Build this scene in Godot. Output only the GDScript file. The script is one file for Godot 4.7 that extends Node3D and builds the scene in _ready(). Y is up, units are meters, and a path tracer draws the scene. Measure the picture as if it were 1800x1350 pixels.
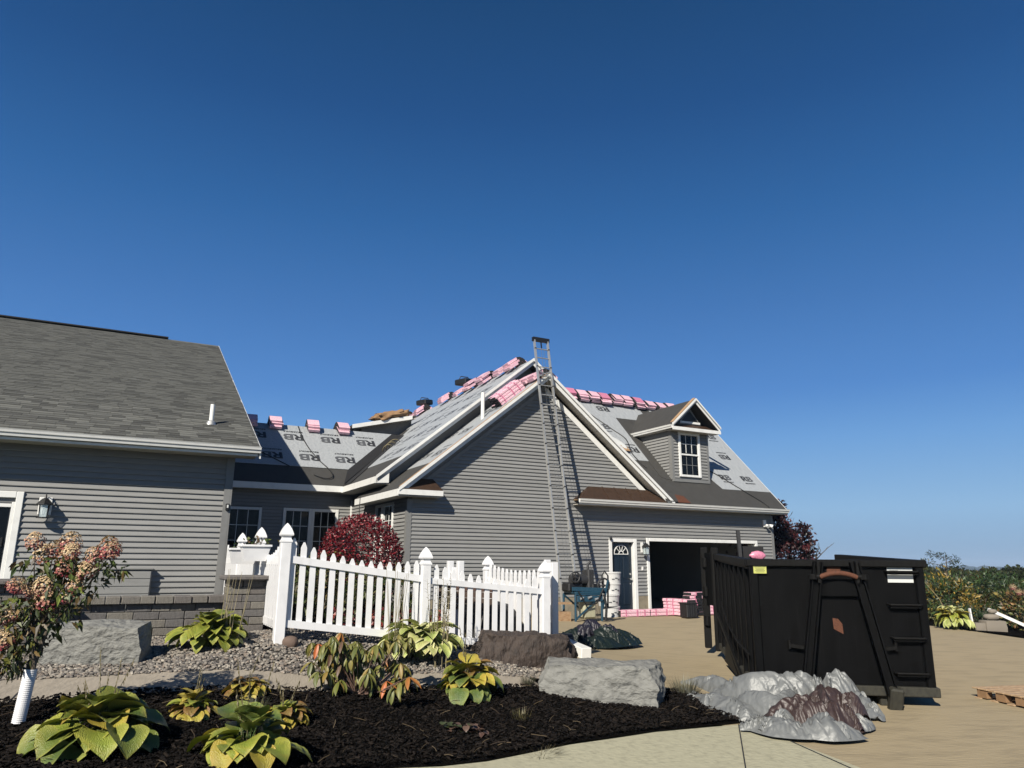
extends Node3D
# A grey house being re-roofed: seen from a garden bed, towards the garage.
# House frame: u along the fronts (right and away), y up, v into the depth. World: x right, y up, -z forward.

const HY := 0.48136                     # turn of the house about y
var UU := Vector3(cos(HY), 0, -sin(HY))
var VV := Vector3(-sin(HY), 0, -cos(HY))
var SLOPE_L := 0.443
var rg := RandomNumberGenerator.new()
var taken := {}
var O3 := Vector3.ZERO                  # base of the house-frame thing being built
var M := {}

# ---------------------------------------------------------------- mesh builder
class MB:
	var v := PackedVector3Array()
	var n := PackedVector3Array()
	var c := PackedColorArray()
	var col := Color.WHITE
	func put(p: Vector3, q: Vector3) -> void:
		v.append(p); n.append(q); c.append(col)
	func tri(a: Vector3, b: Vector3, d: Vector3) -> void:          # a, b, d run counter-clockwise seen from outside
		var q := (b - a).cross(d - a).normalized()
		put(a, q); put(d, q); put(b, q)
	func quad(a: Vector3, b: Vector3, d: Vector3, e: Vector3) -> void:
		tri(a, b, d); tri(a, d, e)
	func oquad(o: Vector3, a: Vector3, b: Vector3, d: Vector3, e: Vector3) -> void:   # turned away from o
		if (b - a).cross(d - a).dot(a + d - o * 2) > 0: quad(a, b, d, e)
		else: quad(e, d, b, a)
	func box(t: Transform3D, s: Vector3) -> void:
		var h := s / 2
		var p := []
		for i in 8:
			p.append(t * Vector3(h.x if i & 1 else -h.x, h.y if i & 2 else -h.y, h.z if i & 4 else -h.z))
		quad(p[4], p[5], p[7], p[6]); quad(p[1], p[0], p[2], p[3]); quad(p[5], p[1], p[3], p[7])
		quad(p[0], p[4], p[6], p[2]); quad(p[6], p[7], p[3], p[2]); quad(p[0], p[1], p[5], p[4])
	func bx(center: Vector3, s: Vector3) -> void:
		box(Transform3D(Basis(), center), s)
	func cham(t: Transform3D, s: Vector3, k: float) -> void:         # box with chamfered edges
		var h := s / 2
		for ax in 3:
			var b := (ax + 1) % 3
			var d := (ax + 2) % 3
			for sg in [-1.0, 1.0]:
				var p := []
				for q in [[-1, -1], [1, -1], [1, 1], [-1, 1]]:
					var w := Vector3.ZERO
					w[ax] = h[ax] * sg; w[b] = (h[b] - k) * q[0]; w[d] = (h[d] - k) * q[1]
					p.append(t * w)
				if sg > 0: quad(p[0], p[1], p[2], p[3])
				else: quad(p[3], p[2], p[1], p[0])
			for s1 in [-1.0, 1.0]:
				for s2 in [-1.0, 1.0]:
					var w1 := Vector3.ZERO
					var w2 := Vector3.ZERO
					w1[b] = h[b] * s1; w1[d] = (h[d] - k) * s2
					w2[b] = (h[b] - k) * s1; w2[d] = h[d] * s2
					var e := Vector3.ZERO
					e[ax] = h[ax] - k
					oquad(t.origin, t * (w1 - e), t * (w1 + e), t * (w2 + e), t * (w2 - e))
		for i in 8:
			var g := Vector3(1 if i & 1 else -1, 1 if i & 2 else -1, 1 if i & 4 else -1)
			var a := t * Vector3(h.x * g.x, (h.y - k) * g.y, (h.z - k) * g.z)
			var b2 := t * Vector3((h.x - k) * g.x, h.y * g.y, (h.z - k) * g.z)
			var d2 := t * Vector3((h.x - k) * g.x, (h.y - k) * g.y, h.z * g.z)
			if g.x * g.y * g.z > 0: tri(a, b2, d2)
			else: tri(a, d2, b2)
	func beam(a: Vector3, b: Vector3, w: float, h: float, up := Vector3.UP) -> void:
		var z := (b - a).normalized()
		var x := up.cross(z)
		if x.length() < 0.01: x = Vector3.RIGHT.cross(z)
		x = x.normalized()
		box(Transform3D(Basis(x, z.cross(x), z), (a + b) / 2), Vector3(w, h, a.distance_to(b)))
	func tube(pts: Array, radii: Array, k := 8, caps := true) -> void:
		var rings := []
		var side := Vector3.ZERO
		for i in pts.size():
			var d: Vector3 = (pts[mini(i + 1, pts.size() - 1)] - pts[maxi(i - 1, 0)]).normalized()
			if side == Vector3.ZERO: side = d.cross(Vector3(0.31, 0.17, 0.93)).normalized()
			side = (side - d * side.dot(d)).normalized()
			var o := d.cross(side)
			var ring := []
			for j in k:
				var a := TAU * j / k
				ring.append(side * cos(a) + o * sin(a))
			rings.append(ring)
		for i in pts.size() - 1:
			for j in k:
				var m := (j + 1) % k
				var r0: float = radii[mini(i, radii.size() - 1)]
				var r1: float = radii[mini(i + 1, radii.size() - 1)]
				var A: Vector3 = rings[i][j]; var B: Vector3 = rings[i][m]; var C: Vector3 = rings[i + 1][m]; var D: Vector3 = rings[i + 1][j]
				var p: Vector3 = pts[i]; var q: Vector3 = pts[i + 1]
				put(p + A * r0, A); put(q + C * r1, C); put(p + B * r0, B)
				put(p + A * r0, A); put(q + D * r1, D); put(q + C * r1, C)
		if caps:
			for e in [0, pts.size() - 1]:
				var r: float = radii[mini(e, radii.size() - 1)]
				for j in k:
					var A: Vector3 = pts[e] + rings[e][j] * r
					var B: Vector3 = pts[e] + rings[e][(j + 1) % k] * r
					if e == 0: tri(pts[e], B, A)
					else: tri(pts[e], A, B)
	func lathe(prof: Array, k := 16, at := Vector3.ZERO) -> void:     # [radius, height] from the bottom up
		for i in prof.size() - 1:
			for j in k:
				var a := TAU * j / k
				var b := TAU * (j + 1) / k
				var f := func(ang: float, pr: Array) -> Vector3: return at + Vector3(cos(ang) * pr[0], pr[1], -sin(ang) * pr[0])
				quad(f.call(a, prof[i]), f.call(b, prof[i]), f.call(b, prof[i + 1]), f.call(a, prof[i + 1]))
	func extr(poly: Array, d: Vector3) -> void:                       # convex polygon swept along d
		var q := Vector3.ZERO
		for i in range(1, poly.size() - 1): q += (poly[i] - poly[0]).cross(poly[i + 1] - poly[0])
		var p := poly.duplicate()
		if q.dot(d) > 0: p.reverse()
		var k := p.size()
		for i in range(1, k - 1):
			tri(p[0], p[i], p[i + 1])
			tri(p[0] + d, p[i + 1] + d, p[i] + d)
		for i in k:
			var a: Vector3 = p[i]; var b: Vector3 = p[(i + 1) % k]
			quad(b, a, a + d, b + d)
	func grid(P: Array, w: int, closed := false) -> void:             # rows of w points, smooth
		var rows := P.size() / w
		var N := PackedVector3Array()
		N.resize(P.size())
		for r in rows - 1:
			for i in (w if closed else w - 1):
				var i2 := (i + 1) % w
				var a := r * w + i; var b := r * w + i2; var d := (r + 1) * w + i2; var e := (r + 1) * w + i
				var q: Vector3 = (P[d] - P[a]).cross(P[e] - P[b])
				N[a] += q; N[b] += q; N[d] += q; N[e] += q
		for r in rows - 1:
			for i in (w if closed else w - 1):
				var i2 := (i + 1) % w
				var a := r * w + i; var b := r * w + i2; var d := (r + 1) * w + i2; var e := (r + 1) * w + i
				for k in [a, d, b, a, e, d]: put(P[k], N[k].normalized())
	func mesh() -> ArrayMesh:
		var arr := []
		arr.resize(Mesh.ARRAY_MAX)
		arr[Mesh.ARRAY_VERTEX] = v; arr[Mesh.ARRAY_NORMAL] = n; arr[Mesh.ARRAY_COLOR] = c
		var m := ArrayMesh.new()
		m.add_surface_from_arrays(Mesh.PRIMITIVE_TRIANGLES, arr)
		return m

# ---------------------------------------------------------------- helpers
func hw(u: float, y: float, v: float) -> Vector3: return UU * u + VV * v + Vector3(0, y, 0)
func L(u: float, y: float, v: float) -> Vector3: return Vector3(u - O3.x, y - O3.y, -(v - O3.z))
func lin(r: float, g: float, b: float) -> Color: return Color(r, g, b).linear_to_srgb()
func rnd(a: float, b: float) -> float: return rg.randf_range(a, b)

func numbered(called: String) -> String:
	var k: int = taken.get(called, 0)
	taken[called] = k + 1
	return called if k == 0 else "%s_%03d" % [called, k]

func tag(o: Node, label: String, category: String, group := "") -> void:
	o.set_meta("label", label); o.set_meta("category", category)
	if group: o.set_meta("group", group)

func thing(called: String, label: String, category: String, at := Vector3.ZERO, yaw := 0.0, group := "") -> Node3D:
	var o := Node3D.new()
	o.name = numbered(called)
	add_child(o)
	o.position = at; o.rotation.y = yaw
	tag(o, label, category, group)
	return o

func hthing(called: String, label: String, category: String, u: float, y: float, v: float, group := "") -> Node3D:
	O3 = Vector3(u, y, v)
	return thing(called, label, category, hw(u, y, v), HY, group)

func part(parent: Node, called: String, mesh: Mesh, m: Material, t := Transform3D(), kind := "") -> MeshInstance3D:
	var o := MeshInstance3D.new()
	o.name = called
	o.mesh = mesh; o.material_override = m
	o.transform = t
	parent.add_child(o, true)
	if kind: o.set_meta("kind", kind)
	return o

func struct(called: String, mesh: Mesh, m: Material, at := Vector3.ZERO, yaw := 0.0) -> MeshInstance3D:
	var o := part(self, called, mesh, m, Transform3D(Basis(Vector3.UP, yaw), at), "structure")
	return o

func copy(o: Node3D, at: Vector3, yaw: float, label: String) -> Node3D:
	var c: Node3D = o.duplicate()
	var base := String(o.name)
	if base.length() > 4 and base[base.length() - 4] == "_": base = base.substr(0, base.length() - 4)
	c.name = numbered(base)
	add_child(c)
	c.position = at; c.rotation.y = yaw
	c.set_meta("label", label)
	return c

func ntex(sd: int, freq: float, ramp: Array, oct := 4, kind := FastNoiseLite.TYPE_SIMPLEX_SMOOTH, size := 512) -> NoiseTexture2D:
	var f := FastNoiseLite.new()
	f.noise_type = kind; f.seed = sd; f.frequency = freq; f.fractal_octaves = oct
	f.fractal_type = FastNoiseLite.FRACTAL_FBM if oct > 1 else FastNoiseLite.FRACTAL_NONE
	var t := NoiseTexture2D.new()
	t.noise = f; t.width = size; t.height = size; t.seamless = true; t.normalize = true
	var g := Gradient.new()
	var os := PackedFloat32Array(); var cs := PackedColorArray()
	for s in ramp:
		os.append(s[0])
		var w = s[1]
		cs.append((Color(w, w, w) if w is float else w).linear_to_srgb())
	g.offsets = os; g.colors = cs
	t.color_ramp = g
	return t

func mat(r: float, g: float, b: float, rough := 0.7, tex: Texture2D = null, sc := Vector3.ONE, bump: Texture2D = null, bs := 0.0, world := false, metal := 0.0) -> StandardMaterial3D:
	var m := StandardMaterial3D.new()
	m.albedo_color = lin(r * 0.64, g * 0.64, b * 0.64); m.roughness = rough; m.metallic = metal
	m.vertex_color_use_as_albedo = true
	if tex or bump:
		m.uv1_triplanar = true; m.uv1_world_triplanar = world; m.uv1_scale = sc
	if tex: m.albedo_texture = tex
	if bump:
		m.heightmap_enabled = true; m.heightmap_texture = bump; m.heightmap_scale = bs
	return m

# ---------------------------------------------------------------- ground
# heights that were measured at spots of the lot: x, depth, height
var spots := [[-2.75, 9.1, 0.5], [-1.15, 9.95, 0.33], [0.4, 10.75, 0.13], [-4.4, 10.0, 0.43], [-3.5, 9.9, 0.47], [-6.5, 9.0, 0.5], [-4.1, 8.2, 0.29], [-4.7, 7.45, 0.2], [0.2, 9.6, 0.0],
	[-2.2, 8.6, 0.13], [-3.95, 6.2, 0.03], [-3.0, 5.7, -0.02], [-2.0, 5.9, -0.1], [-1.6, 8.1, -0.02], [-0.4, 8.45, -0.11], [0.65, 8.9, -0.19], [0.6, 7.7, -0.3], [-0.75, 6.8, -0.3], [2.5, 8.5, -0.27],
	[1.8, 7.2, -0.32], [-0.3, 6.0, -0.35], [3.0, 6.5, -0.33], [5.0, 9.3, -0.25], [3.0, 9.5, -0.24], [8.0, 10.0, -0.24], [2.2, 13.5, -0.1], [1.4, 12.5, -0.04], [5.0, 17.5, 0.0], [3.5, 20.0, -0.01],
	[8.0, 21.0, -0.01], [11.0, 18.0, -0.06], [11.0, 14.5, -0.13], [-1.5, 14.0, 0.3], [-4.0, 15.0, 0.42], [-3.0, 20.0, 0.4], [-9.0, 12.0, 0.5], [-9.0, 5.0, 0.1], [0.0, 2.0, -0.4], [8.0, 4.0, -0.35], [14.0, 16.0, -0.3]]
var tps := PackedFloat64Array()

func kern(dx: float, dz: float) -> float:
	var q := dx * dx + dz * dz
	return 0.0 if q < 1e-9 else q * log(q)

func solve_ground() -> void:
	var k := spots.size()
	var n := k + 3
	var A := []
	for i in n:
		var row := PackedFloat64Array()
		row.resize(n + 1)
		A.append(row)
	for i in k:
		for j in k: A[i][j] = kern(spots[i][0] - spots[j][0], spots[i][1] - spots[j][1]) + (0.6 if i == j else 0.0)
		A[i][k] = 1.0; A[i][k + 1] = spots[i][0]; A[i][k + 2] = spots[i][1]; A[i][n] = spots[i][2]
		A[k][i] = 1.0; A[k + 1][i] = spots[i][0]; A[k + 2][i] = spots[i][1]
	for c in n:
		var p := c
		for r in range(c, n):
			if absf(A[r][c]) > absf(A[p][c]): p = r
		var sw = A[c]; A[c] = A[p]; A[p] = sw
		for r in range(c + 1, n):
			var f: float = A[r][c] / A[c][c]
			if f != 0.0:
				for j in range(c, n + 1): A[r][j] -= f * A[c][j]
	tps.resize(n)
	for c in range(n - 1, -1, -1):
		var s: float = A[c][n]
		for j in range(c + 1, n): s -= A[c][j] * tps[j]
		tps[c] = s / A[c][c]

func gy(x: float, d: float) -> float:                                # height of the ground at x, depth d
	var k := spots.size()
	var s := tps[k] + tps[k + 1] * x + tps[k + 2] * d
	for i in k: s += tps[i] * kern(x - spots[i][0], d - spots[i][1])
	var out := maxf(maxf(-13.0 - x, x - 16.0), maxf(d - 24.0, 1.0 - d))
	var far := -0.15
	if out > 0:
		return lerpf(clampf(s, -0.5, 0.5), far, smoothstep(0.0, 6.0, out))
	return s

func gp(x: float, d: float, lift := 0.0) -> Vector3: return Vector3(x, gy(x, d) + lift, -d)

func sheet(called: String, poly: PackedVector2Array, lift: float, step: float, m: Material, crown := 0.0) -> MeshInstance3D:   # poly in x, depth
	var pts := PackedVector2Array()
	for i in poly.size():
		var a := poly[i]; var b := poly[(i + 1) % poly.size()]
		var k := maxi(1, int(a.distance_to(b) / step))
		for j in k: pts.append(a.lerp(b, float(j) / k))
	var edge := pts.size()
	var lo := poly[0]; var hi := poly[0]
	for p in poly:
		lo = lo.min(p); hi = hi.max(p)
	var y := lo.y + step / 2
	while y < hi.y:
		var x := lo.x + step / 2
		while x < hi.x:
			var p := Vector2(x + rnd(-0.2, 0.2) * step, y + rnd(-0.2, 0.2) * step)
			if Geometry2D.is_point_in_polygon(p, poly):
				var near := false
				for i in edge:
					if pts[i].distance_squared_to(p) < step * step * 0.2: near = true; break
				if not near: pts.append(p)
			x += step
		y += step
	var tr := Geometry2D.triangulate_delaunay(pts)
	var P := []
	for i in pts.size():
		var up := lift
		if crown > 0 and i >= edge:
			var dm := 9.0
			for j in range(0, edge): dm = minf(dm, pts[j].distance_to(pts[i]))
			up += crown * (1 - exp(-dm * 4.0))
		P.append(gp(pts[i].x, pts[i].y, up))
	var N := PackedVector3Array(); N.resize(P.size())
	var keep := []
	for t in range(0, tr.size(), 3):
		var c := (pts[tr[t]] + pts[tr[t + 1]] + pts[tr[t + 2]]) / 3
		if not Geometry2D.is_point_in_polygon(c, poly): continue
		var a := tr[t]; var b := tr[t + 1]; var d := tr[t + 2]
		var q: Vector3 = (P[b] - P[a]).cross(P[d] - P[a])
		if q.y < 0:
			var w := b; b = d; d = w; q = -q
		N[a] += q; N[b] += q; N[d] += q
		keep.append_array([a, d, b])
	var mb := MB.new()
	for i in keep: mb.put(P[i], N[i].normalized())
	return struct(called, mb.mesh(), m)

func scatter(called: String, poly: PackedVector2Array, count: int, mesh: Mesh, m: Material, smin: float, smax: float, cols: Array, lift: float, squash := 1.0, avoid := PackedVector2Array(), label := "", category := "") -> void:
	var lo := poly[0]; var hi := poly[0]
	for p in poly:
		lo = lo.min(p); hi = hi.max(p)
	var mm := MultiMesh.new()
	mm.transform_format = MultiMesh.TRANSFORM_3D; mm.use_colors = true; mm.mesh = mesh
	var T := []; var C := []
	var tries := 0
	while T.size() < count and tries < count * 6:
		tries += 1
		var p := Vector2(rnd(lo.x, hi.x), rnd(lo.y, hi.y))
		if p.y > 9.0 and rg.randf() < (p.y - 9.0) * 0.18: continue
		if not Geometry2D.is_point_in_polygon(p, poly): continue
		if avoid.size() and Geometry2D.is_point_in_polygon(p, avoid): continue
		var s := rnd(smin, smax)
		var b := Basis.from_euler(Vector3(rnd(-0.5, 0.5), rnd(0, TAU), rnd(-0.5, 0.5))).scaled(Vector3(s * rnd(0.75, 1.3), s * squash * rnd(0.7, 1.2), s))
		T.append(Transform3D(b, gp(p.x, p.y, lift + s * 0.15)))
		var c: Color = cols[rg.randi() % cols.size()]
		C.append(c * rnd(0.75, 1.2))
	mm.instance_count = T.size()
	for i in T.size():
		mm.set_instance_transform(i, T[i])
		mm.set_instance_color(i, C[i])
	var o := MultiMeshInstance3D.new()
	o.multimesh = mm; o.material_override = m; o.name = called
	add_child(o, true)
	o.set_meta("kind", "stuff")
	tag(o, label, category)

# ---------------------------------------------------------------- light, sky, camera, materials
func setup() -> void:
	var cam := Camera3D.new()
	cam.name = "camera"
	var th := deg_to_rad(13.799); var ro := deg_to_rad(0.4017)
	var fw := Vector3(0, sin(th), -cos(th)); var up0 := Vector3(0, cos(th), sin(th))
	var r := Vector3.RIGHT * cos(ro) + up0 * sin(ro); var up := up0 * cos(ro) - Vector3.RIGHT * sin(ro)
	cam.transform = Transform3D(Basis(r, up, -fw), Vector3(0, 1.41, 0))
	cam.fov = 55.807; cam.near = 0.05; cam.far = 9000
	add_child(cam)
	var sun := DirectionalLight3D.new()
	sun.name = "sun"
	var d := (UU * 1.25 + VV + Vector3(0, -1.1, 0)).normalized()
	sun.basis = Basis.looking_at(d)
	sun.light_energy = 1.6; sun.light_color = Color(1.0, 0.97, 0.915); sun.light_angular_distance = 0.5; sun.shadow_enabled = true
	add_child(sun)
	var stops := [[0.0, 141, 169, 198], [3.8, 144, 184, 221], [9.0, 110, 161, 217], [12.7, 85, 138, 204], [19.0, 68, 119, 183], [26.0, 48, 101, 162], [34.0, 34, 81, 137], [42.0, 27, 70, 118], [60.0, 22, 58, 104], [90.0, 19, 52, 96]]
	var im := Image.create(256, 512, false, Image.FORMAT_RGBF)
	for y in 512:
		var el := 90.0 - (y + 0.5) / 512 * 180.0
		var c := Color(0.16, 0.15, 0.13)
		if el >= 0:
			for i in stops.size() - 1:
				if el >= stops[i][0] and el <= stops[i + 1][0]:
					var t: float = (el - stops[i][0]) / (stops[i + 1][0] - stops[i][0])
					var a := Color8(stops[i][1], stops[i][2], stops[i][3]); var b := Color8(stops[i + 1][1], stops[i + 1][2], stops[i + 1][3])
					c = a.lerp(b, t).srgb_to_linear()
		c = Color(c.r * 0.625, c.g * 0.625, c.b * 0.625)
		for x in 256: im.set_pixel(x, y, c)
	var pan := PanoramaSkyMaterial.new()
	pan.panorama = ImageTexture.create_from_image(im)
	var env := Environment.new()
	env.background_mode = Environment.BG_SKY
	env.sky = Sky.new(); env.sky.sky_material = pan
	env.tonemap_mode = Environment.TONE_MAPPER_LINEAR
	env.tonemap_exposure = 1.6
	env.sdfgi_enabled = true; env.ssao_enabled = true; env.ssil_enabled = true
	env.fog_enabled = true; env.fog_density = 0.0003; env.fog_light_color = Color(0.72, 0.82, 0.93)
	var we := WorldEnvironment.new()
	we.name = "world_environment"
	we.environment = env
	add_child(we)

func materials() -> void:
	var fine := ntex(3, 0.06, [[0.0, 0.3], [1.0, 1.0]], 4)
	var mottle := ntex(5, 0.012, [[0.0, 0.72], [0.45, 0.95], [1.0, 1.12]], 5)
	var faint := ntex(7, 0.01, [[0.0, 0.88], [0.5, 1.0], [1.0, 1.07]], 4)
	var streak := ntex(9, 0.02, [[0.0, 0.5], [0.5, 0.8], [0.6, 1.2], [0.68, 3.0], [0.8, 6.0], [1.0, 10.0]], 4)
	var rustram := ntex(12, 0.02, [[0.0, Color(0.5, 0.5, 0.5)], [0.5, Color(1, 1, 1)], [1.0, Color(1.5, 1.2, 1.0)]], 5)
	var wood := ntex(14, 0.015, [[0.0, Color(0.62, 0.5, 0.4)], [0.5, Color(0.95, 0.9, 0.85)], [1.0, Color(1.1, 1.05, 1.0)]], 4)
	M.siding = []
	for k in 3:
		M.siding.append(mat(0.285 + 0.014 * k, 0.285 + 0.014 * k, 0.277 + 0.014 * k, 0.55, faint, Vector3(0.35, 2.0, 2.0), fine, 0.05))
	M.corner = mat(0.25, 0.25, 0.243, 0.5, faint, Vector3(1, 1, 1))
	M.trim = mat(0.97, 0.97, 0.94, 0.45, faint, Vector3(0.6, 0.6, 0.6))
	M.vinyl = mat(1.0, 1.0, 1.01, 0.35, faint, Vector3(0.9, 0.5, 0.9))
	M.soffit = mat(0.66, 0.62, 0.54, 0.6, faint, Vector3(0.7, 0.7, 0.7))
	M.underlay = mat(0.45, 0.475, 0.495, 0.55, ntex(21, 0.05, [[0.0, 0.55], [0.3, 0.9], [0.6, 1.0], [1.0, 1.18]], 5), Vector3(0.55, 0.55, 0.55), ntex(22, 0.025, [[0.0, 0.0], [1.0, 1.0]], 4), 1.6)
	M.print_dark = mat(0.035, 0.037, 0.042, 0.6); M.print_mid = mat(0.1, 0.105, 0.115, 0.6)
	M.shield = mat(0.056, 0.054, 0.05, 0.8, mottle, Vector3(0.5, 0.5, 0.5), fine, 0.3)
	M.osb = mat(0.5, 0.34, 0.2, 0.8, wood, Vector3(1, 3, 1))
	M.copper = mat(0.085, 0.05, 0.033, 0.45, ntex(25, 0.02, [[0.0, 0.5], [0.5, 1.0], [1.0, 1.7]], 4), Vector3(0.6, 0.6, 0.6), null, 0, false, 0.25)
	M.shingle = mat(0.165, 0.163, 0.142, 0.95, ntex(27, 0.02, [[0.0, 0.62], [0.5, 0.95], [1.0, 1.2]], 5), Vector3(0.18, 0.35, 0.35), fine, 0.35)
	M.glass = mat(0.006, 0.008, 0.01, 0.06)
	M.glass.metallic_specular = 0.28
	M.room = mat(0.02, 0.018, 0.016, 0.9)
	M.drywall = mat(0.75, 0.6, 0.4, 0.9, mottle)
	M.conc = mat(0.415, 0.335, 0.205, 0.9, ntex(31, 0.008, [[0.0, 0.78], [0.5, 0.98], [1.0, 1.15]], 6, FastNoiseLite.TYPE_SIMPLEX_SMOOTH, 1024), Vector3(0.16, 0.16, 0.5), ntex(32, 0.08, [[0.0, 0.0], [1.0, 1.0]], 5), 0.5, true)
	M.slab = mat(0.49, 0.465, 0.325, 0.9, ntex(33, 0.02, [[0.0, 0.74], [0.4, 0.96], [1.0, 1.1]], 6, FastNoiseLite.TYPE_SIMPLEX_SMOOTH, 1024), Vector3(0.35, 0.35, 0.35), ntex(32, 0.08, [[0.0, 0.0], [1.0, 1.0]], 5), 0.5, true)
	M.walk = mat(0.40, 0.35, 0.28, 0.9, ntex(34, 0.02, [[0.0, 0.7], [0.5, 0.96], [1.0, 1.15]], 6), Vector3(0.9, 0.4, 0.3), ntex(32, 0.08, [[0.0, 0.0], [1.0, 1.0]], 5), 0.5, true)
	M.foundation = mat(0.33, 0.28, 0.2, 0.9, mottle, Vector3(0.7, 0.7, 0.7), fine, 0.4)
	M.gravelbed = mat(0.09, 0.08, 0.07, 0.95, ntex(35, 0.09, [[0.0, 0.3], [0.5, 0.9], [1.0, 1.6]], 3), Vector3(1.5, 1.5, 1.5), null, 0, true)
	M.stone = mat(0.9, 0.9, 0.9, 0.85)
	M.mulch = mat(0.012, 0.0105, 0.0095, 0.95, ntex(36, 0.09, [[0.0, 0.3], [0.5, 0.9], [1.0, 1.8]], 3), Vector3(1.7, 1.7, 1.7), ntex(37, 0.08, [[0.0, 0.0], [1.0, 1.0]], 4), 3.0, true)
	M.chip = mat(1, 1, 1, 0.95)
	M.chip.metallic_specular = 0.08
	M.mulch.metallic_specular = 0.08
	M.grass = mat(0.07, 0.085, 0.03, 0.95, mottle, Vector3(0.05, 0.05, 0.05), null, 0, true)
	M.block = []
	for q in [[0.19, 0.175, 0.155], [0.165, 0.15, 0.14], [0.21, 0.195, 0.17], [0.15, 0.142, 0.138]]:
		M.block.append(mat(q[0], q[1], q[2], 0.92, ntex(41, 0.02, [[0.0, 0.62], [0.45, 0.95], [0.8, 1.1], [0.92, 1.9], [1.0, 2.6]], 5) if M.block.is_empty() else M.block[0].albedo_texture, Vector3(1.6, 0.8, 1.6), fine, 0.9))
	M.rock = mat(0.27, 0.27, 0.25, 0.9, ntex(43, 0.014, [[0.0, 0.5], [0.4, 0.9], [0.7, 1.05], [1.0, 1.35]], 6), Vector3(0.8, 1.2, 0.8), ntex(44, 0.02, [[0.0, 0.0], [1.0, 1.0]], 6), 2.6)
	M.brownrock = mat(0.060, 0.042, 0.033, 0.8, ntex(45, 0.012, [[0.0, 0.35], [0.5, 0.95], [0.85, 1.5], [1.0, 3.2]], 6), Vector3(1.1, 0.6, 1.1), ntex(44, 0.02, [[0.0, 0.0], [1.0, 1.0]], 6), 3.0)
	M.alu = mat(0.62, 0.62, 0.6, 0.38, faint, Vector3(2, 2, 2), null, 0, false, 0.55)
	M.steel = mat(0.05, 0.051, 0.055, 0.5, streaks(77), Vector3(0.5, 0.5, 0.5))
	M.steel.metallic_specular = 0.2
	M.steel_dull = mat(0.009, 0.0088, 0.0086, 0.6, ntex(47, 0.02, [[0.0, 0.5], [0.6, 1.0], [0.85, 2.2], [1.0, 4.0]], 4), Vector3(2.0, 0.5, 2.0))
	M.steel_dull.metallic_specular = 0.25
	M.olive = mat(0.035, 0.033, 0.022, 0.7, ntex(48, 0.02, [[0.0, 0.4], [0.6, 1.0], [1.0, 2.6]], 4), Vector3(2.0, 1.0, 2.0))
	M.rust = mat(0.13, 0.042, 0.018, 0.85, rustram, Vector3(2.5, 2.5, 2.5), fine, 0.4)
	M.pink = mat(0.98, 0.66, 0.74, 0.4, ntex(51, 0.022, [[0.0, Color(0.6, 0.12, 0.25)], [0.25, Color(0.9, 0.5, 0.66)], [0.36, Color(0.96, 0.92, 0.94)], [1.0, Color(1.1, 1.12, 1.1)]], 3), Vector3(1.6, 1.6, 1.6))
	M.hotpink = mat(0.9, 0.32, 0.48, 0.4, ntex(51, 0.022, [[0.0, 0.5], [1.0, 1.2]], 3), Vector3(2, 2, 2))
	M.edge = mat(0.012, 0.012, 0.014, 0.85, mottle, Vector3(3, 20, 3))
	M.black = mat(0.01, 0.01, 0.011, 0.5)
	M.dark = mat(0.03, 0.03, 0.032, 0.6)
	M.blue = mat(0.02, 0.075, 0.125, 0.4, mottle, Vector3(3, 3, 3))
	M.navy = mat(0.0085, 0.019, 0.034, 0.35)
	M.tub = mat(0.74, 0.74, 0.73, 0.45, ntex(53, 0.03, [[0.0, 0.6], [0.35, 0.98], [1.0, 1.05]], 3), Vector3(1.5, 3, 1.5))
	M.leaf = mat(1, 1, 1, 0.5)
	M.leaf.backlight_enabled = true; M.leaf.backlight = Color(0.35, 0.4, 0.2)
	M.hosta = mat(1, 1, 1, 0.42, null, Vector3(7, 7, 7), ntex(57, 0.02, [[0.0, 0.0], [1.0, 1.0]], 3), 0.7)
	M.hosta.backlight_enabled = true; M.hosta.backlight = Color(0.35, 0.4, 0.2)
	M.bark = mat(0.12, 0.095, 0.07, 0.9, mottle, Vector3(4, 1, 4))
	M.stem = mat(0.26, 0.22, 0.12, 0.8)
	var crumple := ntex(55, 0.022, [[0.0, 0.0], [1.0, 1.0]], 2, FastNoiseLite.TYPE_CELLULAR)
	(crumple.noise as FastNoiseLite).cellular_return_type = FastNoiseLite.RETURN_DISTANCE
	(crumple.noise as FastNoiseLite).domain_warp_enabled = true; (crumple.noise as FastNoiseLite).domain_warp_amplitude = 22.0; (crumple.noise as FastNoiseLite).domain_warp_frequency = 0.012
	M.silver = mat(0.22, 0.23, 0.23, 0.5, faint, Vector3(1, 1, 1), null, 0, false, 0.12)
	M.browntarp = mat(0.055, 0.034, 0.031, 0.5, faint, Vector3(1, 1, 1))
	for m in [M.silver, M.browntarp]:
		m.uv1_scale = Vector3(0.8, 0.8, 0.8); m.heightmap_enabled = true; m.heightmap_texture = crumple; m.heightmap_scale = 2.6
	M.greentarp = mat(0.009, 0.018, 0.014, 0.45, mottle, Vector3(1.2, 1.2, 1.2))
	M.navytarp = mat(0.018, 0.016, 0.030, 0.5, mottle, Vector3(1.2, 1.2, 1.2))
	for m in [M.greentarp, M.navytarp]:
		m.heightmap_enabled = true; m.heightmap_texture = crumple; m.heightmap_scale = 2.2
	M.pallet = mat(0.52, 0.38, 0.24, 0.8, wood, Vector3(1.2, 5, 1.2))
	M.paper = mat(0.34, 0.2, 0.1, 0.85, mottle)
	M.label = mat(0.78, 0.8, 0.78, 0.4); M.yellow = mat(0.6, 0.62, 0.16, 0.5)
	M.greyplank = mat(0.11, 0.115, 0.12, 0.5)
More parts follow.
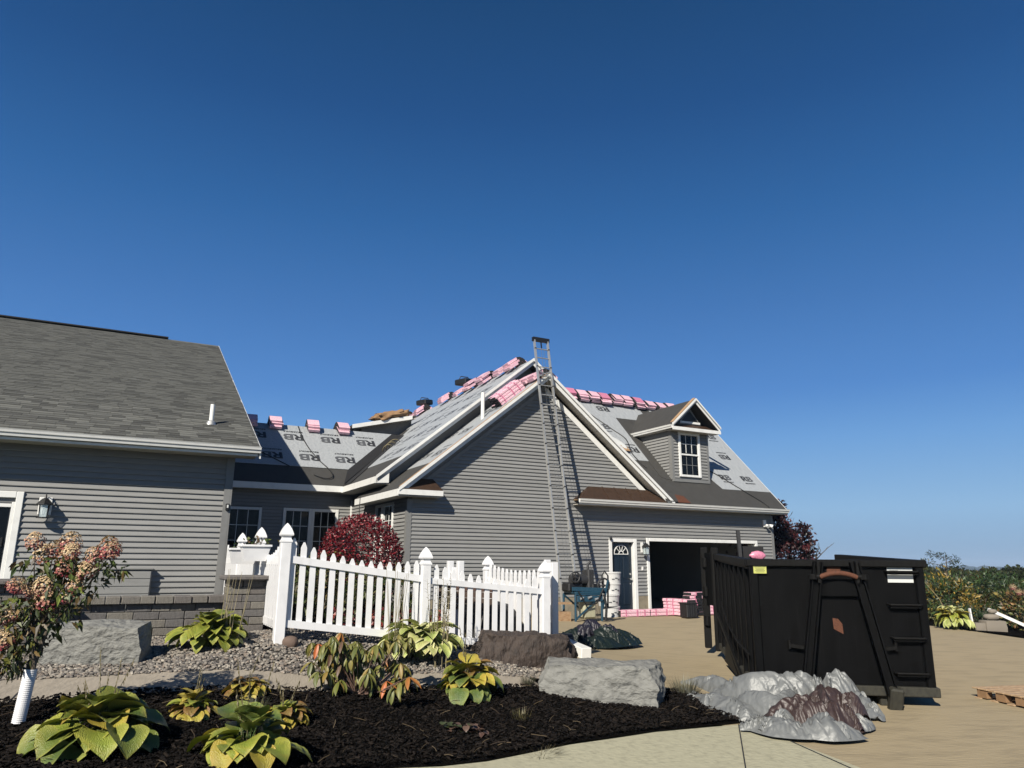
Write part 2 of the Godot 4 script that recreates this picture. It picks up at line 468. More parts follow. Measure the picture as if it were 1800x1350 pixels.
	M.clear = StandardMaterial3D.new()
	M.clear.transparency = BaseMaterial3D.TRANSPARENCY_ALPHA; M.clear.albedo_color = Color(0.85, 0.9, 0.9, 0.25); M.clear.roughness = 0.1
	M.chalk = mat(0.78, 0.8, 0.82, 0.4, faint, Vector3(1, 4, 1))

func streaks(sd: int) -> ImageTexture:                               # black paint with runs of dust and scratches
	var r := RandomNumberGenerator.new(); r.seed = sd
	var n := 512
	var v := PackedFloat32Array(); v.resize(n * n)
	var f := FastNoiseLite.new(); f.seed = sd; f.frequency = 0.012; f.fractal_octaves = 5
	for y in n:
		for x in n: v[y * n + x] = 0.085 + 0.035 * f.get_noise_2d(x * 2.0, y * 0.5)
	for k in 260:
		var x := r.randi() % n; var y0 := r.randi() % n; var ln := r.randi_range(30, 330); var a := r.randf_range(0.02, 0.30) * r.randf()
		for j in ln:
			var y := y0 + j
			if y >= n: break
			if r.randf() < 0.04: x = (x + r.randi_range(-1, 1) + n) % n
			v[y * n + x] += a * (1.0 - float(j) / ln) * r.randf_range(0.5, 1.0)
	for k in 70:
		var x := r.randf() * n; var y := r.randf() * n; var a := r.randf() * TAU; var b := r.randf_range(0.05, 0.4)
		for j in r.randi_range(6, 34):
			x += cos(a); y += sin(a) * 0.6
			if x >= 0 and x < n and y >= 0 and y < n: v[int(y) * n + int(x)] += b * r.randf()
	var im := Image.create(n, n, false, Image.FORMAT_RGB8)
	for y in n:
		for x in n:
			var c := clampf(v[y * n + x], 0.02, 1.0)
			im.set_pixel(x, y, Color(c, c, c).linear_to_srgb())
	return ImageTexture.create_from_image(im)

func text_mesh(s: String, size: float, depth := 0.004, bold := 700) -> TextMesh:
	var t := TextMesh.new()
	var f := SystemFont.new()
	f.font_names = PackedStringArray(["Droid Sans"]); f.font_weight = bold
	t.font = f; t.text = s; t.font_size = 64; t.pixel_size = size / 46.0; t.depth = depth; t.curve_step = 4.0
	return t

# ---------------------------------------------------------------- house pieces
# lap siding: courses of boards on the plane through A along X, facing N; left and right bounds as functions of height; holes are [x0, y0, x1, y1]
func lap(parent: Node3D, A: Vector3, X: Vector3, N: Vector3, y0: float, y1: float, ex: float, xl: Callable, xr: Callable, holes: Array) -> void:
	var k := 0
	var y := y0
	while y < y1 - 0.01:
		var yt := minf(y + ex, y1)
		var ym := (y + yt) / 2
		var segs := [[xl.call(ym), xr.call(ym)]]
		for h in holes:
			if ym > h[1] and ym < h[3]:
				var next := []
				for s in segs:
					if h[2] <= s[0] or h[0] >= s[1]: next.append(s); continue
					if h[0] > s[0]: next.append([s[0], h[0]])
					if h[2] < s[1]: next.append([h[2], s[1]])
				segs = next
		for s in segs:
			if s[1] - s[0] < 0.03: continue
			var l0: float = s[0]; var l1: float = s[0]; var r0: float = s[1]; var r1: float = s[1]
			if absf(s[0] - xl.call(ym)) < 0.001: l0 = xl.call(y); l1 = xl.call(yt)
			if absf(s[1] - xr.call(ym)) < 0.001: r0 = xr.call(y); r1 = xr.call(yt)
			if r1 - l1 < 0.01: r1 = l1 + 0.01
			var mb := MB.new()
			var P := func(x: float, yy: float, o: float) -> Vector3: return A + X * x + Vector3.UP * yy + N * o
			var bow := rnd(-0.0012, 0.0012)
			var a: Vector3 = P.call(l0, y, 0.002); var b: Vector3 = P.call(r0, y, 0.002); var c: Vector3 = P.call(r0, y, 0.034 + bow); var d: Vector3 = P.call(l0, y, 0.034 - bow)
			var m0: Vector3 = P.call(l0, y + 0.012, 0.036 - bow); var m1: Vector3 = P.call(r0, y + 0.012, 0.036 + bow)
			var e: Vector3 = P.call(l1, yt, 0.004); var f: Vector3 = P.call(r1, yt, 0.004)
			var e2: Vector3 = P.call(l1, yt, 0.002); var f2: Vector3 = P.call(r1, yt, 0.002)
			var ctr := (a + b + e + f) / 4
			mb.oquad(ctr, a, b, c, d); mb.oquad(ctr - N, d, c, m1, m0); mb.oquad(ctr - N, m0, m1, f, e)
			mb.oquad(ctr, e, f, f2, e2); mb.oquad(ctr, a, d, e, e2); mb.oquad(ctr, b, c, f, f2)
			part(parent, "siding_board", mb.mesh(), M.siding[rg.randi() % 3])
		k += 1
		y += ex

func slab(parent: Node3D, called: String, m: Material, pts: Array, th: float) -> MeshInstance3D:   # pts of the top face
	var mb := MB.new()
	mb.extr(pts, Vector3(0, -th, 0))
	return part(parent, called, mb.mesh(), m)

func gutter(parent: Node3D, a: Vector3, b: Vector3, out: Vector3) -> void:       # K-style gutter whose back top edge runs from a to b
	var prof := [[0.0, 0.0], [0.0, -0.115], [0.07, -0.115], [0.085, -0.07], [0.105, -0.055], [0.115, -0.02], [0.125, 0.0], [0.112, 0.0], [0.1, -0.02], [0.012, -0.02], [0.012, 0.0]]
	var mb := MB.new()
	for i in prof.size():
		var p = prof[i]; var q = prof[(i + 1) % prof.size()]
		var P: Vector3 = out * p[0] + Vector3.UP * p[1]; var Q: Vector3 = out * q[0] + Vector3.UP * q[1]
		mb.oquad((a + b) / 2 + out * 0.055 + Vector3(0, -0.06, 0), a + P, b + P, b + Q, a + Q)
	for e in [a, b]:
		mb.oquad((a + b) / 2, e + Vector3.UP * -0.115, e + out * 0.07 + Vector3.UP * -0.115, e + out * 0.115 + Vector3.UP * -0.01, e + Vector3.UP * -0.01)
	part(parent, "gutter", mb.mesh(), M.trim)

func board(parent: Node3D, called: String, m: Material, a: Vector3, b: Vector3, w: float, h: float, up := Vector3.UP) -> MeshInstance3D:
	var mb := MB.new()
	mb.beam(a, b, w, h, up)
	return part(parent, called, mb.mesh(), m)

func window(parent: Node3D, A: Vector3, X: Vector3, N: Vector3, w: float, h: float, cols: int, rows: int, fw: float, called := "window", sashes := 1, m: Material = null) -> Node3D:
	var o := Node3D.new()
	o.name = called
	parent.add_child(o, true)
	o.transform = Transform3D(Basis(X, Vector3.UP, N), A)            # lower left corner of the frame, x along, z outwards
	var tm: Material = m if m else M.trim
	var mb := MB.new()
	mb.cham(Transform3D(Basis(), Vector3(fw / 2, h / 2, 0.02)), Vector3(fw, h, 0.075), 0.006)
	mb.cham(Transform3D(Basis(), Vector3(w - fw / 2, h / 2, 0.02)), Vector3(fw, h, 0.075), 0.006)
	mb.cham(Transform3D(Basis(), Vector3(w / 2, h - fw / 2, 0.0195)), Vector3(w - fw * 2, fw, 0.073), 0.006)
	mb.cham(Transform3D(Basis(), Vector3(w / 2, fw / 2, 0.0195)), Vector3(w - fw * 2, fw, 0.073), 0.006)
	part(o, "frame", mb.mesh(), tm)
	var iw := w - fw * 2; var ih := h - fw * 2
	for s in sashes:
		var y0 := fw + ih * s / sashes; var sh := ih / sashes
		var z := 0.0 if s % 2 == 0 else 0.016
		if sashes > 1 and s > 0:
			var sb := MB.new()
			sb.bx(Vector3(w / 2, y0, 0.022), Vector3(iw, 0.045, 0.04))
			part(o, "meeting_rail", sb.mesh(), tm)
		for i in cols:
			for j in rows:
				var pb := MB.new()
				pb.bx(Vector3(fw + iw * (i + 0.5) / cols, y0 + sh * (j + 0.5) / rows, z - 0.012), Vector3(iw / cols - 0.004, sh / rows - 0.004, 0.006))
				part(o, "pane", pb.mesh(), M.glass)
		for i in range(1, cols):
			var pb := MB.new()
			pb.bx(Vector3(fw + iw * i / cols, y0 + sh / 2, z - 0.004), Vector3(0.018, sh - 0.01, 0.014))
			part(o, "muntin", pb.mesh(), tm)
		for j in range(1, rows):
			var pb := MB.new()
			pb.bx(Vector3(w / 2, y0 + sh * j / rows, z - 0.005), Vector3(iw - 0.01, 0.018, 0.012))
			part(o, "muntin", pb.mesh(), tm)
	return o

# printed letters on roofing underlayment; X along the strip, Y up the slope
func rb_print(sheet_: Node3D, at: Vector3, X: Vector3, Y: Vector3, w: float) -> void:
	var Z := X.cross(Y).normalized()
	var b := Basis(X, Y, Z)
	for q in [["R", -0.25, 0.0, M.print_dark], ["B", 0.25, 0.0, M.print_mid]]:
		var key: String = "tm_" + q[0]
		if not M.has(key): M[key] = text_mesh(q[0], 0.42)
		part(sheet_, "printed_letter", M[key], q[3], Transform3D(b.scaled_local(Vector3(w * 1.55, w * 1.25, 1)), at + b * Vector3(q[1] * w, 0.0, 0.006)))
	if not M.has("tm_small"): M["tm_small"] = text_mesh("RELIABUILT", 0.075)
	part(sheet_, "printed_letters", M["tm_small"], M.print_dark, Transform3D(b.scaled_local(Vector3(w * 1.6, w * 1.35, 1)), at + b * Vector3(0, -0.5 * w, 0.006)))

# ---------------------------------------------------------------- left house
func left_house() -> void:
	var t := hthing("house", "near grey house with weathered shingle roof and white gutter behind the stone wall", "house", -2.0, 0.4, 15.1)
	var bu := 1.72
	var wall := Node3D.new(); wall.name = "front_wall"; t.add_child(wall, true)
	var mb := MB.new()
	mb.bx((L(-8, 0.2, 15.2) + L(bu, 3.45, 15.2)) / 2, Vector3(bu + 8, 3.25, 0.2))
	part(wall, "wall_sheathing", mb.mesh(), M.corner)
	lap(wall, L(0, 0, 15.1), Vector3.RIGHT, Vector3.BACK, 0.62, 3.37, 0.1005, func(_y): return -6.0, func(_y): return bu - 0.1, [[-2.72, 0.0, -1.6, 2.53]])
	mb = MB.new()
	mb.bx(L(bu - 0.045, 2.0, 15.085), Vector3(0.12, 2.9, 0.06)); mb.bx(L(bu + 0.025, 2.0, 15.12), Vector3(0.03, 2.9, 0.13))
	part(t, "corner_board", mb.mesh(), M.corner)
	mb = MB.new()                                                     # side wall towards the wing
	mb.extr([L(bu, 0.3, 15.12), L(bu, 0.3, 26.1), L(bu, 8.5, 26.1), L(bu, 3.6, 15.12)], Vector3(-0.15, 0, 0))
	part(t, "side_wall", mb.mesh(), M.siding[0])
	slab(t, "roof_deck", M.shingle, [L(-9, 3.5, 14.52), L(2.12, 3.5, 14.52), L(2.12, 8.6, 26.02), L(-9, 8.6, 26.02)], 0.11)
	slab(t, "rear_roof", M.shingle, [L(2.12, 8.598, 26.03), L(-9, 8.598, 26.03), L(-9, 4.2, 36), L(2.12, 4.2, 36)], 0.11)
	mb = MB.new()
	mb.extr([L(2.125, 3.495, 14.5), L(2.125, 8.6, 26.02), L(2.125, 8.4, 26.02), L(2.125, 3.3, 14.5)], Vector3(0.025, 0, 0))
	part(t, "rake_board", mb.mesh(), M.trim)
	slab(t, "soffit", M.soffit, [L(-9, 3.375, 14.56), L(2.1, 3.375, 14.56), L(2.1, 3.375, 15.08), L(-9, 3.375, 15.08)], 0.02)
	slab(t, "rake_soffit", M.soffit, [L(1.78, 3.38, 14.8), L(2.1, 3.38, 14.8), L(2.1, 8.38, 26), L(1.78, 8.38, 26)], 0.02)
	board(t, "fascia", M.trim, L(-9, 3.42, 14.54), L(2.1, 3.42, 14.54), 0.025, 0.15)
	gutter(t, L(-9, 3.515, 14.525), L(2.14, 3.515, 14.525), Vector3.BACK)
	board(t, "ridge_vent", M.edge, L(-9, 8.64, 26.02), L(0.55, 8.64, 26.02), 0.22, 0.035)
	# shingles: courses of tabs; the ones that show largest are parts
	var S := Vector3(0, SLOPE_L, -1).normalized()
	var Nn := Vector3(0, 1, SLOPE_L).normalized()
	var B := Basis(Vector3.RIGHT, Nn, -S)
	var tabs := []
	var mats := []
	for k in 5:
		var sm := MB.new()
		sm.quad(Vector3(0, 0.011, 0), Vector3(1, 0.011, 0), Vector3(1, 0.004, -0.145), Vector3(0, 0.004, -0.145))
		sm.quad(Vector3(0, 0, 0), Vector3(1, 0, 0), Vector3(1, 0.011, 0), Vector3(0, 0.011, 0))
		sm.quad(Vector3(1, 0, 0), Vector3(1, 0, -0.145), Vector3(1, 0.004, -0.145), Vector3(1, 0.011, 0))
		sm.quad(Vector3(0, 0, -0.145), Vector3(0, 0, 0), Vector3(0, 0.011, 0), Vector3(0, 0.004, -0.145))
		tabs.append(sm.mesh())
		var m2: StandardMaterial3D = M.shingle.duplicate()
		var q: float = [0.6, 0.82, 1.0, 1.15, 1.36][k]
		m2.albedo_color = lin(0.08 * q, 0.081 * q, 0.073 * q)
		m2.uv1_world_triplanar = true
		mats.append(m2)
	var rest := MB.new()
	var count := 0
	for r in 87:
		var x := -7.0 + rnd(-0.3, 0.0)
		var base := L(0, 3.5, 14.5) + S * (0.143 * r)
		while x < 2.12:
			var w := minf(rnd(0.16, 0.42), 2.13 - x)
			var k := rg.randi() % 5
			var tr := Transform3D(B.scaled_local(Vector3(w - 0.004, 1, 1)), base + Vector3(x, 0, 0) + Nn * (0.003 if k % 2 == 0 else 0.007))
			if count < 290 and x > -2.8 and w > 0.05:
				part(t, "shingle", tabs[k], mats[k], tr)
				count += 1
			elif w > 0.02:
				var q: float = [0.6, 0.82, 1.0, 1.15, 1.36][k]
				rest.col = Color(q, q, q)
				for f in [[Vector3(0, 0.011, 0), Vector3(1, 0.011, 0), Vector3(1, 0.004, -0.145), Vector3(0, 0.004, -0.145)], [Vector3(0, 0, 0), Vector3(1, 0, 0), Vector3(1, 0.011, 0), Vector3(0, 0.011, 0)], [Vector3(1, 0, 0), Vector3(1, 0, -0.145), Vector3(1, 0.004, -0.145), Vector3(1, 0.011, 0)]]:
					rest.quad(tr * f[0], tr * f[1], tr * f[2], tr * f[3])
			x += w
	var m3: StandardMaterial3D = M.shingle.duplicate()
	m3.albedo_color = lin(0.08, 0.081, 0.073); m3.uv1_world_triplanar = true
	part(t, "shingle_courses", rest.mesh(), m3, Transform3D(), "stuff")
	# door with white casing
	var d := Node3D.new(); d.name = "door"; t.add_child(d, true)
	d.position = L(-2.72, 0.5, 15.1)
	mb = MB.new()
	for q in [[1.065, 1.0, 0.11, 2.06], [0.055, 1.0, 0.11, 2.06]]: mb.cham(Transform3D(Basis(), Vector3(q[0], q[1], 0.03)), Vector3(q[2], q[3], 0.06), 0.008)
	mb.cham(Transform3D(Basis(), Vector3(0.56, 1.975, 0.031)), Vector3(0.9, 0.11, 0.058), 0.008)
	part(d, "casing", mb.mesh(), M.trim)
	mb = MB.new()
	mb.cham(Transform3D(Basis(), Vector3(0.985, 0.9, 0.012)), Vector3(0.05, 1.9, 0.05), 0.006); mb.cham(Transform3D(Basis(), Vector3(0.54, 1.79, 0.012)), Vector3(0.84, 0.06, 0.05), 0.006)
	part(d, "storm_door_frame", mb.mesh(), M.trim)
	mb = MB.new(); mb.bx(Vector3(0.54, 0.9, -0.005), Vector3(0.9, 1.9, 0.02)); part(d, "door_leaf", mb.mesh(), M.greyplank)
	mb = MB.new(); mb.bx(Vector3(0.54, 0.9, 0.008), Vector3(0.8, 1.7, 0.008)); part(d, "pane", mb.mesh(), M.glass)
	mb = MB.new(); mb.cham(Transform3D(Basis(), Vector3(0.9, 1.18, 0.03)), Vector3(0.03, 0.16, 0.05), 0.008); part(d, "handle", mb.mesh(), M.black)
	# lidded grey cover against the wall
	var c := hthing("storage_chest", "pale grey ribbed cover box standing against the near house's wall", "chest", 0.0, 0.45, 14.9)
	mb = MB.new(); mb.cham(Transform3D(Basis(), L(0.0, 0.84, 15.0)), Vector3(1.06, 0.78, 0.12), 0.02); part(c, "body", mb.mesh(), M.corner)
	for k in 5:
		mb = MB.new(); mb.cham(Transform3D(Basis(), L(0.0, 0.62 + 0.13 * k, 14.935)), Vector3(1.02, 0.118, 0.014), 0.004); part(c, "panel", mb.mesh(), M.siding[2])
	mb = MB.new(); mb.cham(Transform3D(Basis(), L(0.0, 1.245, 14.99)), Vector3(1.1, 0.03, 0.16), 0.008); part(c, "lid", mb.mesh(), M.corner)
	# vent pipe through the roof
	var vz := 15.9
	var vy := 3.5 + SLOPE_L * (vz - 14.5)
	c = hthing("vent_pipe", "white plastic vent pipe standing on the weathered shingle roof", "pipe", 1.32, vy, vz)
	mb = MB.new(); mb.tube([Vector3(0, -0.05, 0), Vector3(0, 0.42, 0)], [0.045], 14); part(c, "pipe", mb.mesh(), M.trim)
	mb = MB.new(); mb.lathe([[0.1, -0.02], [0.085, 0.05], [0.055, 0.075], [0.046, 0.08]], 16); part(c, "flashing_boot", mb.mesh(), M.alu)
	# wall lantern
	c = hthing("wall_lantern", "black coach lantern on white backplate beside the near house's door", "lantern", -1.27, 2.1, 15.0)
	lantern(c, L(-1.27, 2.1, 14.93))
	c = hthing("door_sensor", "small black motion sensor on the near house's corner board", "sensor", 1.70, 2.36, 15.05)
	mb = MB.new(); mb.cham(Transform3D(Basis(), L(1.70, 2.4, 15.03)), Vector3(0.07, 0.13, 0.06), 0.012); part(c, "housing", mb.mesh(), M.black)
	mb = MB.new(); mb.cham(Transform3D(Basis(), L(1.70, 2.41, 14.994)), Vector3(0.03, 0.06, 0.012), 0.004); part(c, "lens", mb.mesh(), M.label)

func lantern(c: Node3D, at: Vector3) -> void:
	var mb := MB.new(); mb.cham(Transform3D(Basis(), at + Vector3(0, 0.2, -0.125)), Vector3(0.2, 0.3, 0.02), 0.008); part(c, "backplate", mb.mesh(), M.trim)
	mb = MB.new()
	for k in 4:
		var a := PI / 4 + k * PI / 2
		mb.beam(at + Vector3(cos(a) * 0.075, 0, sin(a) * 0.075), at + Vector3(cos(a) * 0.095, 0.22, sin(a) * 0.095), 0.012, 0.012)
	mb.lathe([[0.1, -0.012], [0.1, 0.0], [0.0, 0.002]], 8, at)
	part(c, "cage", mb.mesh(), M.black)
	mb = MB.new(); mb.lathe([[0.125, 0.215], [0.125, 0.23], [0.09, 0.27], [0.05, 0.315], [0.02, 0.33], [0.012, 0.36], [0.0, 0.42]], 8, at); part(c, "roof_cap", mb.mesh(), M.black)
	mb = MB.new(); mb.lathe([[0.0, 0.03], [0.025, 0.05], [0.03, 0.1], [0.022, 0.15], [0.0, 0.17]], 10, at); part(c, "bulb", mb.mesh(), M.label)
	for k in 4:
		mb = MB.new()
		var a := k * PI / 2
		mb.box(Transform3D(Basis(Vector3.UP, a), at + Vector3(sin(a), 0, cos(a)) * 0.06 + Vector3(0, 0.11, 0)), Vector3(0.11, 0.2, 0.003))
		part(c, "glass_pane", mb.mesh(), M.clear)
	mb = MB.new(); mb.tube([at + Vector3(0, 0.33, 0), at + Vector3(0, 0.4, -0.03), at + Vector3(0, 0.38, -0.09), at + Vector3(0, 0.3, -0.12)], [0.01], 6); part(c, "bracket", mb.mesh(), M.black)

# ---------------------------------------------------------------- main house
func r1(u: float) -> float: return 3.2 + 0.805 * (u - 6.0) if u < 10.42 else 3.2 + 0.805 * (14.84 - u)     # top of the front gable's roof
func r2(u: float) -> float: return 3.68 + 0.811 * (u - 5.95) if u < 10.9 else 3.68 + 0.811 * (15.85 - u)
func r3(v: float) -> float: return 3.19 + 0.9914 * (v - 17.6)
func r4(v: float) -> float: return 3.7 + 0.826 * (v - 22.9)

func rake(t: Node3D, u0: float, y0: float, u1: float, y1: float, v: float, called := "rake_board") -> void:   # two stepped white boards along a gable edge
	var mb := MB.new()
	mb.extr([L(u0, y0, v), L(u1, y1, v), L(u1, y1 - 0.2, v), L(u0, y0 - 0.2, v)], Vector3(0, 0, -0.03))
	part(t, called, mb.mesh(), M.trim)
	mb = MB.new()
	mb.extr([L(u0, y0 + 0.02, v - 0.03), L(u1, y1 + 0.02, v - 0.03), L(u1, y1 - 0.075, v - 0.03), L(u0, y0 - 0.075, v - 0.03)], Vector3(0, 0, 0.03))
	part(t, "rake_moulding", mb.mesh(), M.trim)

func main_house() -> void:
	var t := hthing("house", "grey house with open garage, tall front gable and half-stripped roof being re-shingled", "house", 12.0, 0.0, 18.0)
	var X := Vector3.RIGHT; var Z := Vector3.BACK
	# --- front wall
	var fwl := Node3D.new(); fwl.name = "front_wall"; t.add_child(fwl, true)
	var mb := MB.new()
	for q in [[6.41, 12.70, -0.3, 3.0], [13.55, 14.06, -0.3, 3.0], [18.5, 19.34, -0.3, 3.0], [12.70, 13.55, 2.04, 3.0], [14.06, 18.5, 2.06, 3.0]]:
		mb.bx((L(q[0], q[2], 18.13) + L(q[1], q[3], 18.13)) / 2, Vector3(q[1] - q[0], q[3] - q[2], 0.25))
	mb.extr([L(6.41, 3.0, 18.005), L(14.6, 3.0, 18.005), L(14.5, 3.25, 18.005), L(10.42, r1(10.42) - 0.25, 18.005), L(6.41, 3.28, 18.005)], Vector3(0, 0, -0.25))
	part(fwl, "wall_sheathing", mb.mesh(), M.corner)
	var gl := func(y: float) -> float: return maxf(6.5, 6.0 + (y - 2.93) / 0.805)
	var gr := func(y: float) -> float: return 19.25 if y < 3.08 else minf(14.75, 14.84 - (y - 2.93) / 0.805)
	lap(fwl, L(0, 0, 18), X, Z, 0.47, 6.42, 0.1005, gl, gr, [[12.62, 0, 13.64, 2.12], [14.0, 0, 18.56, 2.14]])
	mb = MB.new(); mb.bx((L(13.64, -0.2, 17.99) + L(14.0, 0.46, 17.99)) / 2, Vector3(0.36, 0.66, 0.03)); part(t, "foundation", mb.mesh(), M.foundation)
	mb = MB.new(); mb.bx((L(6.4, -0.2, 17.99) + L(12.62, 0.46, 17.99)) / 2, Vector3(6.22, 0.66, 0.03)); part(t, "foundation", mb.mesh(), M.foundation)
	mb = MB.new(); mb.bx((L(18.56, -0.2, 17.99) + L(19.3, 0.46, 17.99)) / 2, Vector3(0.74, 0.66, 0.03))
	part(t, "foundation", mb.mesh(), M.foundation)
	for q in [[6.44, 0.2, 2.98], [19.30, 0.2, 2.98]]:
		mb = MB.new(); mb.bx((L(q[0], q[1], 17.985) + L(q[0], q[2], 17.985)) / 2, Vector3(0.11, q[2] - q[1], 0.045))
		part(t, "corner_board", mb.mesh(), M.corner)
	mb = MB.new(); mb.bx(L(6.375, 1.6, 18.03), Vector3(0.03, 2.76, 0.13)); part(t, "corner_board", mb.mesh(), M.corner)
	# --- side wall, seen at a slant, and the wall of the wing
	var sw := Node3D.new(); sw.name = "side_wall"; t.add_child(sw, true)
	mb = MB.new()
	for q in [[18.1, 19.07, 0.0, 3.3], [20.62, 23.3, 0.0, 3.3], [19.07, 20.62, 0.0, 1.2], [19.07, 20.62, 2.98, 3.3]]:
		mb.bx((L(6.5, q[2], q[0]) + L(6.5, q[3], q[1])) / 2, Vector3(0.18, q[3] - q[2], q[1] - q[0]))
	part(sw, "wall_sheathing", mb.mesh(), M.corner)
	lap(sw, L(6.4, 0, 23.3), Vector3.BACK, Vector3.LEFT, 0.5, 3.25, 0.1005, func(_y): return 0.02, func(_y): return 5.2, [[2.66, 1.2, 4.25, 3.0]])
	var w := window(t, L(6.4, 1.22, 20.63), Vector3.BACK, Vector3.LEFT, 0.62, 1.75, 1, 1, 0.07, "side_window")
	w = window(t, L(6.4, 1.22, 19.98), Vector3.BACK, Vector3.LEFT, 0.92, 1.75, 2, 4, 0.08, "side_window")
	var ww := Node3D.new(); ww.name = "wing_wall"; t.add_child(ww, true)
	mb = MB.new(); mb.bx((L(1.7, 0, 23.42) + L(6.6, 3.6, 23.42)) / 2, Vector3(4.9, 3.6, 0.2)); part(ww, "wall_sheathing", mb.mesh(), M.corner)
	lap(ww, L(0, 0, 23.3), X, Z, 0.5, 3.4, 0.1005, func(_y): return 1.75, func(_y): return 6.39, [[2.55, 0.55, 3.62, 2.98], [4.25, 0.55, 5.96, 3.0]])
	window(t, L(2.55, 0.55, 23.3), X, Z, 1.07, 2.42, 3, 5, 0.08, "french_window")
	window(t, L(4.25, 0.55, 23.3), X, Z, 0.87, 2.44, 3, 5, 0.09, "french_window")
	window(t, L(5.12, 0.55, 23.3), X, Z, 0.84, 2.44, 3, 5, 0.09, "french_window")
	mb = MB.new(); mb.bx(L(6.36, 1.9, 23.26), Vector3(0.05, 2.8, 0.05)); part(t, "inside_corner_trim", mb.mesh(), M.trim)
	# --- other outer walls and the garage room
	mb = MB.new()
	mb.bx((L(19.2, -0.1, 18.26) + L(19.33, 3.1, 25.8)) / 2, Vector3(0.13, 3.2, 7.54))
	mb.extr([L(19.2, 3.1, 18.0), L(19.2, 3.1, 25.4), L(19.2, 7.0, 21.7)], Vector3(0.13, 0, 0))
	part(t, "end_wall", mb.mesh(), M.siding[0])
	mb = MB.new()
	mb.bx((L(6.4, -0.1, 26) + L(19.3, 3.2, 26)) / 2, Vector3(12.9, 3.3, 0.15)); part(t, "rear_wall", mb.mesh(), M.siding[0])
	var room := Node3D.new(); room.name = "garage_room"; t.add_child(room, true)
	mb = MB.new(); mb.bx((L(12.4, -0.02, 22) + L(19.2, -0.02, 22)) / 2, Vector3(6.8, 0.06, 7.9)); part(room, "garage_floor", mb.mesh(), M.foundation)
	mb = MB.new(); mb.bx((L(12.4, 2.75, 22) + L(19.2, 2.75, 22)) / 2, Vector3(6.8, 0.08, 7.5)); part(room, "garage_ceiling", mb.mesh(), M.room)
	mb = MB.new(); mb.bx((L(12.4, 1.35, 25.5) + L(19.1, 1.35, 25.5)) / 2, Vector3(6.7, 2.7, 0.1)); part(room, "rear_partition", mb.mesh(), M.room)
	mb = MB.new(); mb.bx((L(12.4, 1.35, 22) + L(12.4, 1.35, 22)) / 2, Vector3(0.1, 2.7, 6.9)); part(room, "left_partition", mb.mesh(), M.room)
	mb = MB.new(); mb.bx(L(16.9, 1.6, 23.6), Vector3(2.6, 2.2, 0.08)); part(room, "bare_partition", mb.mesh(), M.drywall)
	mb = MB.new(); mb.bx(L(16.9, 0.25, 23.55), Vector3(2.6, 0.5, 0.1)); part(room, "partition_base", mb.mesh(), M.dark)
	for k in 3:
		mb = MB.new(); mb.bx(L(14.35, 0.75 + 0.6 * k, 19.6), Vector3(0.4, 0.03, 1.6)); part(room, "shelf", mb.mesh(), M.dark)
	for k in 7:
		mb = MB.new(); mb.cham(Transform3D(Basis(), L(14.35 + rnd(-0.05, 0.05), 0.86 + 0.6 * (k % 3), 19.0 + k * 0.2)), Vector3(0.22, rnd(0.14, 0.24), 0.16), 0.01); part(room, "shelf_box", mb.mesh(), [M.greyplank, M.foundation, M.dark][k % 3])
	for k in 6:
		mb = MB.new(); mb.cham(Transform3D(Basis(), L(16.2 + 0.22 * (k % 2), 1.35 + 0.28 * (k / 2), 24.3)), Vector3(0.16, 0.2, 0.2), 0.01); part(room, "shelf_box", mb.mesh(), [M.greyplank, M.foundation][k % 2])
	# --- garage opening
	mb = MB.new()
	mb.cham(Transform3D(Basis(), (L(14.045, 1.05, 18.0))), Vector3(0.095, 2.2, 0.12), 0.006); part(t, "garage_door_jamb", mb.mesh(), M.trim)
	mb = MB.new(); mb.cham(Transform3D(Basis(), (L(18.51, 1.05, 18.0))), Vector3(0.1, 2.2, 0.12), 0.006); part(t, "garage_door_jamb", mb.mesh(), M.trim)
	mb = MB.new(); mb.cham(Transform3D(Basis(), (L(16.28, 2.1, 17.998))), Vector3(4.36, 0.1, 0.13), 0.006); part(t, "garage_door_header", mb.mesh(), M.trim)
	mb = MB.new()
	mb.bx(L(14.1, 1.0, 18.15), Vector3(0.03, 2.06, 0.2)); mb.bx(L(18.45, 1.0, 18.15), Vector3(0.03, 2.06, 0.2))
	part(t, "garage_door_return", mb.mesh(), M.trim)
	# --- blue door
	var d := Node3D.new(); d.name = "entry_door"; t.add_child(d, true); d.position = L(12.75, 0.03, 18.12)
	mb = MB.new(); mb.bx(Vector3(0.39, 1.0, 0), Vector3(0.78, 1.98, 0.045)); part(d, "door_leaf", mb.mesh(), M.navy)
	for q in [[0.21, 1.25, 0.22, 0.62], [0.57, 1.25, 0.22, 0.62], [0.21, 0.5, 0.22, 0.62], [0.57, 0.5, 0.22, 0.62]]:
		mb = MB.new(); mb.cham(Transform3D(Basis(), Vector3(q[0], q[1], 0.022)), Vector3(q[2], q[3], 0.025), 0.01)
		for s in [-1, 1]:
			mb.bx(Vector3(q[0] + s * (q[2] / 2 + 0.02), q[1], 0.024), Vector3(0.012, q[3] + 0.04, 0.012)); mb.bx(Vector3(q[0], q[1] + s * (q[3] / 2 + 0.02), 0.024), Vector3(q[2] + 0.03, 0.012, 0.012))
		part(d, "raised_panel", mb.mesh(), M.navy)
	mb = MB.new()
	var fan := [Vector3(0.39, 1.64, 0.024)]
	for k in 13: fan.append(Vector3(0.39 + cos(PI * k / 12) * 0.24, 1.64 + sin(PI * k / 12) * 0.24, 0.024))
	mb.extr(fan, Vector3(0, 0, 0.006)); part(d, "fanlight_pane", mb.mesh(), M.glass)
	mb = MB.new()
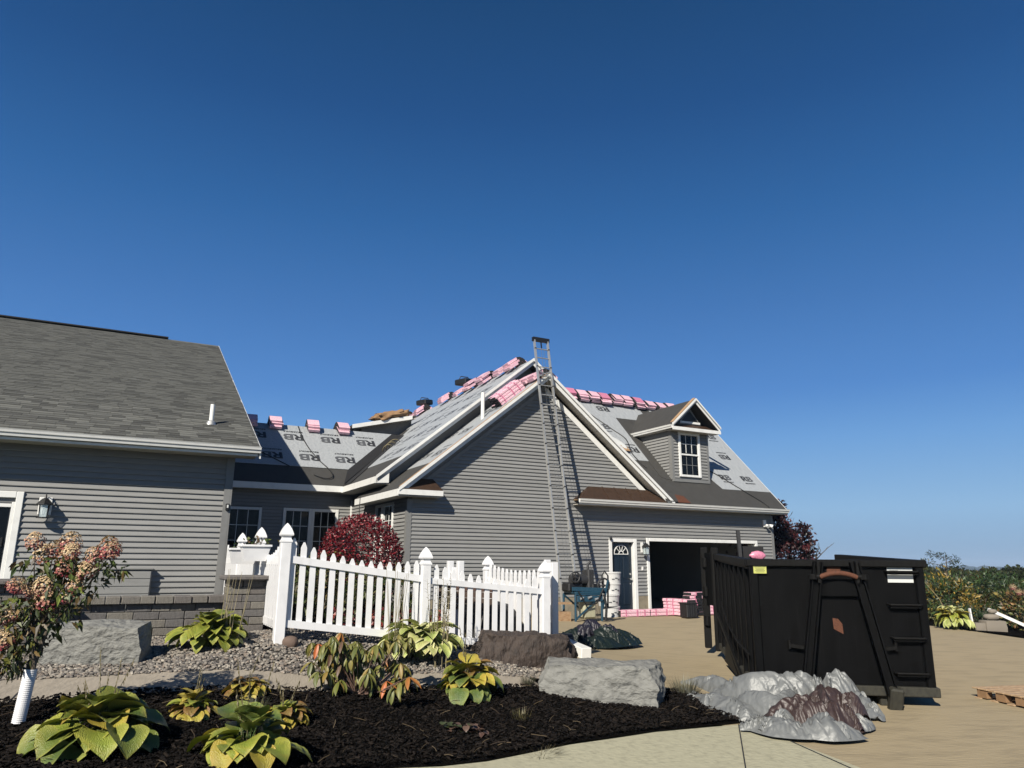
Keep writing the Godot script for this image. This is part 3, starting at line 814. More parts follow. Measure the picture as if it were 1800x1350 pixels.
	for k in 12:
		for rr in [0.25, 0.08]:
			var a0 := PI * k / 12; var a1 := PI * (k + 1) / 12
			mb.beam(Vector3(0.39 + cos(a0) * rr, 1.64 + sin(a0) * rr, 0.035), Vector3(0.39 + cos(a1) * rr, 1.64 + sin(a1) * rr, 0.035), 0.02, 0.022, Vector3.BACK)
	for k in [3, 5, 7, 9]: mb.beam(Vector3(0.39 + cos(PI * k / 12) * 0.08, 1.64 + sin(PI * k / 12) * 0.08, 0.034), Vector3(0.39 + cos(PI * k / 12) * 0.25, 1.64 + sin(PI * k / 12) * 0.25, 0.034), 0.016, 0.018, Vector3.BACK)
	mb.beam(Vector3(0.13, 1.632, 0.034), Vector3(0.65, 1.632, 0.034), 0.026, 0.02, Vector3.UP); part(d, "fanlight_grille", mb.mesh(), M.trim)
	mb = MB.new(); mb.tube([Vector3(0.70, 0.92, 0.03), Vector3(0.70, 0.92, 0.075), Vector3(0.69, 0.92, 0.1)], [0.018, 0.018, 0.032], 10); mb.tube([Vector3(0.70, 1.06, 0.02), Vector3(0.70, 1.06, 0.05)], [0.03], 12); mb.tube([Vector3(0.70, 0.78, 0.02), Vector3(0.70, 0.78, 0.045)], [0.016], 8)
	part(d, "lockset", mb.mesh(), M.alu)
	mb = MB.new()
	mb.cham(Transform3D(Basis(), L(12.685, 1.05, 17.985)), Vector3(0.11, 2.12, 0.05), 0.006); mb.cham(Transform3D(Basis(), L(13.585, 1.05, 17.985)), Vector3(0.11, 2.12, 0.05), 0.006); mb.cham(Transform3D(Basis(), L(13.135, 2.06, 17.9845)), Vector3(0.79, 0.1, 0.049), 0.006)
	mb.bx(L(12.735, 1.0, 18.08), Vector3(0.02, 2.0, 0.17)); mb.bx(L(13.535, 1.0, 18.08), Vector3(0.02, 2.0, 0.17)); mb.bx(L(13.135, 2.015, 18.08), Vector3(0.78, 0.02, 0.17))
	part(t, "door_casing", mb.mesh(), M.trim)
	mb = MB.new(); mb.bx(L(13.135, 0.0, 18.02), Vector3(0.9, 0.06, 0.3)); part(t, "door_sill", mb.mesh(), M.foundation)
	# --- roof 1: front gable
	slab(t, "front_gable_roof", M.shield, [L(6.0, 3.2, 17.63), L(10.42, r1(10.42), 17.63), L(10.42, r1(10.42), 21.2), L(6.0, 3.2, 21.6)], 0.1)
	slab(t, "front_gable_roof", M.shield, [L(10.421, r1(10.42), 17.63), L(14.84, 3.2, 17.63), L(14.84, 3.2, 19.0), L(10.421, r1(10.42), 21.2)], 0.1)
	rake(t, 6.0, 3.21, 10.42, r1(10.42) + 0.01, 17.62)
	rake(t, 14.84, 3.21, 10.42, r1(10.42) + 0.01, 17.62)
	board(t, "bare_roof_edge", M.osb, L(6.05, r1(6.05) + 0.02, 17.68), L(10.4, r1(10.4) + 0.02, 17.68), 0.12, 0.02, Vector3(-0.8, 1, 0))
	board(t, "bare_roof_edge", M.osb, L(14.8, r1(14.8) + 0.02, 17.68), L(10.44, r1(10.44) + 0.02, 17.68), 0.1, 0.02, Vector3(0.8, 1, 0))
	# soffit boards under the gable overhang
	for s in [0, 1]:
		for k in 22:
			var a := 6.2 + k * 0.191; var b := a + 0.185
			if s == 1: a = 20.84 - a; b = 20.84 - b
			slab(t, "soffit_board", M.soffit, [L(a, r1(a) - 0.125, 17.655), L(b, r1(b) - 0.125, 17.655), L(b, r1(b) - 0.125, 17.995), L(a, r1(a) - 0.125, 17.995)], 0.012)
	mb = MB.new()
	mb.extr([L(14.52, 3.2, 17.955), L(10.52, 6.42, 17.955), L(10.52, 6.22, 17.955), L(14.28, 3.2, 17.955)], Vector3(0, 0, -0.03)); part(t, "frieze_board", mb.mesh(), M.trim)
	mb = MB.new()
	mb.extr([L(6.52, 3.26, 17.96), L(10.3, 6.3, 17.96), L(10.3, 6.16, 17.96), L(6.6, 3.2, 17.96)], Vector3(0, 0, -0.025)); part(t, "frieze_board", mb.mesh(), M.corner)
	# eave of the front gable's left slope and its return across the front
	board(t, "fascia", M.trim, L(5.985, 3.105, 17.6), L(5.985, 3.105, 21.5), 0.03, 0.17)
	slab(t, "soffit", M.soffit, [L(5.99, 3.04, 17.62), L(6.38, 3.04, 17.62), L(6.38, 3.04, 21.5), L(5.99, 3.04, 21.5)], 0.02)
	slab(t, "soffit", M.soffit, [L(6.38, 3.04, 17.62), L(7.19, 3.04, 17.62), L(7.19, 3.04, 17.97), L(6.38, 3.04, 17.97)], 0.02)
	mb = MB.new()
	mb.extr([L(5.99, 3.2, 17.6), L(7.2, 3.2, 17.6), L(7.05, 3.52, 17.97), L(6.4, 3.52, 17.97)], Vector3(0, -0.02, 0)); part(t, "return_roof", mb.mesh(), M.copper)
	mb = MB.new(); mb.extr([L(7.2, 3.2, 17.6), L(7.2, 3.2, 17.97), L(7.05, 3.52, 17.97)], Vector3(-0.02, 0, 0)); part(t, "return_roof_end", mb.mesh(), M.copper)
	board(t, "return_fascia", M.trim, L(5.98, 3.12, 17.59), L(7.2, 3.12, 17.59), 0.025, 0.135)
	board(t, "return_fascia", M.trim, L(7.19, 3.12, 17.61), L(7.19, 3.12, 17.96), 0.025, 0.13)
	# underlayment on the front gable's left slope
	var Xs := Vector3(0, 0, 1); var Ys := Vector3(1, 0.805, 0).normalized()
	for k in 4:
		var a := 6.9 + k * 0.9; var b := minf(a + 0.93, 10.4)
		var sh := slab(t, "underlayment", M.underlay, [L(a, r1(a) + 0.018, 17.8), L(b, r1(b) + 0.014, 17.8), L(b, r1(b) + 0.014, 21.1), L(a, r1(a) + 0.018, 21.1)], 0.012)
		for j in 2:
			var pu := a + 0.45
			rb_print(sh, L(pu, r1(pu) + 0.022, 18.35 + j * 1.0 + 0.3 * (k % 2)), Xs if (k + j) % 2 == 0 else -Xs, -Ys if (k + j) % 2 == 0 else Ys, 0.66)
	# --- roof 2: the higher gable behind
	slab(t, "rear_gable_roof", M.shield, [L(5.95, 3.68, 19.43), L(10.9, r2(10.9), 19.43), L(10.9, r2(10.9), 30.6), L(5.95, 3.68, 30.6)], 0.1)
	slab(t, "rear_gable_roof", M.shield, [L(10.901, r2(10.9), 19.43), L(15.85, 3.68, 19.43), L(15.85, 3.68, 20.5), L(13.0, r2(13.0), 30.6), L(10.901, r2(10.9), 30.6)], 0.1)
	rake(t, 5.95, 3.69, 10.9, r2(10.9) + 0.01, 19.42)
	rake(t, 13.2, r2(13.2), 10.9, r2(10.9) + 0.01, 19.42)
	mb = MB.new(); mb.extr([L(6.4, 3.3, 19.85), L(14.5, 3.3, 19.85), L(14.2, r2(14.2) - 0.15, 19.85), L(10.9, r2(10.9) - 0.13, 19.85), L(6.4, r2(6.4) - 0.13, 19.85)], Vector3(0, 0, -0.1)); part(t, "rear_gable_wall", mb.mesh(), M.corner)
	slab(t, "soffit", M.soffit, [L(6.2, r2(6.2) - 0.13, 19.45), L(10.89, r2(10.89) - 0.13, 19.45), L(10.89, r2(10.89) - 0.13, 19.84), L(6.2, r2(6.2) - 0.13, 19.84)], 0.012)
	board(t, "fascia", M.trim, L(5.935, 3.585, 19.42), L(5.935, 3.585, 22.92), 0.03, 0.18)
	slab(t, "soffit", M.soffit, [L(5.95, 3.5, 19.45), L(6.42, 3.5, 19.45), L(6.42, 3.5, 23.2), L(5.95, 3.5, 23.2)], 0.02)
	mb = MB.new(); mb.extr([L(5.95, 3.5, 19.42), L(6.32, 3.52, 19.42), L(6.32, r2(6.32) - 0.18, 19.42), L(5.95, 3.66, 19.42)], Vector3(0, 0, -0.4)); part(t, "boxed_eave_end", mb.mesh(), M.trim)
	for k in 5:
		var a := 6.75 + k * 0.85; var b := minf(a + 0.88, 10.88)
		var v1 := 22.9 + (a - 5.95) * 1.0 - 0.35
		var sh := slab(t, "underlayment", M.underlay, [L(a, r2(a) + 0.018, 19.55), L(b, r2(b) + 0.014, 19.55), L(b, r2(b) + 0.014, minf(v1 + 1.2, 30.5) if k < 3 else 30.5), L(a, r2(a) + 0.018, v1 if k < 3 else 30.5)], 0.012)
		for j in 6:
			var pu := a + 0.43
			var pv := 20.1 + j * 1.15 + 0.45 * (k % 2)
			if pv < v1 or k >= 3: rb_print(sh, L(pu, r2(pu) + 0.022, pv), Xs if (k + j) % 2 == 0 else -Xs, -Ys if (k + j) % 2 == 0 else Ys, 0.72)
	# valley: dark membrane strip
	mb = MB.new()
	mb.extr([L(6.0, r2(6.0) + 0.03, 22.2), L(8.6, r2(8.6) + 0.03, 24.9), L(8.75, r2(8.75) + 0.03, 25.62), L(6.0, r2(6.0) + 0.03, 22.95)], Vector3(0, -0.012, 0)); mb.extr([L(6.0, r4(22.97) + 0.03, 22.97), L(8.78, r4(25.63) + 0.03, 25.63), L(8.36, r4(25.63) + 0.03, 25.63), L(6.26, r4(23.6) + 0.03, 23.6)], Vector3(0, -0.008, 0)); part(t, "valley_membrane", mb.mesh(), M.edge)
	# --- roof 4: the wing
	slab(t, "wing_roof", M.shield, [L(1.75, 3.7, 22.93), L(9.2, 3.7, 22.93), L(9.2, r4(25.66), 25.66), L(1.75, r4(25.66), 25.66)], 0.1)
	slab(t, "wing_rear_roof", M.shield, [L(1.75, r4(25.66), 25.661), L(9.2, r4(25.66), 25.661), L(9.2, 4.0, 28.2), L(1.75, 4.0, 28.2)], 0.1)
	board(t, "fascia", M.trim, L(1.75, 3.605, 22.91), L(5.95, 3.605, 22.91), 0.03, 0.185)
	slab(t, "soffit", M.soffit, [L(1.75, 3.52, 22.93), L(6.0, 3.52, 22.93), L(6.0, 3.52, 23.3), L(1.75, 3.52, 23.3)], 0.02)
	var Y4 := Vector3(0, 0.826, -1).normalized()
	var rows := [[23.66, 24.52, 6.3, 7.2], [24.5, 25.3, 7.2, 8.05], [25.28, 25.65, 8.05, 8.4]]
	for k in 3:
		var q = rows[k]
		var sh := slab(t, "underlayment", M.underlay, [L(1.8, r4(q[0]) + 0.02, q[0]), L(q[2], r4(q[0]) + 0.02, q[0]), L(q[3], r4(q[1]) + 0.014, q[1]), L(1.8, r4(q[1]) + 0.014, q[1])], 0.012)
		var us = [[2.7, 3.92, 5.12, 6.3], [3.5, 4.73, 5.98, 7.24], []][k]
		for pu in us:
			var pv: float = [24.13, 25.2, 0.0][k] - 0.04
			if k == 1: pv = 25.03
			rb_print(sh, L(pu, r4(pv) + 0.024, pv), -X, -Y4, 0.7)
	# low rear roof whose white edge shows above the wing
	slab(t, "rear_shed_roof", M.shield, [L(7.1, 6.37, 26.5), L(9.6, 6.97, 26.5), L(9.6, 6.97, 30), L(7.1, 6.37, 30)], 0.08)
	mb = MB.new(); mb.extr([L(7.1, 6.385, 26.49), L(9.45, 6.95, 26.49), L(9.45, 6.8, 26.49), L(7.1, 6.235, 26.49)], Vector3(0, 0, 0.03)); part(t, "rake_board", mb.mesh(), M.trim)
	slab(t, "soffit", M.soffit, [L(7.3, 6.3, 26.5), L(9.6, 6.86, 26.5), L(9.6, 6.86, 27.0), L(7.3, 6.3, 27.0)], 0.02)
	mb = MB.new(); mb.extr([L(7.6, 3.5, 27.0), L(9.6, 3.5, 27.0), L(9.6, 6.84, 27.0), L(7.6, 6.35, 27.0)], Vector3(0, 0, -0.1)); part(t, "rear_gable_wall", mb.mesh(), M.corner)
	# --- roof 3: over the garage
	slab(t, "garage_roof", M.shield, [L(14.6, 3.19, 17.6), L(19.65, 3.19, 17.6), L(19.65, r3(21.7), 21.7), L(14.6, r3(21.7), 21.7)], 0.1)
	slab(t, "garage_roof", M.shield, [L(11.0, r3(18.4), 18.4), L(14.599, r3(18.4), 18.4), L(14.599, r3(21.7), 21.7), L(11.0, r3(21.7), 21.7)], 0.1)
	slab(t, "garage_rear_roof", M.shield, [L(11.0, r3(21.7), 21.701), L(19.65, r3(21.7), 21.701), L(19.65, 3.1, 26), L(11.0, 3.1, 26)], 0.1)
	mb = MB.new(); mb.extr([L(19.655, 3.17, 17.58), L(19.655, r3(21.7), 21.7), L(19.655, r3(21.7) - 0.18, 21.7), L(19.655, 3.0, 17.58)], Vector3(0.025, 0, 0)); part(t, "rake_board", mb.mesh(), M.trim)
	board(t, "fascia", M.trim, L(11.4, 3.1, 17.615), L(19.65, 3.1, 17.615), 0.025, 0.15)
	slab(t, "soffit", M.soffit, [L(11.4, 3.045, 17.63), L(19.64, 3.045, 17.63), L(19.64, 3.045, 17.975), L(11.4, 3.045, 17.975)], 0.02)
	gutter(t, L(11.36, 3.185, 17.6), L(19.68, 3.185, 17.6), Z)
	var Y3 := Vector3(0, 0.9914, -1).normalized()
	var r3s := [[18.22, 19.12], [19.1, 20.0], [19.98, 20.9], [20.88, 21.68]]
	for k in 4:
		var a: float = r3s[k][0]; var b: float = r3s[k][1]
		var sh: MeshInstance3D
		sh = slab(t, "underlayment", M.underlay, [L(17.45 if k == 0 else 17.05, r3(a) + 0.02, a), L(19.62, r3(a) + 0.02, a), L(19.62, r3(b) + 0.014, b), L(17.05, r3(b) + 0.014, b)], 0.012)
		for pu in [[18.0, 19.0], [18.9], [17.95, 19.1], []][k]:
			var pv: float = (a + b) / 2
			rb_print(sh, L(pu, r3(pv) + 0.024, pv), X if k % 2 == 0 else -X, Y3 if k % 2 == 0 else -Y3, 0.5)
		if k > 0:                                                     # left of the dormer
			sh = slab(t, "underlayment", M.underlay, [L(12.0, r3(a) + 0.02, a), L(15.1 if k < 3 else 16.6, r3(a) + 0.02, a), L(15.1 if k < 3 else 16.6, r3(b) + 0.014, b), L(12.0, r3(b) + 0.014, b)], 0.012)
			for pu in [[], [14.75], [14.2], [13.6, 14.8]][k]:
				var pv: float = (a + b) / 2 - 0.05
				rb_print(sh, L(pu, r3(pv) + 0.024, pv), -X if k % 2 == 1 else X, -Y3 if k % 2 == 1 else Y3, 0.55)
	# small brown roof over the garage entrance
	var pr := Node3D.new(); pr.name = "entrance_roof"; t.add_child(pr, true)
	for k in 6:
		var a := 12.0 + k * 0.43; var b := a + 0.425
		var a0 := a if k > 0 else 11.42
		slab(pr, "copper_panel", M.copper, [L(a0 if k == 0 else a, 3.2, 17.6), L(b, 3.2, 17.6), L(b, 3.6, 17.97), L(a if k > 0 else 11.95, 3.6, 17.97)], 0.012)
		board(pr, "standing_seam", M.copper, L(b, 3.215, 17.6), L(b, 3.615, 17.97), 0.012, 0.025)
	mb = MB.new(); mb.extr([L(11.42, 3.2, 17.6), L(11.95, 3.6, 17.97), L(11.42, 3.2, 17.97)], Vector3(0, -0.012, 0)); part(pr, "copper_end_panel", mb.mesh(), M.copper)
	mb = MB.new(); mb.extr([L(11.43, 3.19, 17.61), L(14.6, 3.19, 17.61), L(14.6, 3.19, 17.97), L(11.43, 3.19, 17.97)], Vector3(0, -0.03, 0)); part(pr, "deck", mb.mesh(), M.osb)
	mb = MB.new(); mb.extr([L(14.5, 3.26, 17.55), L(14.95, 3.26, 17.55), L(15.1, 3.75, 18.05), L(14.55, 3.75, 18.05)], Vector3(0, -0.015, 0)); part(t, "membrane_flap", mb.mesh(), M.shield)
	mb = MB.new(); mb.extr([L(14.98, 3.24, 17.6), L(15.5, 3.24, 17.6), L(15.4, 3.46, 17.82), L(15.05, 3.5, 17.84)], Vector3(0, -0.012, 0)); part(t, "copper_scrap", mb.mesh(), M.rust)
	dormer(t)

func dormer(t: Node3D) -> void:
	var X := Vector3.RIGHT; var Z := Vector3.BACK
	var d := Node3D.new(); d.name = "dormer"; t.add_child(d, true)
	var vf := 18.4; var ul := 15.5; var ur := 17.05; var ye := 5.66; var ua := 16.31; var ya := 6.72
	var mb := MB.new()
	mb.bx((L(ul + 0.05, 4.0, vf + 0.06) + L(ur - 0.05, ye, vf + 0.06)) / 2, Vector3(ur - ul - 0.1, ye - 4.0, 0.1))
	mb.extr([L(ul + 0.02, 4.0, vf + 0.02), L(ul + 0.02, ye, vf + 0.02), L(ul + 0.02, ye, 20.1)], Vector3(0.08, 0, 0))
	mb.extr([L(ur - 0.1, 4.0, vf + 0.02), L(ur - 0.1, ye, vf + 0.02), L(ur - 0.1, ye, 20.1)], Vector3(0.08, 0, 0))
	part(d, "wall_sheathing", mb.mesh(), M.corner)
	lap(d, L(0, 0, vf), X, Z, 4.1, ye, 0.1005, func(_y): return ul + 0.06, func(_y): return ur - 0.06, [[15.77, 4.15, 16.68, 5.62]])
	lap(d, L(ul, 0, 20.5), Vector3.BACK, Vector3.LEFT, 4.1, ye, 0.1005, func(y): return 20.5 - (17.6 + (y - 3.19) / 0.9914), func(_y): return 20.5 - vf - 0.11, [])
	for q in [[ul + 0.03, 0.09], [ur - 0.03, 0.09]]:
		mb = MB.new(); mb.bx((L(q[0], 3.98, vf - 0.012) + L(q[0], ye, vf - 0.012)) / 2, Vector3(q[1], ye - 3.98, 0.035)); part(d, "corner_board", mb.mesh(), M.corner)
	mb = MB.new(); mb.bx((L(ul - 0.012, 4.05, vf + 0.05) + L(ul - 0.012, ye, vf + 0.05)) / 2, Vector3(0.025, ye - 4.05, 0.13)); part(d, "corner_board", mb.mesh(), M.corner)
	mb = MB.new(); mb.bx(L(16.27, 4.03, vf - 0.02), Vector3(1.5, 0.1, 0.05)); part(d, "apron_board", mb.mesh(), M.corner)
	# window sash by sash
	var wx := 15.77; var ww := 0.91; var wh := 1.47
	mb = MB.new()
	mb.cham(Transform3D(Basis(), L(wx + 0.045, 4.15 + wh / 2, vf - 0.02)), Vector3(0.09, wh, 0.08), 0.006); mb.cham(Transform3D(Basis(), L(wx + ww - 0.045, 4.15 + wh / 2, vf - 0.02)), Vector3(0.09, wh, 0.08), 0.006)
	mb.cham(Transform3D(Basis(), L(wx + ww / 2, 4.15 + wh - 0.045, vf - 0.0195)), Vector3(ww - 0.18, 0.09, 0.078), 0.006); mb.cham(Transform3D(Basis(), L(wx + ww / 2, 4.15 + 0.035, vf - 0.0195)), Vector3(ww - 0.18, 0.07, 0.078), 0.006)
	part(d, "window_frame", mb.mesh(), M.trim)
	mb = MB.new(); mb.bx(L(wx + ww / 2, 4.15 + wh / 2, vf - 0.025), Vector3(ww - 0.18, 0.05, 0.05)); part(d, "meeting_rail", mb.mesh(), M.trim)
	for i in 3:
		for j in 4:
			var pw := (ww - 0.18) / 3; var ph := (wh - 0.16) / 4
			mb = MB.new(); mb.bx(L(wx + 0.09 + pw * (i + 0.5), 4.15 + 0.07 + ph * (j + 0.5), vf - 0.003), Vector3(pw - 0.004, ph - 0.004, 0.006)); part(d, "pane", mb.mesh(), M.glass)
	for i in [1, 2]:
		mb = MB.new(); mb.bx(L(wx + 0.09 + (ww - 0.18) * i / 3, 4.15 + wh * 0.75, vf - 0.01), Vector3(0.018, wh / 2 - 0.12, 0.014)); part(d, "muntin", mb.mesh(), M.trim)
		mb = MB.new(); mb.bx(L(wx + 0.09 + (ww - 0.18) * i / 3, 4.15 + wh * 0.25, vf - 0.009), Vector3(0.014, wh / 2 - 0.12, 0.01)); part(d, "muntin", mb.mesh(), M.corner)
	mb = MB.new(); mb.bx(L(wx + ww / 2, 4.15 + wh * 0.74, vf - 0.0095), Vector3(ww - 0.19, 0.018, 0.012)); part(d, "muntin", mb.mesh(), M.trim)
	mb = MB.new(); mb.bx(L(wx + ww / 2, 4.15 + wh * 0.27, vf - 0.0085), Vector3(ww - 0.19, 0.014, 0.008)); part(d, "muntin", mb.mesh(), M.corner)
	# gable roof of the dormer
	var el := 15.3; var er := 17.33
	var yl := 5.82; var vfr := 18.05
	var vb_e := 17.6 + (yl - 3.19) / 0.9914; var vb_r := 17.6 + (ya - 3.19) / 0.9914
	slab(d, "dormer_roof", M.shield, [L(el, yl, vfr + 0.02), L(ua, ya, vfr + 0.02), L(ua, ya, vb_r + 0.1), L(el, yl, vb_e + 0.1)], 0.07)
	slab(d, "dormer_roof", M.shield, [L(ua + 0.001, ya, vfr + 0.02), L(er, yl, vfr + 0.02), L(er, yl, vb_e + 0.1), L(ua + 0.001, ya, vb_r + 0.1)], 0.07)
	for s in [0, 1]:
		var e := el if s == 0 else er
		mb = MB.new(); mb.extr([L(e, yl + 0.01, vfr), L(ua, ya + 0.01, vfr), L(ua, ya - 0.13, vfr), L(e, yl - 0.13, vfr)], Vector3(0, 0, -0.03)); part(d, "rake_board", mb.mesh(), M.trim)
		mb = MB.new(); mb.extr([L(e, yl + 0.02, vfr - 0.03), L(ua, ya + 0.02, vfr - 0.03), L(ua, ya - 0.05, vfr - 0.03), L(e, yl - 0.05, vfr - 0.03)], Vector3(0, 0, 0.03)); part(d, "rake_moulding", mb.mesh(), M.trim)
	board(d, "bare_roof_edge", M.osb, L(el + 0.02, yl + 0.045, vfr + 0.07), L(ua, ya + 0.045, vfr + 0.07), 0.14, 0.02, Vector3(-0.9, 1, 0))
	mb = MB.new(); mb.extr([L(15.62, ye, vf - 0.01), L(17.0, ye, vf - 0.01), L(ua, ya - 0.18, vf - 0.01)], Vector3(0, 0, -0.08)); part(d, "gable_face", mb.mesh(), M.siding[2])
	mb = MB.new(); mb.extr([L(15.95, 6.0, vf - 0.03), L(16.67, 6.0, vf - 0.03), L(ua, 6.35, vf - 0.03)], Vector3(0, 0, 0.02)); part(d, "gable_vent", mb.mesh(), M.black)
	mb = MB.new(); mb.bx(L(16.31, 5.97, vf - 0.04), Vector3(0.85, 0.07, 0.03)); part(d, "frieze_board", mb.mesh(), M.trim)
	mb = MB.new(); mb.extr([L(15.42, 5.7, vfr + 0.02), L(17.2, 5.7, vfr + 0.02), L(17.0, 5.9, vf - 0.03), L(15.62, 5.9, vf - 0.03)], Vector3(0, -0.02, 0)); part(d, "return_roof", mb.mesh(), M.copper)
	board(d, "eave_board", M.trim, L(el, 5.67, vfr + 0.0), L(er + 0.02, 5.67, vfr + 0.0), 0.03, 0.11)
	slab(d, "soffit", M.soffit, [L(el + 0.02, 5.645, vfr + 0.02), L(er, 5.645, vfr + 0.02), L(er, 5.645, vf + 0.0), L(el + 0.02, 5.645, vf + 0.0)], 0.02)
	gutter(d, L(el + 0.03, 5.78, vfr), L(el + 0.03, 5.78, vb_e), Vector3.LEFT)
	slab(d, "soffit", M.soffit, [L(el + 0.02, 5.66, vf), L(ul, 5.66, vf), L(ul, 5.66, 20.0), L(el + 0.02, 5.66, 20.0)], 0.015)
	mb = MB.new(); mb.extr([L(15.1, r3(18.5) + 0.02, 18.5), L(15.5, r3(18.4) + 0.03, 18.4), L(15.5, r3(20.1) + 0.03, 20.1), L(15.1, r3(20.2) + 0.02, 20.2)], Vector3(0, -0.012, 0)); part(d, "side_membrane", mb.mesh(), M.shield)

# ---------------------------------------------------------------- garden walls and fence
func block_mesh(w: float, h: float, d: float) -> ArrayMesh:
	var mb := MB.new()
	mb.cham(Transform3D(Basis.from_euler(Vector3(rnd(-0.01, 0.01), rnd(-0.015, 0.015), 0)), Vector3.ZERO), Vector3(w, h, d), 0.009)
	return mb.mesh()

func stone_wall() -> void:
	var t := hthing("garden_wall", "low grey block wall with flat cap stones in front of the near house", "wall", 0.2, 0.4, 10.8)
	for r in 6:
		var u := -1.6 + (0.14 if r % 2 else 0.0) - rnd(0, 0.08)
		while u < 1.28:
			var w := [0.22, 0.3, 0.38][rg.randi() % 3] as float
			if u + w > 1.3: w = 1.31 - u
			if w > 0.05: part(t, "block", block_mesh(w - 0.005, 0.098, 0.22), M.block[rg.randi() % 4], Transform3D(Basis(), L(u + w / 2, 0.305 + 0.1 * r, 10.92 + rnd(-0.007, 0.007))))
			u += w
	var u2 := -1.7
	while u2 < 1.29:
		var w := rnd(0.17, 0.23)
		part(t, "cap_stone", block_mesh(w - 0.006, 0.095, 0.34), M.block[rg.randi() % 3], Transform3D(Basis.from_euler(Vector3(0, rnd(-0.02, 0.02), rnd(-0.008, 0.008))), L(u2 + w / 2, 0.903, 10.9 + rnd(-0.01, 0.01))))
		u2 += w
	for q in [[1.27, 1.77, "grey block pillar with one flat cap stone beside the white fence's corner post", 0.44], [-1.36, -0.83, "grey block pillar with a flat cap stone left, behind the hydrangea", 0.4]]:
		var p := hthing("stone_pillar", q[2], "pillar", (q[0] + q[1]) / 2, q[3], 10.55, "pillars of the garden wall")
		var mb := MB.new(); mb.bx(L((q[0] + q[1]) / 2 + 0.03, q[3] + 0.02, 10.5), Vector3(0.66, 0.08, 0.6)); part(p, "base_slab", mb.mesh(), M.block[1])
		for r in 7:
			var a: float = q[0] + 0.01; var b: float = q[1] - 0.01
			var y: float = q[3] + 0.11 + 0.094 * r
			var cut := a + (b - a) * (0.6 if r % 2 else 0.4) + rnd(-0.02, 0.02)
			for s in [[a, cut], [cut, b]]:
				part(p, "block", block_mesh(s[1] - s[0] - 0.005, 0.091, 0.48), M.block[rg.randi() % 4], Transform3D(Basis(), L((s[0] + s[1]) / 2, y, 10.6 + rnd(-0.006, 0.006))))
		mb = MB.new(); mb.cham(Transform3D(Basis(), L((q[0] + q[1]) / 2 + 0.0, q[3] + 0.745, 10.55)), Vector3(0.62, 0.06, 0.62), 0.015); part(p, "cap_stone", mb.mesh(), M.block[1])

func post_mesh(h: float, w: float) -> ArrayMesh:
	var mb := MB.new()
	mb.cham(Transform3D(Basis(), Vector3(0, h / 2 - 0.1, 0)), Vector3(w, h + 0.2, w), 0.008)
	return mb.mesh()

func cap_mesh(w: float) -> ArrayMesh:                                # gothic post cap
	var mb := MB.new()
	var q := w * 0.5
	var prof := [[q * 1.08, 0.0], [q * 1.08, 0.02], [q * 0.92, 0.03], [q * 0.8, 0.05], [q * 0.78, 0.065], [q * 1.16, 0.08], [q * 1.2, 0.095], [q * 1.1, 0.115], [q * 0.85, 0.155], [q * 0.5, 0.195], [q * 0.1, 0.228], [0.0, 0.232]]
	for i in prof.size() - 1:
		for k in 4:
			var a := PI / 4 + k * PI / 2; var b := a + PI / 2
			var f := func(ang: float, p: Array) -> Vector3: return Vector3(cos(ang) * p[0] * sqrt(2.0), p[1], -sin(ang) * p[0] * sqrt(2.0))
			mb.quad(f.call(a, prof[i]), f.call(b, prof[i]), f.call(b, prof[i + 1]), f.call(a, prof[i + 1]))
	return mb.mesh()

func picket(parent: Node3D, at: Vector3, bottom: float, top: float, dirx := Vector3.RIGHT, w := 0.07) -> void:
	var mb := MB.new()
	var z := dirx.cross(Vector3.UP)
	var h := top - bottom
	var a := at + Vector3.UP * bottom - z * 0.012
	mb.extr([a - dirx * w / 2, a + dirx * w / 2, a + dirx * w / 2 + Vector3.UP * (h - 0.065), a + dirx * 0.008 + Vector3.UP * h, a - dirx * 0.008 + Vector3.UP * h, a - dirx * w / 2 + Vector3.UP * (h - 0.065)], z * 0.024)
	part(parent, "picket", mb.mesh(), M.vinyl)

func fence_post(t: Node3D, at: Vector3, h: float, w := 0.125) -> void:
	part(t, "post", post_mesh(h - 0.23, w), M.vinyl, Transform3D(Basis(), at))
	part(t, "post_cap", cap_mesh(w), M.vinyl, Transform3D(Basis(), at + Vector3(0, h - 0.232, 0)))

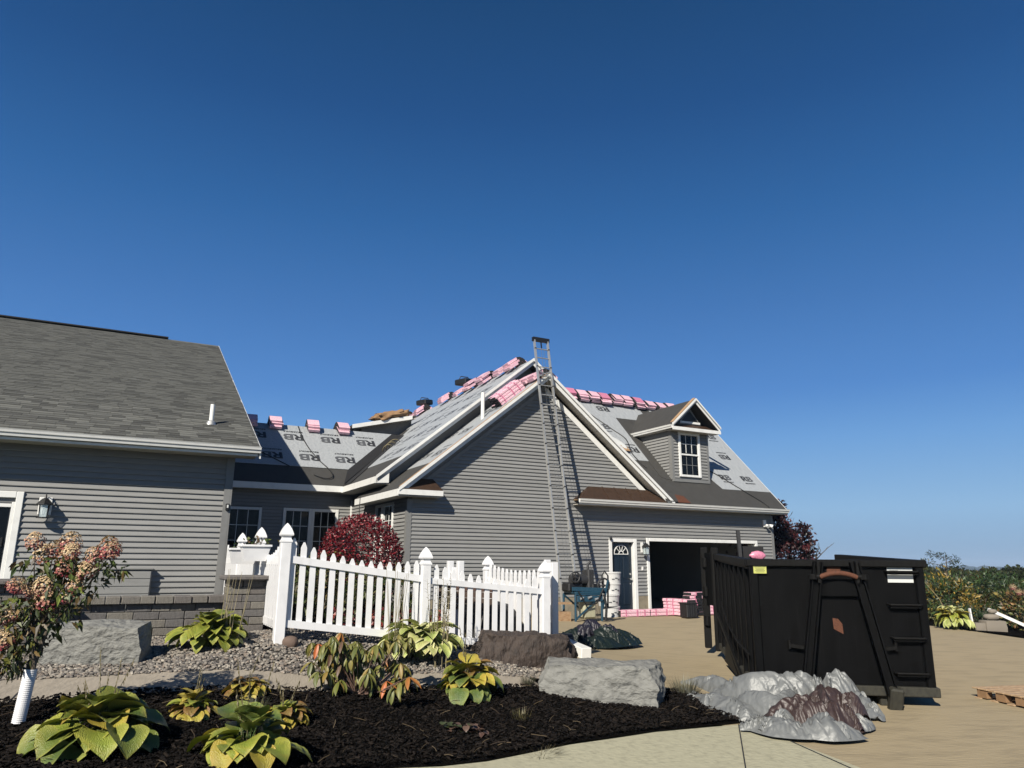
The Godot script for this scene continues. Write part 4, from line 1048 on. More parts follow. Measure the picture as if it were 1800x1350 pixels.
func fences() -> void:
	var t := hthing("picket_fence", "white picket fence with scalloped top along the gravel bed", "fence", 3.6, 0.3, 9.34)
	fence_post(t, L(1.77, 0.47, 9.34), 1.39); fence_post(t, L(3.6, 0.28, 9.34), 1.32); fence_post(t, L(5.43, 0.12, 9.34), 1.31)
	board(t, "rail", M.vinyl, L(1.82, 1.43, 9.33), L(3.55, 1.19, 9.33), 0.04, 0.085); board(t, "rail", M.vinyl, L(1.82, 0.68, 9.33), L(3.55, 0.46, 9.33), 0.05, 0.085)
	board(t, "rail", M.vinyl, L(3.65, 1.165, 9.33), L(5.38, 1.005, 9.33), 0.04, 0.075); board(t, "rail", M.vinyl, L(3.65, 0.43, 9.33), L(5.38, 0.29, 9.33), 0.05, 0.085)
	var tops := [1.68, 1.63, 1.57, 1.54, 1.5, 1.47, 1.44, 1.42, 1.41, 1.40, 1.40, 1.40, 1.41, 1.42]
	for k in 14:
		var u := 1.87 + k * 0.1235
		picket(t, L(u, 0, 9.345), 0.66 - (u - 1.82) * 0.127, tops[k])
	var tops2 := [1.37, 1.34, 1.31, 1.29, 1.25, 1.23, 1.19, 1.185, 1.17, 1.15, 1.155, 1.18, 1.235]
	for k in 13:
		var u := 3.76 + k * 0.1255
		picket(t, L(u, 0, 9.345), 0.42 - (u - 3.65) * 0.08, tops2[k])
	# side fence towards the near house, seen end on
	t = hthing("picket_fence", "white picket fence running back from the corner post to the near house", "fence", 1.77, 0.45, 11.2)
	fence_post(t, L(1.77, 0.45, 11.25), 1.43); fence_post(t, L(1.77, 0.43, 13.15), 1.43)
	for q in [[9.4, 11.19], [11.31, 13.09], [13.21, 14.9]]:
		board(t, "rail", M.vinyl, L(1.77, 1.40, q[0]), L(1.77, 1.40, q[1]), 0.04, 0.085); board(t, "rail", M.vinyl, L(1.77, 0.66, q[0]), L(1.77, 0.66, q[1]), 0.05, 0.085)
		for k in 13:
			var f := (k + 0.5) / 13.0
			picket(t, L(1.76, 0, lerpf(q[0], q[1], f)), 0.6, 1.48 + 0.24 * pow(absf(f - 0.5) * 2, 1.8), Vector3.BACK)
	# return fence behind the right corner post
	t = hthing("picket_fence", "white picket fence return behind the right corner post beside the garage", "fence", 5.43, 0.15, 10.3)
	fence_post(t, L(5.43, 0.15, 11.22), 1.36)
	board(t, "rail", M.vinyl, L(5.43, 1.0, 9.4), L(5.43, 1.12, 11.16), 0.04, 0.085); board(t, "rail", M.vinyl, L(5.43, 0.27, 9.4), L(5.43, 0.4, 11.16), 0.05, 0.085)
	for k in 12:
		var f := (k + 0.5) / 12.0
		picket(t, L(5.42, 0, lerpf(9.42, 11.16, f)), 0.28, 1.24 + 0.13 * pow(f, 3.0) + 0.05 * pow(1 - f, 3.0) + 0.03, Vector3.BACK)
	# open gate leaves
	t = hthing("garden_gate", "open white picket gate with a black latch behind the fence", "gate", 4.35, 0.3, 10.2)
	var mb := MB.new()
	for q in [9.9, 10.8]: mb.cham(Transform3D(Basis(), L(4.35 + (q - 9.9) * 0.25, 0.87, q)), Vector3(0.09, 1.1, 0.09), 0.006)
	part(t, "stile", mb.mesh(), M.vinyl)
	board(t, "rail", M.vinyl, L(4.35, 1.2, 9.95), L(4.57, 1.2, 10.75), 0.045, 0.085); board(t, "rail", M.vinyl, L(4.35, 0.47, 9.95), L(4.57, 0.47, 10.75), 0.045, 0.085); board(t, "brace", M.vinyl, L(4.35, 0.5, 9.95), L(4.57, 1.16, 10.75), 0.03, 0.06)
	for k in 5: picket(t, L(4.4 + k * 0.035, 0, 10.02 + k * 0.15), 0.4, 1.33, Vector3.BACK)
	mb = MB.new(); mb.bx(L(4.37, 0.95, 9.83), Vector3(0.03, 0.34, 0.02)); mb.bx(L(4.37, 0.78, 9.82), Vector3(0.07, 0.05, 0.05)); part(t, "latch", mb.mesh(), M.black)
	t = hthing("garden_gate", "white gate leaf standing open edge-on against the right corner post", "gate", 5.85, 0.1, 9.9)
	mb = MB.new()
	mb.cham(Transform3D(Basis(), L(5.72, 0.8, 9.55)), Vector3(0.1, 1.22, 0.06), 0.006); part(t, "stile", mb.mesh(), M.vinyl)
	mb = MB.new(); mb.cham(Transform3D(Basis(), L(5.98, 0.85, 10.2)), Vector3(0.1, 1.2, 0.06), 0.006); part(t, "stile", mb.mesh(), M.vinyl)
	board(t, "rail", M.vinyl, L(5.72, 1.12, 9.55), L(5.98, 1.12, 10.2), 0.045, 0.085); board(t, "rail", M.vinyl, L(5.72, 0.36, 9.55), L(5.98, 0.36, 10.2), 0.045, 0.085); board(t, "brace", M.vinyl, L(5.72, 0.36, 9.55), L(5.98, 1.1, 10.2), 0.03, 0.07)
	for k in 5: picket(t, L(5.76 + k * 0.048, 0, 9.62 + k * 0.12), 0.28, 1.4, Vector3(0.37, 0, -0.93))
	# railing planters
	for q in [[11.05, "left white planter box hanging on the side fence above the block pillar"], [10.55, "right white planter box with a trailing plant above the block pillar"]]:
		var f0: float = q[0]
		var uu := 1.52 if f0 > 11 else 1.60
		t = hthing("planter_box", q[1], "planter", uu, 1.40 if f0 < 11 else 1.36, f0, "planter boxes hung on the side fence")
		mb = MB.new()
		var a0 := 0.14; var a1 := 0.185
		for s in 4:
			var g := [[-1, 1], [1, 1], [1, -1], [-1, -1]]
			var p = g[s]; var r = g[(s + 1) % 4]
			mb.quad(Vector3(p[0] * a0, 0, p[1] * 0.085), Vector3(r[0] * a0, 0, r[1] * 0.085), Vector3(r[0] * a1, 0.2, r[1] * 0.12), Vector3(p[0] * a1, 0.2, p[1] * 0.12))
		mb.quad(Vector3(-a0, 0, -0.085), Vector3(a0, 0, -0.085), Vector3(a0, 0, 0.085), Vector3(-a0, 0, 0.085))
		part(t, "box", mb.mesh(), M.vinyl)
		mb = MB.new()
		for s in [-1, 1]:
			mb.cham(Transform3D(Basis(), Vector3(0, 0.2, s * 0.125)), Vector3(0.4, 0.03, 0.025), 0.005); mb.cham(Transform3D(Basis(), Vector3(s * 0.19, 0.2, 0)), Vector3(0.025, 0.03, 0.23), 0.005)
		part(t, "rim", mb.mesh(), M.vinyl)
		mb = MB.new(); mb.bx(Vector3(0, 0.165, 0), Vector3(0.33, 0.02, 0.2)); part(t, "soil", mb.mesh(), M.mulch)
		mb = MB.new(); foliage(mb, 60 if f0 < 11 else 25, Vector3(0.04, 0.24, 0), Vector3(0.17, 0.09, 0.1), 0.05, [lin(0.05, 0.09, 0.02), lin(0.1, 0.12, 0.03), lin(0.2, 0.12, 0.06)], 0.2); part(t, "foliage", mb.mesh(), M.leaf, Transform3D(), "stuff")

# ---------------------------------------------------------------- plants
func leaf_shape(mb: MB, t: Transform3D, ln: float, wd: float, fold: float, curl: float, cols: Array, nv := 6, heart := 0.8) -> void:   # blade from the origin along +z; cols: middle, rim, tip
	var W := 5
	var P := []; var C := []
	for j in nv + 1:
		var s := float(j) / nv
		var half := wd * 0.5 * pow(maxf(sin(PI * pow(clampf(s * 0.985 + 0.012, 0, 1), heart)), 0.0), 0.62)
		if s >= 1.0: half = 0.001
		var ang := curl * s
		var z := ln * (sin(ang) / curl if absf(curl) > 0.01 else s); var y := -ln * ((1 - cos(ang)) / curl if absf(curl) > 0.01 else 0.0)
		for i in W:
			var q := (i - 2) / 2.0
			var wob := 0.0 if i == 2 else 0.03 * wd * sin(s * 9.0 + i * 2.0)
			P.append(t * Vector3(q * half, y + (0.35 * absf(q) + 0.65 * q * q) * half * fold + wob, z))
			var e := pow(absf(q), 2.0)
			var c: Color = (cols[0] as Color).lerp(cols[1], e * 0.9)
			C.append(c.lerp(cols[2], clampf(smoothstep(0.75, 1.0, s) * 0.4 + (rnd(-0.5, 0.35) if nv > 4 else 0.0), 0, 1)) * (rnd(0.85, 1.15) if nv > 4 else 1.0))
	var N := []
	N.resize(P.size()); N.fill(Vector3.ZERO)
	for j in nv:
		for i in W - 1:
			var a := j * W + i
			var q: Vector3 = (P[a + W + 1] - P[a]).cross(P[a + 1] - P[a + W])
			for k in [a, a + 1, a + W, a + W + 1]: N[k] += q
	for j in nv:
		for i in W - 1:
			var a := j * W + i
			for k in [a, a + 1, a + W + 1, a, a + W + 1, a + W]:
				mb.col = C[k]
				mb.put(P[k], (N[k] as Vector3).normalized())
	mb.col = Color.WHITE

func hosta(label: String, at: Vector3, rad: float, ht: float, n: int, lw: float, pal: Array, sd: int, stalks := 0, called := "hosta") -> void:
	rg.seed = sd
	var t := thing(called, label, "hosta", at, rnd(0, 6), "hostas in the beds")
	var vars := []
	for k in 8:
		var f := (k % 4) / 3.0                                         # 0 outer and flat, 1 inner and upright
		var mb := MB.new()
		var reach := rad * lerpf(0.55, 0.12, f); var rise := ht * lerpf(0.5, 0.85, f) * rnd(0.85, 1.1)
		var c = pal[k % pal.size()]
		mb.col = Color(c[0][0] * 0.9, c[0][1] * 0.9, c[0][2])
		mb.tube([Vector3(0, -0.02, 0), Vector3(0, rise * 0.6, reach * 0.35), Vector3(0, rise, reach)], [0.006, 0.0045, 0.004], 5, false)
		var pitch := lerpf(0.15, -0.75, f) + rnd(-0.2, 0.2)
		var cols := []
		for q in c: cols.append(Color(q[0], q[1], q[2]))
		leaf_shape(mb, Transform3D(Basis.from_euler(Vector3(pitch, 0, rnd(-0.25, 0.25))), Vector3(0, rise, reach)), rad * lerpf(0.58, 0.5, f) * rnd(0.9, 1.1), rad * lw * rnd(0.85, 1.15), rnd(0.15, 0.5), rnd(0.7, 1.5), cols, 7, rnd(0.62, 0.8))
		vars.append(mb.mesh())
	for i in n:
		var inner := i < n * 0.35
		var k := rg.randi() % 8
		if inner: k = [2, 3, 6, 7][k % 4]
		elif i > n * 0.6: k = [0, 1, 4, 5][k % 4]
		var s := rnd(0.75, 1.08)
		part(t, "leaf", vars[k], M.hosta, Transform3D(Basis.from_euler(Vector3(rnd(-0.15, 0.15), i * 2.39996 + rnd(-0.35, 0.35), rnd(-0.12, 0.12))).scaled(Vector3.ONE * s), Vector3(rnd(-1, 1), 0, rnd(-1, 1)) * rad * 0.1))
	for i in stalks:
		var mb := MB.new()
		mb.col = Color(0.2, 0.17, 0.08)
		var a := rnd(0, TAU); var q := Vector3(cos(a), 0, sin(a)); var h := ht * rnd(1.5, 2.3)
		var tip := q * rad * rnd(0.2, 0.55) + Vector3(0, h, 0)
		mb.tube([q * 0.02, q * rad * 0.15 + Vector3(0, h * 0.55, 0), tip], [0.004, 0.003, 0.002], 5)
		for j in 9:
			var f := 0.62 + 0.045 * j
			var b := (q * rad * 0.15 + Vector3(0, h * 0.55, 0)).lerp(tip, clampf((f - 0.55) / 0.45, 0, 1))
			var a2 := rnd(0, TAU)
			leaf_shape(mb, Transform3D(Basis.from_euler(Vector3(1.1, a2, 0)), b), 0.035, 0.012, 0.3, 0.5, [Color(0.14, 0.12, 0.05), Color(0.2, 0.15, 0.07), Color(0.1, 0.07, 0.04)], 2)
		part(t, "flower_stalk", mb.mesh(), M.leaf)

# many small folded leaves spread through an ellipsoid, thicker near its surface
func foliage(mb: MB, n: int, c: Vector3, r: Vector3, size: float, cols: Array, shell := 0.6, droop := 0.4, slim := 0.45, clumps := 0) -> void:
	var cl := []
	for k in clumps:
		var d := Vector3(rnd(-1, 1), rnd(-0.6, 1), rnd(-1, 1)).normalized()
		cl.append([d * rnd(0.65, 1.0), rnd(0.14, 0.3), cols[rg.randi() % cols.size()]])
	for i in n:
		var d := Vector3(rg.randfn(), rg.randfn(), rg.randfn()).normalized()
		var p := d * pow(rg.randf(), 1.0 / 3.0) if rg.randf() > shell else d * rnd(0.82, 1.03)
		var col: Color = cols[rg.randi() % cols.size()]
		if clumps:
			var q = cl[rg.randi() % clumps]
			p = q[0] + Vector3(rg.randfn(), rg.randfn(), rg.randfn()) * q[1] * 0.6
			if rg.randf() < 0.6: col = q[2]
		var v := rnd(0.7, 1.3)
		mb.col = Color(col.r * v, col.g * v, col.b * v).srgb_to_linear()
		var s := size * rnd(0.6, 1.25)
		var out := (p * 0.8 + Vector3(rnd(-1, 1), rnd(-1, 1) - droop * 0.3, rnd(-1, 1)) * 0.9).normalized()
		var side := out.cross(Vector3(rnd(-1, 1), rnd(-1, 1), rnd(-1, 1))).normalized()
		var nn := side.cross(out)
		var a := c + p * r
		var tip := a + out * s - Vector3(0, droop * s * 0.4, 0); var m := a + out * s * 0.5 + nn * s * 0.1
		mb.tri(a, m + side * s * slim, tip); mb.tri(a, tip, m - side * s * slim)
	mb.col = Color.WHITE

func branch(mb: MB, a: Vector3, b: Vector3, r: float, depth: int, spread: float) -> void:
	var m := a.lerp(b, 0.5) + Vector3(rnd(-1, 1), rnd(-0.3, 0.3), rnd(-1, 1)) * a.distance_to(b) * 0.08
	mb.tube([a, m, b], [r, r * 0.8, r * 0.55], 5)
	if depth > 0:
		for k in 2 + rg.randi() % 2:
			var s := (m if k == 0 else b)
			var d := ((b - a).normalized() + Vector3(rnd(-1, 1), rnd(-0.3, 0.8), rnd(-1, 1)) * spread).normalized()
			branch(mb, s, s + d * a.distance_to(b) * rnd(0.5, 0.75), r * 0.55, depth - 1, spread)

func plants() -> void:
	var G := [[0.14, 0.19, 0.035], [0.36, 0.37, 0.07], [0.40, 0.33, 0.06]]
	var G2 := [[0.25, 0.31, 0.045], [0.46, 0.46, 0.08], [0.46, 0.38, 0.06]]
	var G3 := [[0.10, 0.16, 0.035], [0.22, 0.27, 0.055], [0.36, 0.3, 0.06]]
	var Y := [[0.46, 0.40, 0.06], [0.56, 0.42, 0.07], [0.34, 0.18, 0.05]]
	var Br := [[0.28, 0.2, 0.06], [0.3, 0.15, 0.05], [0.2, 0.1, 0.05]]
	var Pale := [[0.40, 0.50, 0.12], [0.78, 0.78, 0.36], [0.7, 0.62, 0.26]]
	var Pale2 := [[0.6, 0.64, 0.22], [0.86, 0.82, 0.46], [0.62, 0.46, 0.18]]
	hosta("large green hosta with yellowing leaf rims, front left by the white trunk guard", gp(-3.12, 5.98), 0.5, 0.33, 60, 0.62, [G, G2, G3, G, G3, G2, Y], 11, 7)
	hosta("green hosta with curled brown leaves at the bottom edge of the mulch bed", gp(-2.0, 6.05), 0.45, 0.34, 46, 0.56, [G, G3, G2, G3, Y, G2], 12, 4)
	hosta("bright yellow-green hosta with dry stalks on the gravel before the block wall", gp(-3.5, 8.95), 0.46, 0.36, 100, 0.4, [G2, G2, G2, G, G2], 13, 0)
	hosta("pale cream and green variegated hosta on the gravel before the fence", gp(-1.1, 9.55), 0.54, 0.46, 110, 0.34, [Pale, Pale2, Pale, Pale2], 14, 0)
	hosta("half-withered hosta with orange and green leaves left of the grey boulder", gp(-0.46, 8.7), 0.40, 0.36, 66, 0.5, [G3, Y, G, Br, G3, Y], 15, 3)
	hosta("small yellow-brown withering hosta nearest the large green hosta", gp(-2.84, 7.0), 0.25, 0.2, 70, 0.42, [Y, Br, G2, Y], 16, 3)
	hosta("small yellow-brown withering hosta farthest back, against the walkway", gp(-2.62, 7.75), 0.25, 0.17, 70, 0.42, [Br, Y, Y], 17, 1)
	hosta("small golden withering hosta above the bottom-edge hosta", gp(-2.05, 7.15), 0.26, 0.2, 74, 0.42, [Y, Y, Br, G2], 18, 4)
	hosta("yellow hosta in the bed beyond the driveway beside stacked stones", gp(10.4, 17.8), 0.46, 0.5, 140, 0.24, [Pale, G2, Y, Pale2], 19, 0)
	# dry flower stalks of the gravel hosta and of the pale hosta
	for q in [[-3.3, 8.9, 12, 0.85, "dry tan stalks standing behind the yellow-green gravel hosta"], [-1.35, 9.35, 9, 1.15, "tall pale dry stalks behind the variegated hosta, left of the middle fence post"], [-0.82, 9.35, 14, 1.05, "feathery dry seed stalks right of the middle fence post"]]:
		rg.seed = 200 + int(q[2])
		var t := thing("dry_stalks", q[4], "dry stalks", gp(q[0], q[1]), 0.0, "dry stalks in the beds")
		for k in q[2]:
			var mb := MB.new()
			mb.col = Color(0.4, 0.34, 0.2) * rnd(0.7, 1.1)
			var b := Vector3(rnd(-0.12, 0.12), 0, rnd(-0.08, 0.08))
			var top := b + Vector3(rnd(-0.14, 0.14), q[3] * rnd(0.75, 1.05), rnd(-0.1, 0.1))
			var mid := b.lerp(top, 0.5) + Vector3(rnd(-0.02, 0.02), 0, 0)
			mb.tube([b, mid, top], [0.005, 0.004, 0.002], 5)
			if q[2] == 14:
				for j in 16:
					var s := mid.lerp(top, j / 16.0)
					leaf_shape(mb, Transform3D(Basis.from_euler(Vector3(-0.6, rnd(0, TAU), 0)), s), 0.06, 0.012, 0.2, 0.4, [Color(0.36, 0.32, 0.2), Color(0.4, 0.36, 0.22), Color(0.3, 0.25, 0.15)], 2)
			part(t, "stalk", mb.mesh(), M.leaf)
	# rhododendron with drooping whorls
	rg.seed = 31
	var t := thing("rhododendron", "bushy shrub with drooping olive leaves, some turned orange, beside the walkway", "shrub", gp(-1.62, 8.3))
	var vars := []
	for k in 9:
		var mb := MB.new()
		var c = [[0.14, 0.16, 0.03], [0.2, 0.2, 0.045], [0.1, 0.125, 0.03], [0.24, 0.2, 0.05], [0.16, 0.17, 0.04], [0.55, 0.13, 0.03], [0.4, 0.15, 0.035], [0.12, 0.06, 0.04], [0.3, 0.2, 0.05]][k]
		var cc := Color(c[0], c[1], c[2])
		leaf_shape(mb, Transform3D(), 0.165, 0.05, 0.35, 0.6, [cc, cc.lerp(Color(0.3, 0.27, 0.08), 0.4), cc], 5, 1.0)
		vars.append(mb.mesh())
	var st := MB.new()
	var more := MB.new()
	for k in 92:
		var a := rnd(0, TAU); var rr := sqrt(rg.randf()) * 0.56
		var e := Vector3(cos(a) * rr * 1.0, rnd(0.2, 0.72) - rr * 0.22, sin(a) * rr * 0.62)
		if k < 3: e = Vector3(0.42 + 0.08 * k, 0.14 + 0.05 * k, 0.35)
		st.col = Color(0.22, 0.14, 0.11) * rnd(0.7, 1.3)
		st.tube([Vector3(rnd(-0.06, 0.06), 0, rnd(-0.05, 0.05)), Vector3(e.x * 0.55, e.y * 0.45, e.z * 0.5), e], [0.008, 0.006, 0.004], 5)
		var special := 5 + rg.randi() % 3 if rg.randf() < 0.2 else -1
		for j in 6:
			var v := rg.randi() % 5 if special < 0 or j > 1 else special
			if rg.randf() < 0.1: v = 8
			if k >= 48:
				var cq: Color = [Color(0.14, 0.16, 0.03), Color(0.2, 0.2, 0.045), Color(0.1, 0.125, 0.03), Color(0.24, 0.2, 0.05), Color(0.16, 0.17, 0.04), Color(0.55, 0.13, 0.03), Color(0.4, 0.15, 0.035), Color(0.12, 0.06, 0.04), Color(0.3, 0.2, 0.05)][v]
				leaf_shape(more, Transform3D(Basis.from_euler(Vector3(rnd(0.35, 1.15), j * TAU / 6 + rnd(-0.3, 0.3), rnd(-0.3, 0.3))).scaled(Vector3.ONE * rnd(0.8, 1.15)), e), 0.165, 0.05, 0.35, 0.6, [cq, cq.lerp(Color(0.3, 0.27, 0.08), 0.4), cq], 4, 1.0)
				continue
			part(t, "leaf", vars[v], M.leaf, Transform3D(Basis.from_euler(Vector3(rnd(0.35, 1.15), j * TAU / 6 + rnd(-0.3, 0.3), rnd(-0.3, 0.3))).scaled(Vector3.ONE * rnd(0.8, 1.15)), e))
	part(t, "leaf_mass", more.mesh(), M.leaf, Transform3D(), "stuff")
	part(t, "stems", st.mesh(), M.leaf)
	# panicle hydrangea grown as a small tree
	rg.seed = 37
	t = thing("hydrangea_tree", "hydrangea with pinkish cream flower heads on a thin trunk, far left", "shrub", gp(-4.02, 6.42))
	var tr := MB.new()
	for k in 4:
		tr.tube([Vector3(rnd(-0.02, 0.02), 0, rnd(-0.02, 0.02)), Vector3(rnd(-0.04, 0.04), 0.5, rnd(-0.04, 0.04)), Vector3(rnd(-0.09, 0.12), 0.85, rnd(-0.08, 0.08))], [0.022, 0.018, 0.013], 6)
	part(t, "trunk", tr.mesh(), M.bark, Transform3D(Basis.from_euler(Vector3(0, 0, -0.06)), Vector3.ZERO))
	var heads := []
	for k in 3:
		var mb := MB.new()
		for i in 230:
			var h := rg.randf(); var a := rnd(0, TAU)
			var rr := 0.085 * pow(sin(PI * clampf(0.18 + h * 0.8, 0, 1)), 0.7) * rnd(0.75, 1.05)
			var p := Vector3(cos(a) * rr, h * 0.15 - 0.04, sin(a) * rr)
			var c := Color(0.74, 0.54, 0.31).lerp(Color(0.36, 0.055, 0.075), clampf(rnd(-0.3, 0.35) + 1.05 - h * [1.9, 1.5, 1.1][k], 0, 1))
			mb.col = c * rnd(0.7, 1.15)
			var o := (p + Vector3(0, 0.02, 0)).normalized(); var s := o.cross(Vector3(rnd(-1, 1), rnd(-1, 1), rnd(-1, 1))).normalized() * 0.011; var w := s.cross(o)
			mb.quad(p - s, p - w + o * 0.004, p + s, p + w + o * 0.004)
		heads.append(mb.mesh())
	var fol := MB.new()
	var brs := MB.new()
	var hp := [[-0.02, 1.48], [-0.06, 1.37], [0.09, 1.42], [0.20, 1.47], [0.16, 1.33], [0.30, 1.40], [0.33, 1.28], [0.44, 1.36], [0.52, 1.41], [0.60, 1.42], [0.22, 1.25], [0.40, 1.24], [-0.14, 1.12], [-0.1, 1.05], [0.02, 1.12], [0.09, 1.11], [0.11, 1.0], [0.3, 1.12], [0.22, 1.02], [-0.02, 0.93], [-0.2, 0.86], [-0.16, 0.68], [0.05, 0.88]]
	for q in hp:
		var e := Vector3(q[0] + 0.02, q[1], rnd(-0.16, 0.16))
		var s := rnd(0.85, 1.2)
		part(t, "flower_head", heads[rg.randi() % 3], M.leaf, Transform3D(Basis.from_euler(Vector3(rnd(-0.4, 0.5), rnd(0, 6), rnd(-0.4, 0.4))).scaled(Vector3.ONE * s), e))
		brs.tube([Vector3(e.x * 0.15, 0.75, 0), Vector3(e.x * 0.7, lerpf(0.8, e.y, 0.5), e.z * 0.5), e], [0.007, 0.005, 0.003], 5)
		foliage(fol, 26, e + Vector3(rnd(-0.03, 0.03), -0.13, 0.0), Vector3(0.13, 0.07, 0.12), 0.075, [lin(0.035, 0.055, 0.018), lin(0.06, 0.085, 0.02), lin(0.12, 0.15, 0.03), lin(0.09, 0.06, 0.02)], 0.2, 0.9, 0.24)
	foliage(fol, 420, Vector3(-0.14, 0.72, 0), Vector3(0.24, 0.3, 0.2), 0.075, [lin(0.04, 0.06, 0.02), lin(0.08, 0.1, 0.025), lin(0.2, 0.2, 0.04), lin(0.14, 0.09, 0.03)], 0.3, 0.8, 0.25)
	part(t, "branches", brs.mesh(), M.bark)
	part(t, "foliage", fol.mesh(), M.leaf, Transform3D(), "stuff")
	var g := thing("trunk_guard", "white corrugated plastic guard round the hydrangea's trunk", "tree guard", gp(-4.02, 6.42))
	var mb2 := MB.new()
	var prof := []
	for k in 61: prof.append([0.048 + 0.002 * (k % 2), 0.47 * k / 60.0])
	mb2.lathe(prof, 24); part(g, "tube", mb2.mesh(), M.vinyl, Transform3D(Basis.from_euler(Vector3(0, 0, -0.09)), Vector3.ZERO))
	# burning bush
	rg.seed = 41
	t = thing("burning_bush", "rounded bush in deep red autumn leaf between fence and house", "bush", gp(-2.9, 14.4))
	var red := MB.new()
	var reds := [lin(0.14, 0.01, 0.016), lin(0.2, 0.014, 0.022), lin(0.27, 0.022, 0.032), lin(0.09, 0.008, 0.011)]
	foliage(red, 12000, Vector3(0, 0.95, 0), Vector3(0.8, 0.95, 0.8), 0.06, reds, 0.75, 0.3, 0.3)
	foliage(red, 700, Vector3(-0.35, 0.75, 0.45), Vector3(0.5, 0.5, 0.4), 0.075, [lin(0.1, 0.09, 0.02), lin(0.12, 0.03, 0.02)], 0.5, 0.3, 0.3)
	part(t, "foliage", red.mesh(), M.leaf, Transform3D(), "stuff")
	var bs := MB.new()
	for k in 7: branch(bs, Vector3(rnd(-0.1, 0.1), 0, rnd(-0.1, 0.1)), Vector3(rnd(-0.4, 0.4), 0.7, rnd(-0.4, 0.4)), 0.02, 2, 0.6)
	part(t, "branches", bs.mesh(), M.bark)
	# green shrubs behind the fence
	for q in [[-4.05, 13.2, 0.5, 0.95, 51, "feathery green shrub behind the corner fence post"], [-2.9, 12.4, 0.6, 0.8, 52, "low green shrub behind the left half of the fence"], [-2.05, 12.2, 0.6, 0.72, 53, "low dark green shrub behind the middle of the fence"], [-3.4, 13.3, 0.5, 0.85, 54, "arching green shrub left of the red bush"], [-3.3, 10.9, 0.28, 0.35, 55, "small weedy plant beside the block pillar"]]:
		rg.seed = q[4]
		t = thing("green_shrub", q[5], "shrub", gp(q[0], q[1]), 0.0, "green shrubs behind the fence")
		var f := MB.new()
		foliage(f, 1500 if q[2] > 0.3 else 260, Vector3(0, q[3] * 0.62, 0), Vector3(q[2], q[3] * 0.55, q[2]), 0.1, [lin(0.03, 0.05, 0.012), lin(0.05, 0.075, 0.018), lin(0.085, 0.1, 0.025), lin(0.12, 0.09, 0.03)], 0.4, 1.0, 0.16, 26)
		part(t, "foliage", f.mesh(), M.leaf, Transform3D(), "stuff")
		var s2 := MB.new()
		for k in 6: s2.tube([Vector3(rnd(-0.06, 0.06), 0, rnd(-0.06, 0.06)), Vector3(rnd(-0.3, 0.3) * q[2], q[3] * 0.7, rnd(-0.3, 0.3) * q[2])], [0.01, 0.005], 5)
		part(t, "stems", s2.mesh(), M.bark)
	rg.seed = 58
	t = thing("red_groundcover", "low red-leaved plants behind the fence's lower rail", "plant", gp(-1.9, 11.6))
	var gf := MB.new()
	for k in 9: foliage(gf, 130, Vector3(rnd(-0.9, 0.9), 0.12, rnd(-0.4, 0.4)), Vector3(0.2, 0.13, 0.2), 0.07, [lin(0.2, 0.04, 0.03), lin(0.12, 0.02, 0.02), lin(0.08, 0.09, 0.03)], 0.3)
	part(t, "foliage", gf.mesh(), M.leaf, Transform3D(), "stuff")
	# purple maple beyond the garage
	rg.seed = 61
	t = thing("purple_maple", "dark red-leaved maple tree standing behind the garage's right corner", "tree", Vector3(9.75, -0.1, -26.5))
	var tb := MB.new()
	branch(tb, Vector3(0, 0, 0), Vector3(0.1, 1.4, 0), 0.09, 4, 0.8)
	part(t, "trunk", tb.mesh(), M.bark)
	var mf := MB.new()
	var mc := [lin(0.03, 0.008, 0.011), lin(0.05, 0.01, 0.013), lin(0.085, 0.014, 0.016), lin(0.02, 0.007, 0.009)]
	for q in [[-0.3, 2.2, 0.9, 0.8], [0.25, 1.75, 0.75, 0.65], [-0.6, 2.9, 0.8, 0.6], [0.35, 2.4, 0.55, 0.5], [-0.9, 3.4, 0.7, 0.5], [0.0, 1.2, 1.0, 0.5], [-0.35, 3.3, 0.45, 0.45], [-1.0, 2.2, 1.0, 1.0]]:
		foliage(mf, 1300, Vector3(q[0], q[1], rnd(-0.4, 0.4)), Vector3(q[2], q[3], q[2]), 0.13, mc, 0.45, 0.6, 0.3, 34)
	part(t, "crown", mf.mesh(), M.leaf, Transform3D(), "stuff")
	# small plants in the mulch
	rg.seed = 71
	t = thing("heuchera", "small purple-brown coral bells plant in the mulch, front middle", "plant", gp(-0.45, 7.65))
	for k in 40:
		var mb := MB.new()
		var c: Color = [Color(0.06, 0.075, 0.03), Color(0.09, 0.05, 0.04), Color(0.13, 0.08, 0.06)][0 if k % 2 == 0 and k < 24 else 1 + k % 2]
		leaf_shape(mb, Transform3D(), 0.07, 0.07, 0.2, 0.8, [c, c * 1.2, c], 4, 0.7)
		part(t, "leaf", mb.mesh(), M.leaf, Transform3D(Basis.from_euler(Vector3(rnd(-0.7, 0.5), rnd(0, 6), 0)), Vector3(-0.1 if k < 20 else 0.12, 0.05, 0) + Vector3(rnd(-0.1, 0.1), rnd(0, 0.07), rnd(-0.1, 0.1))))
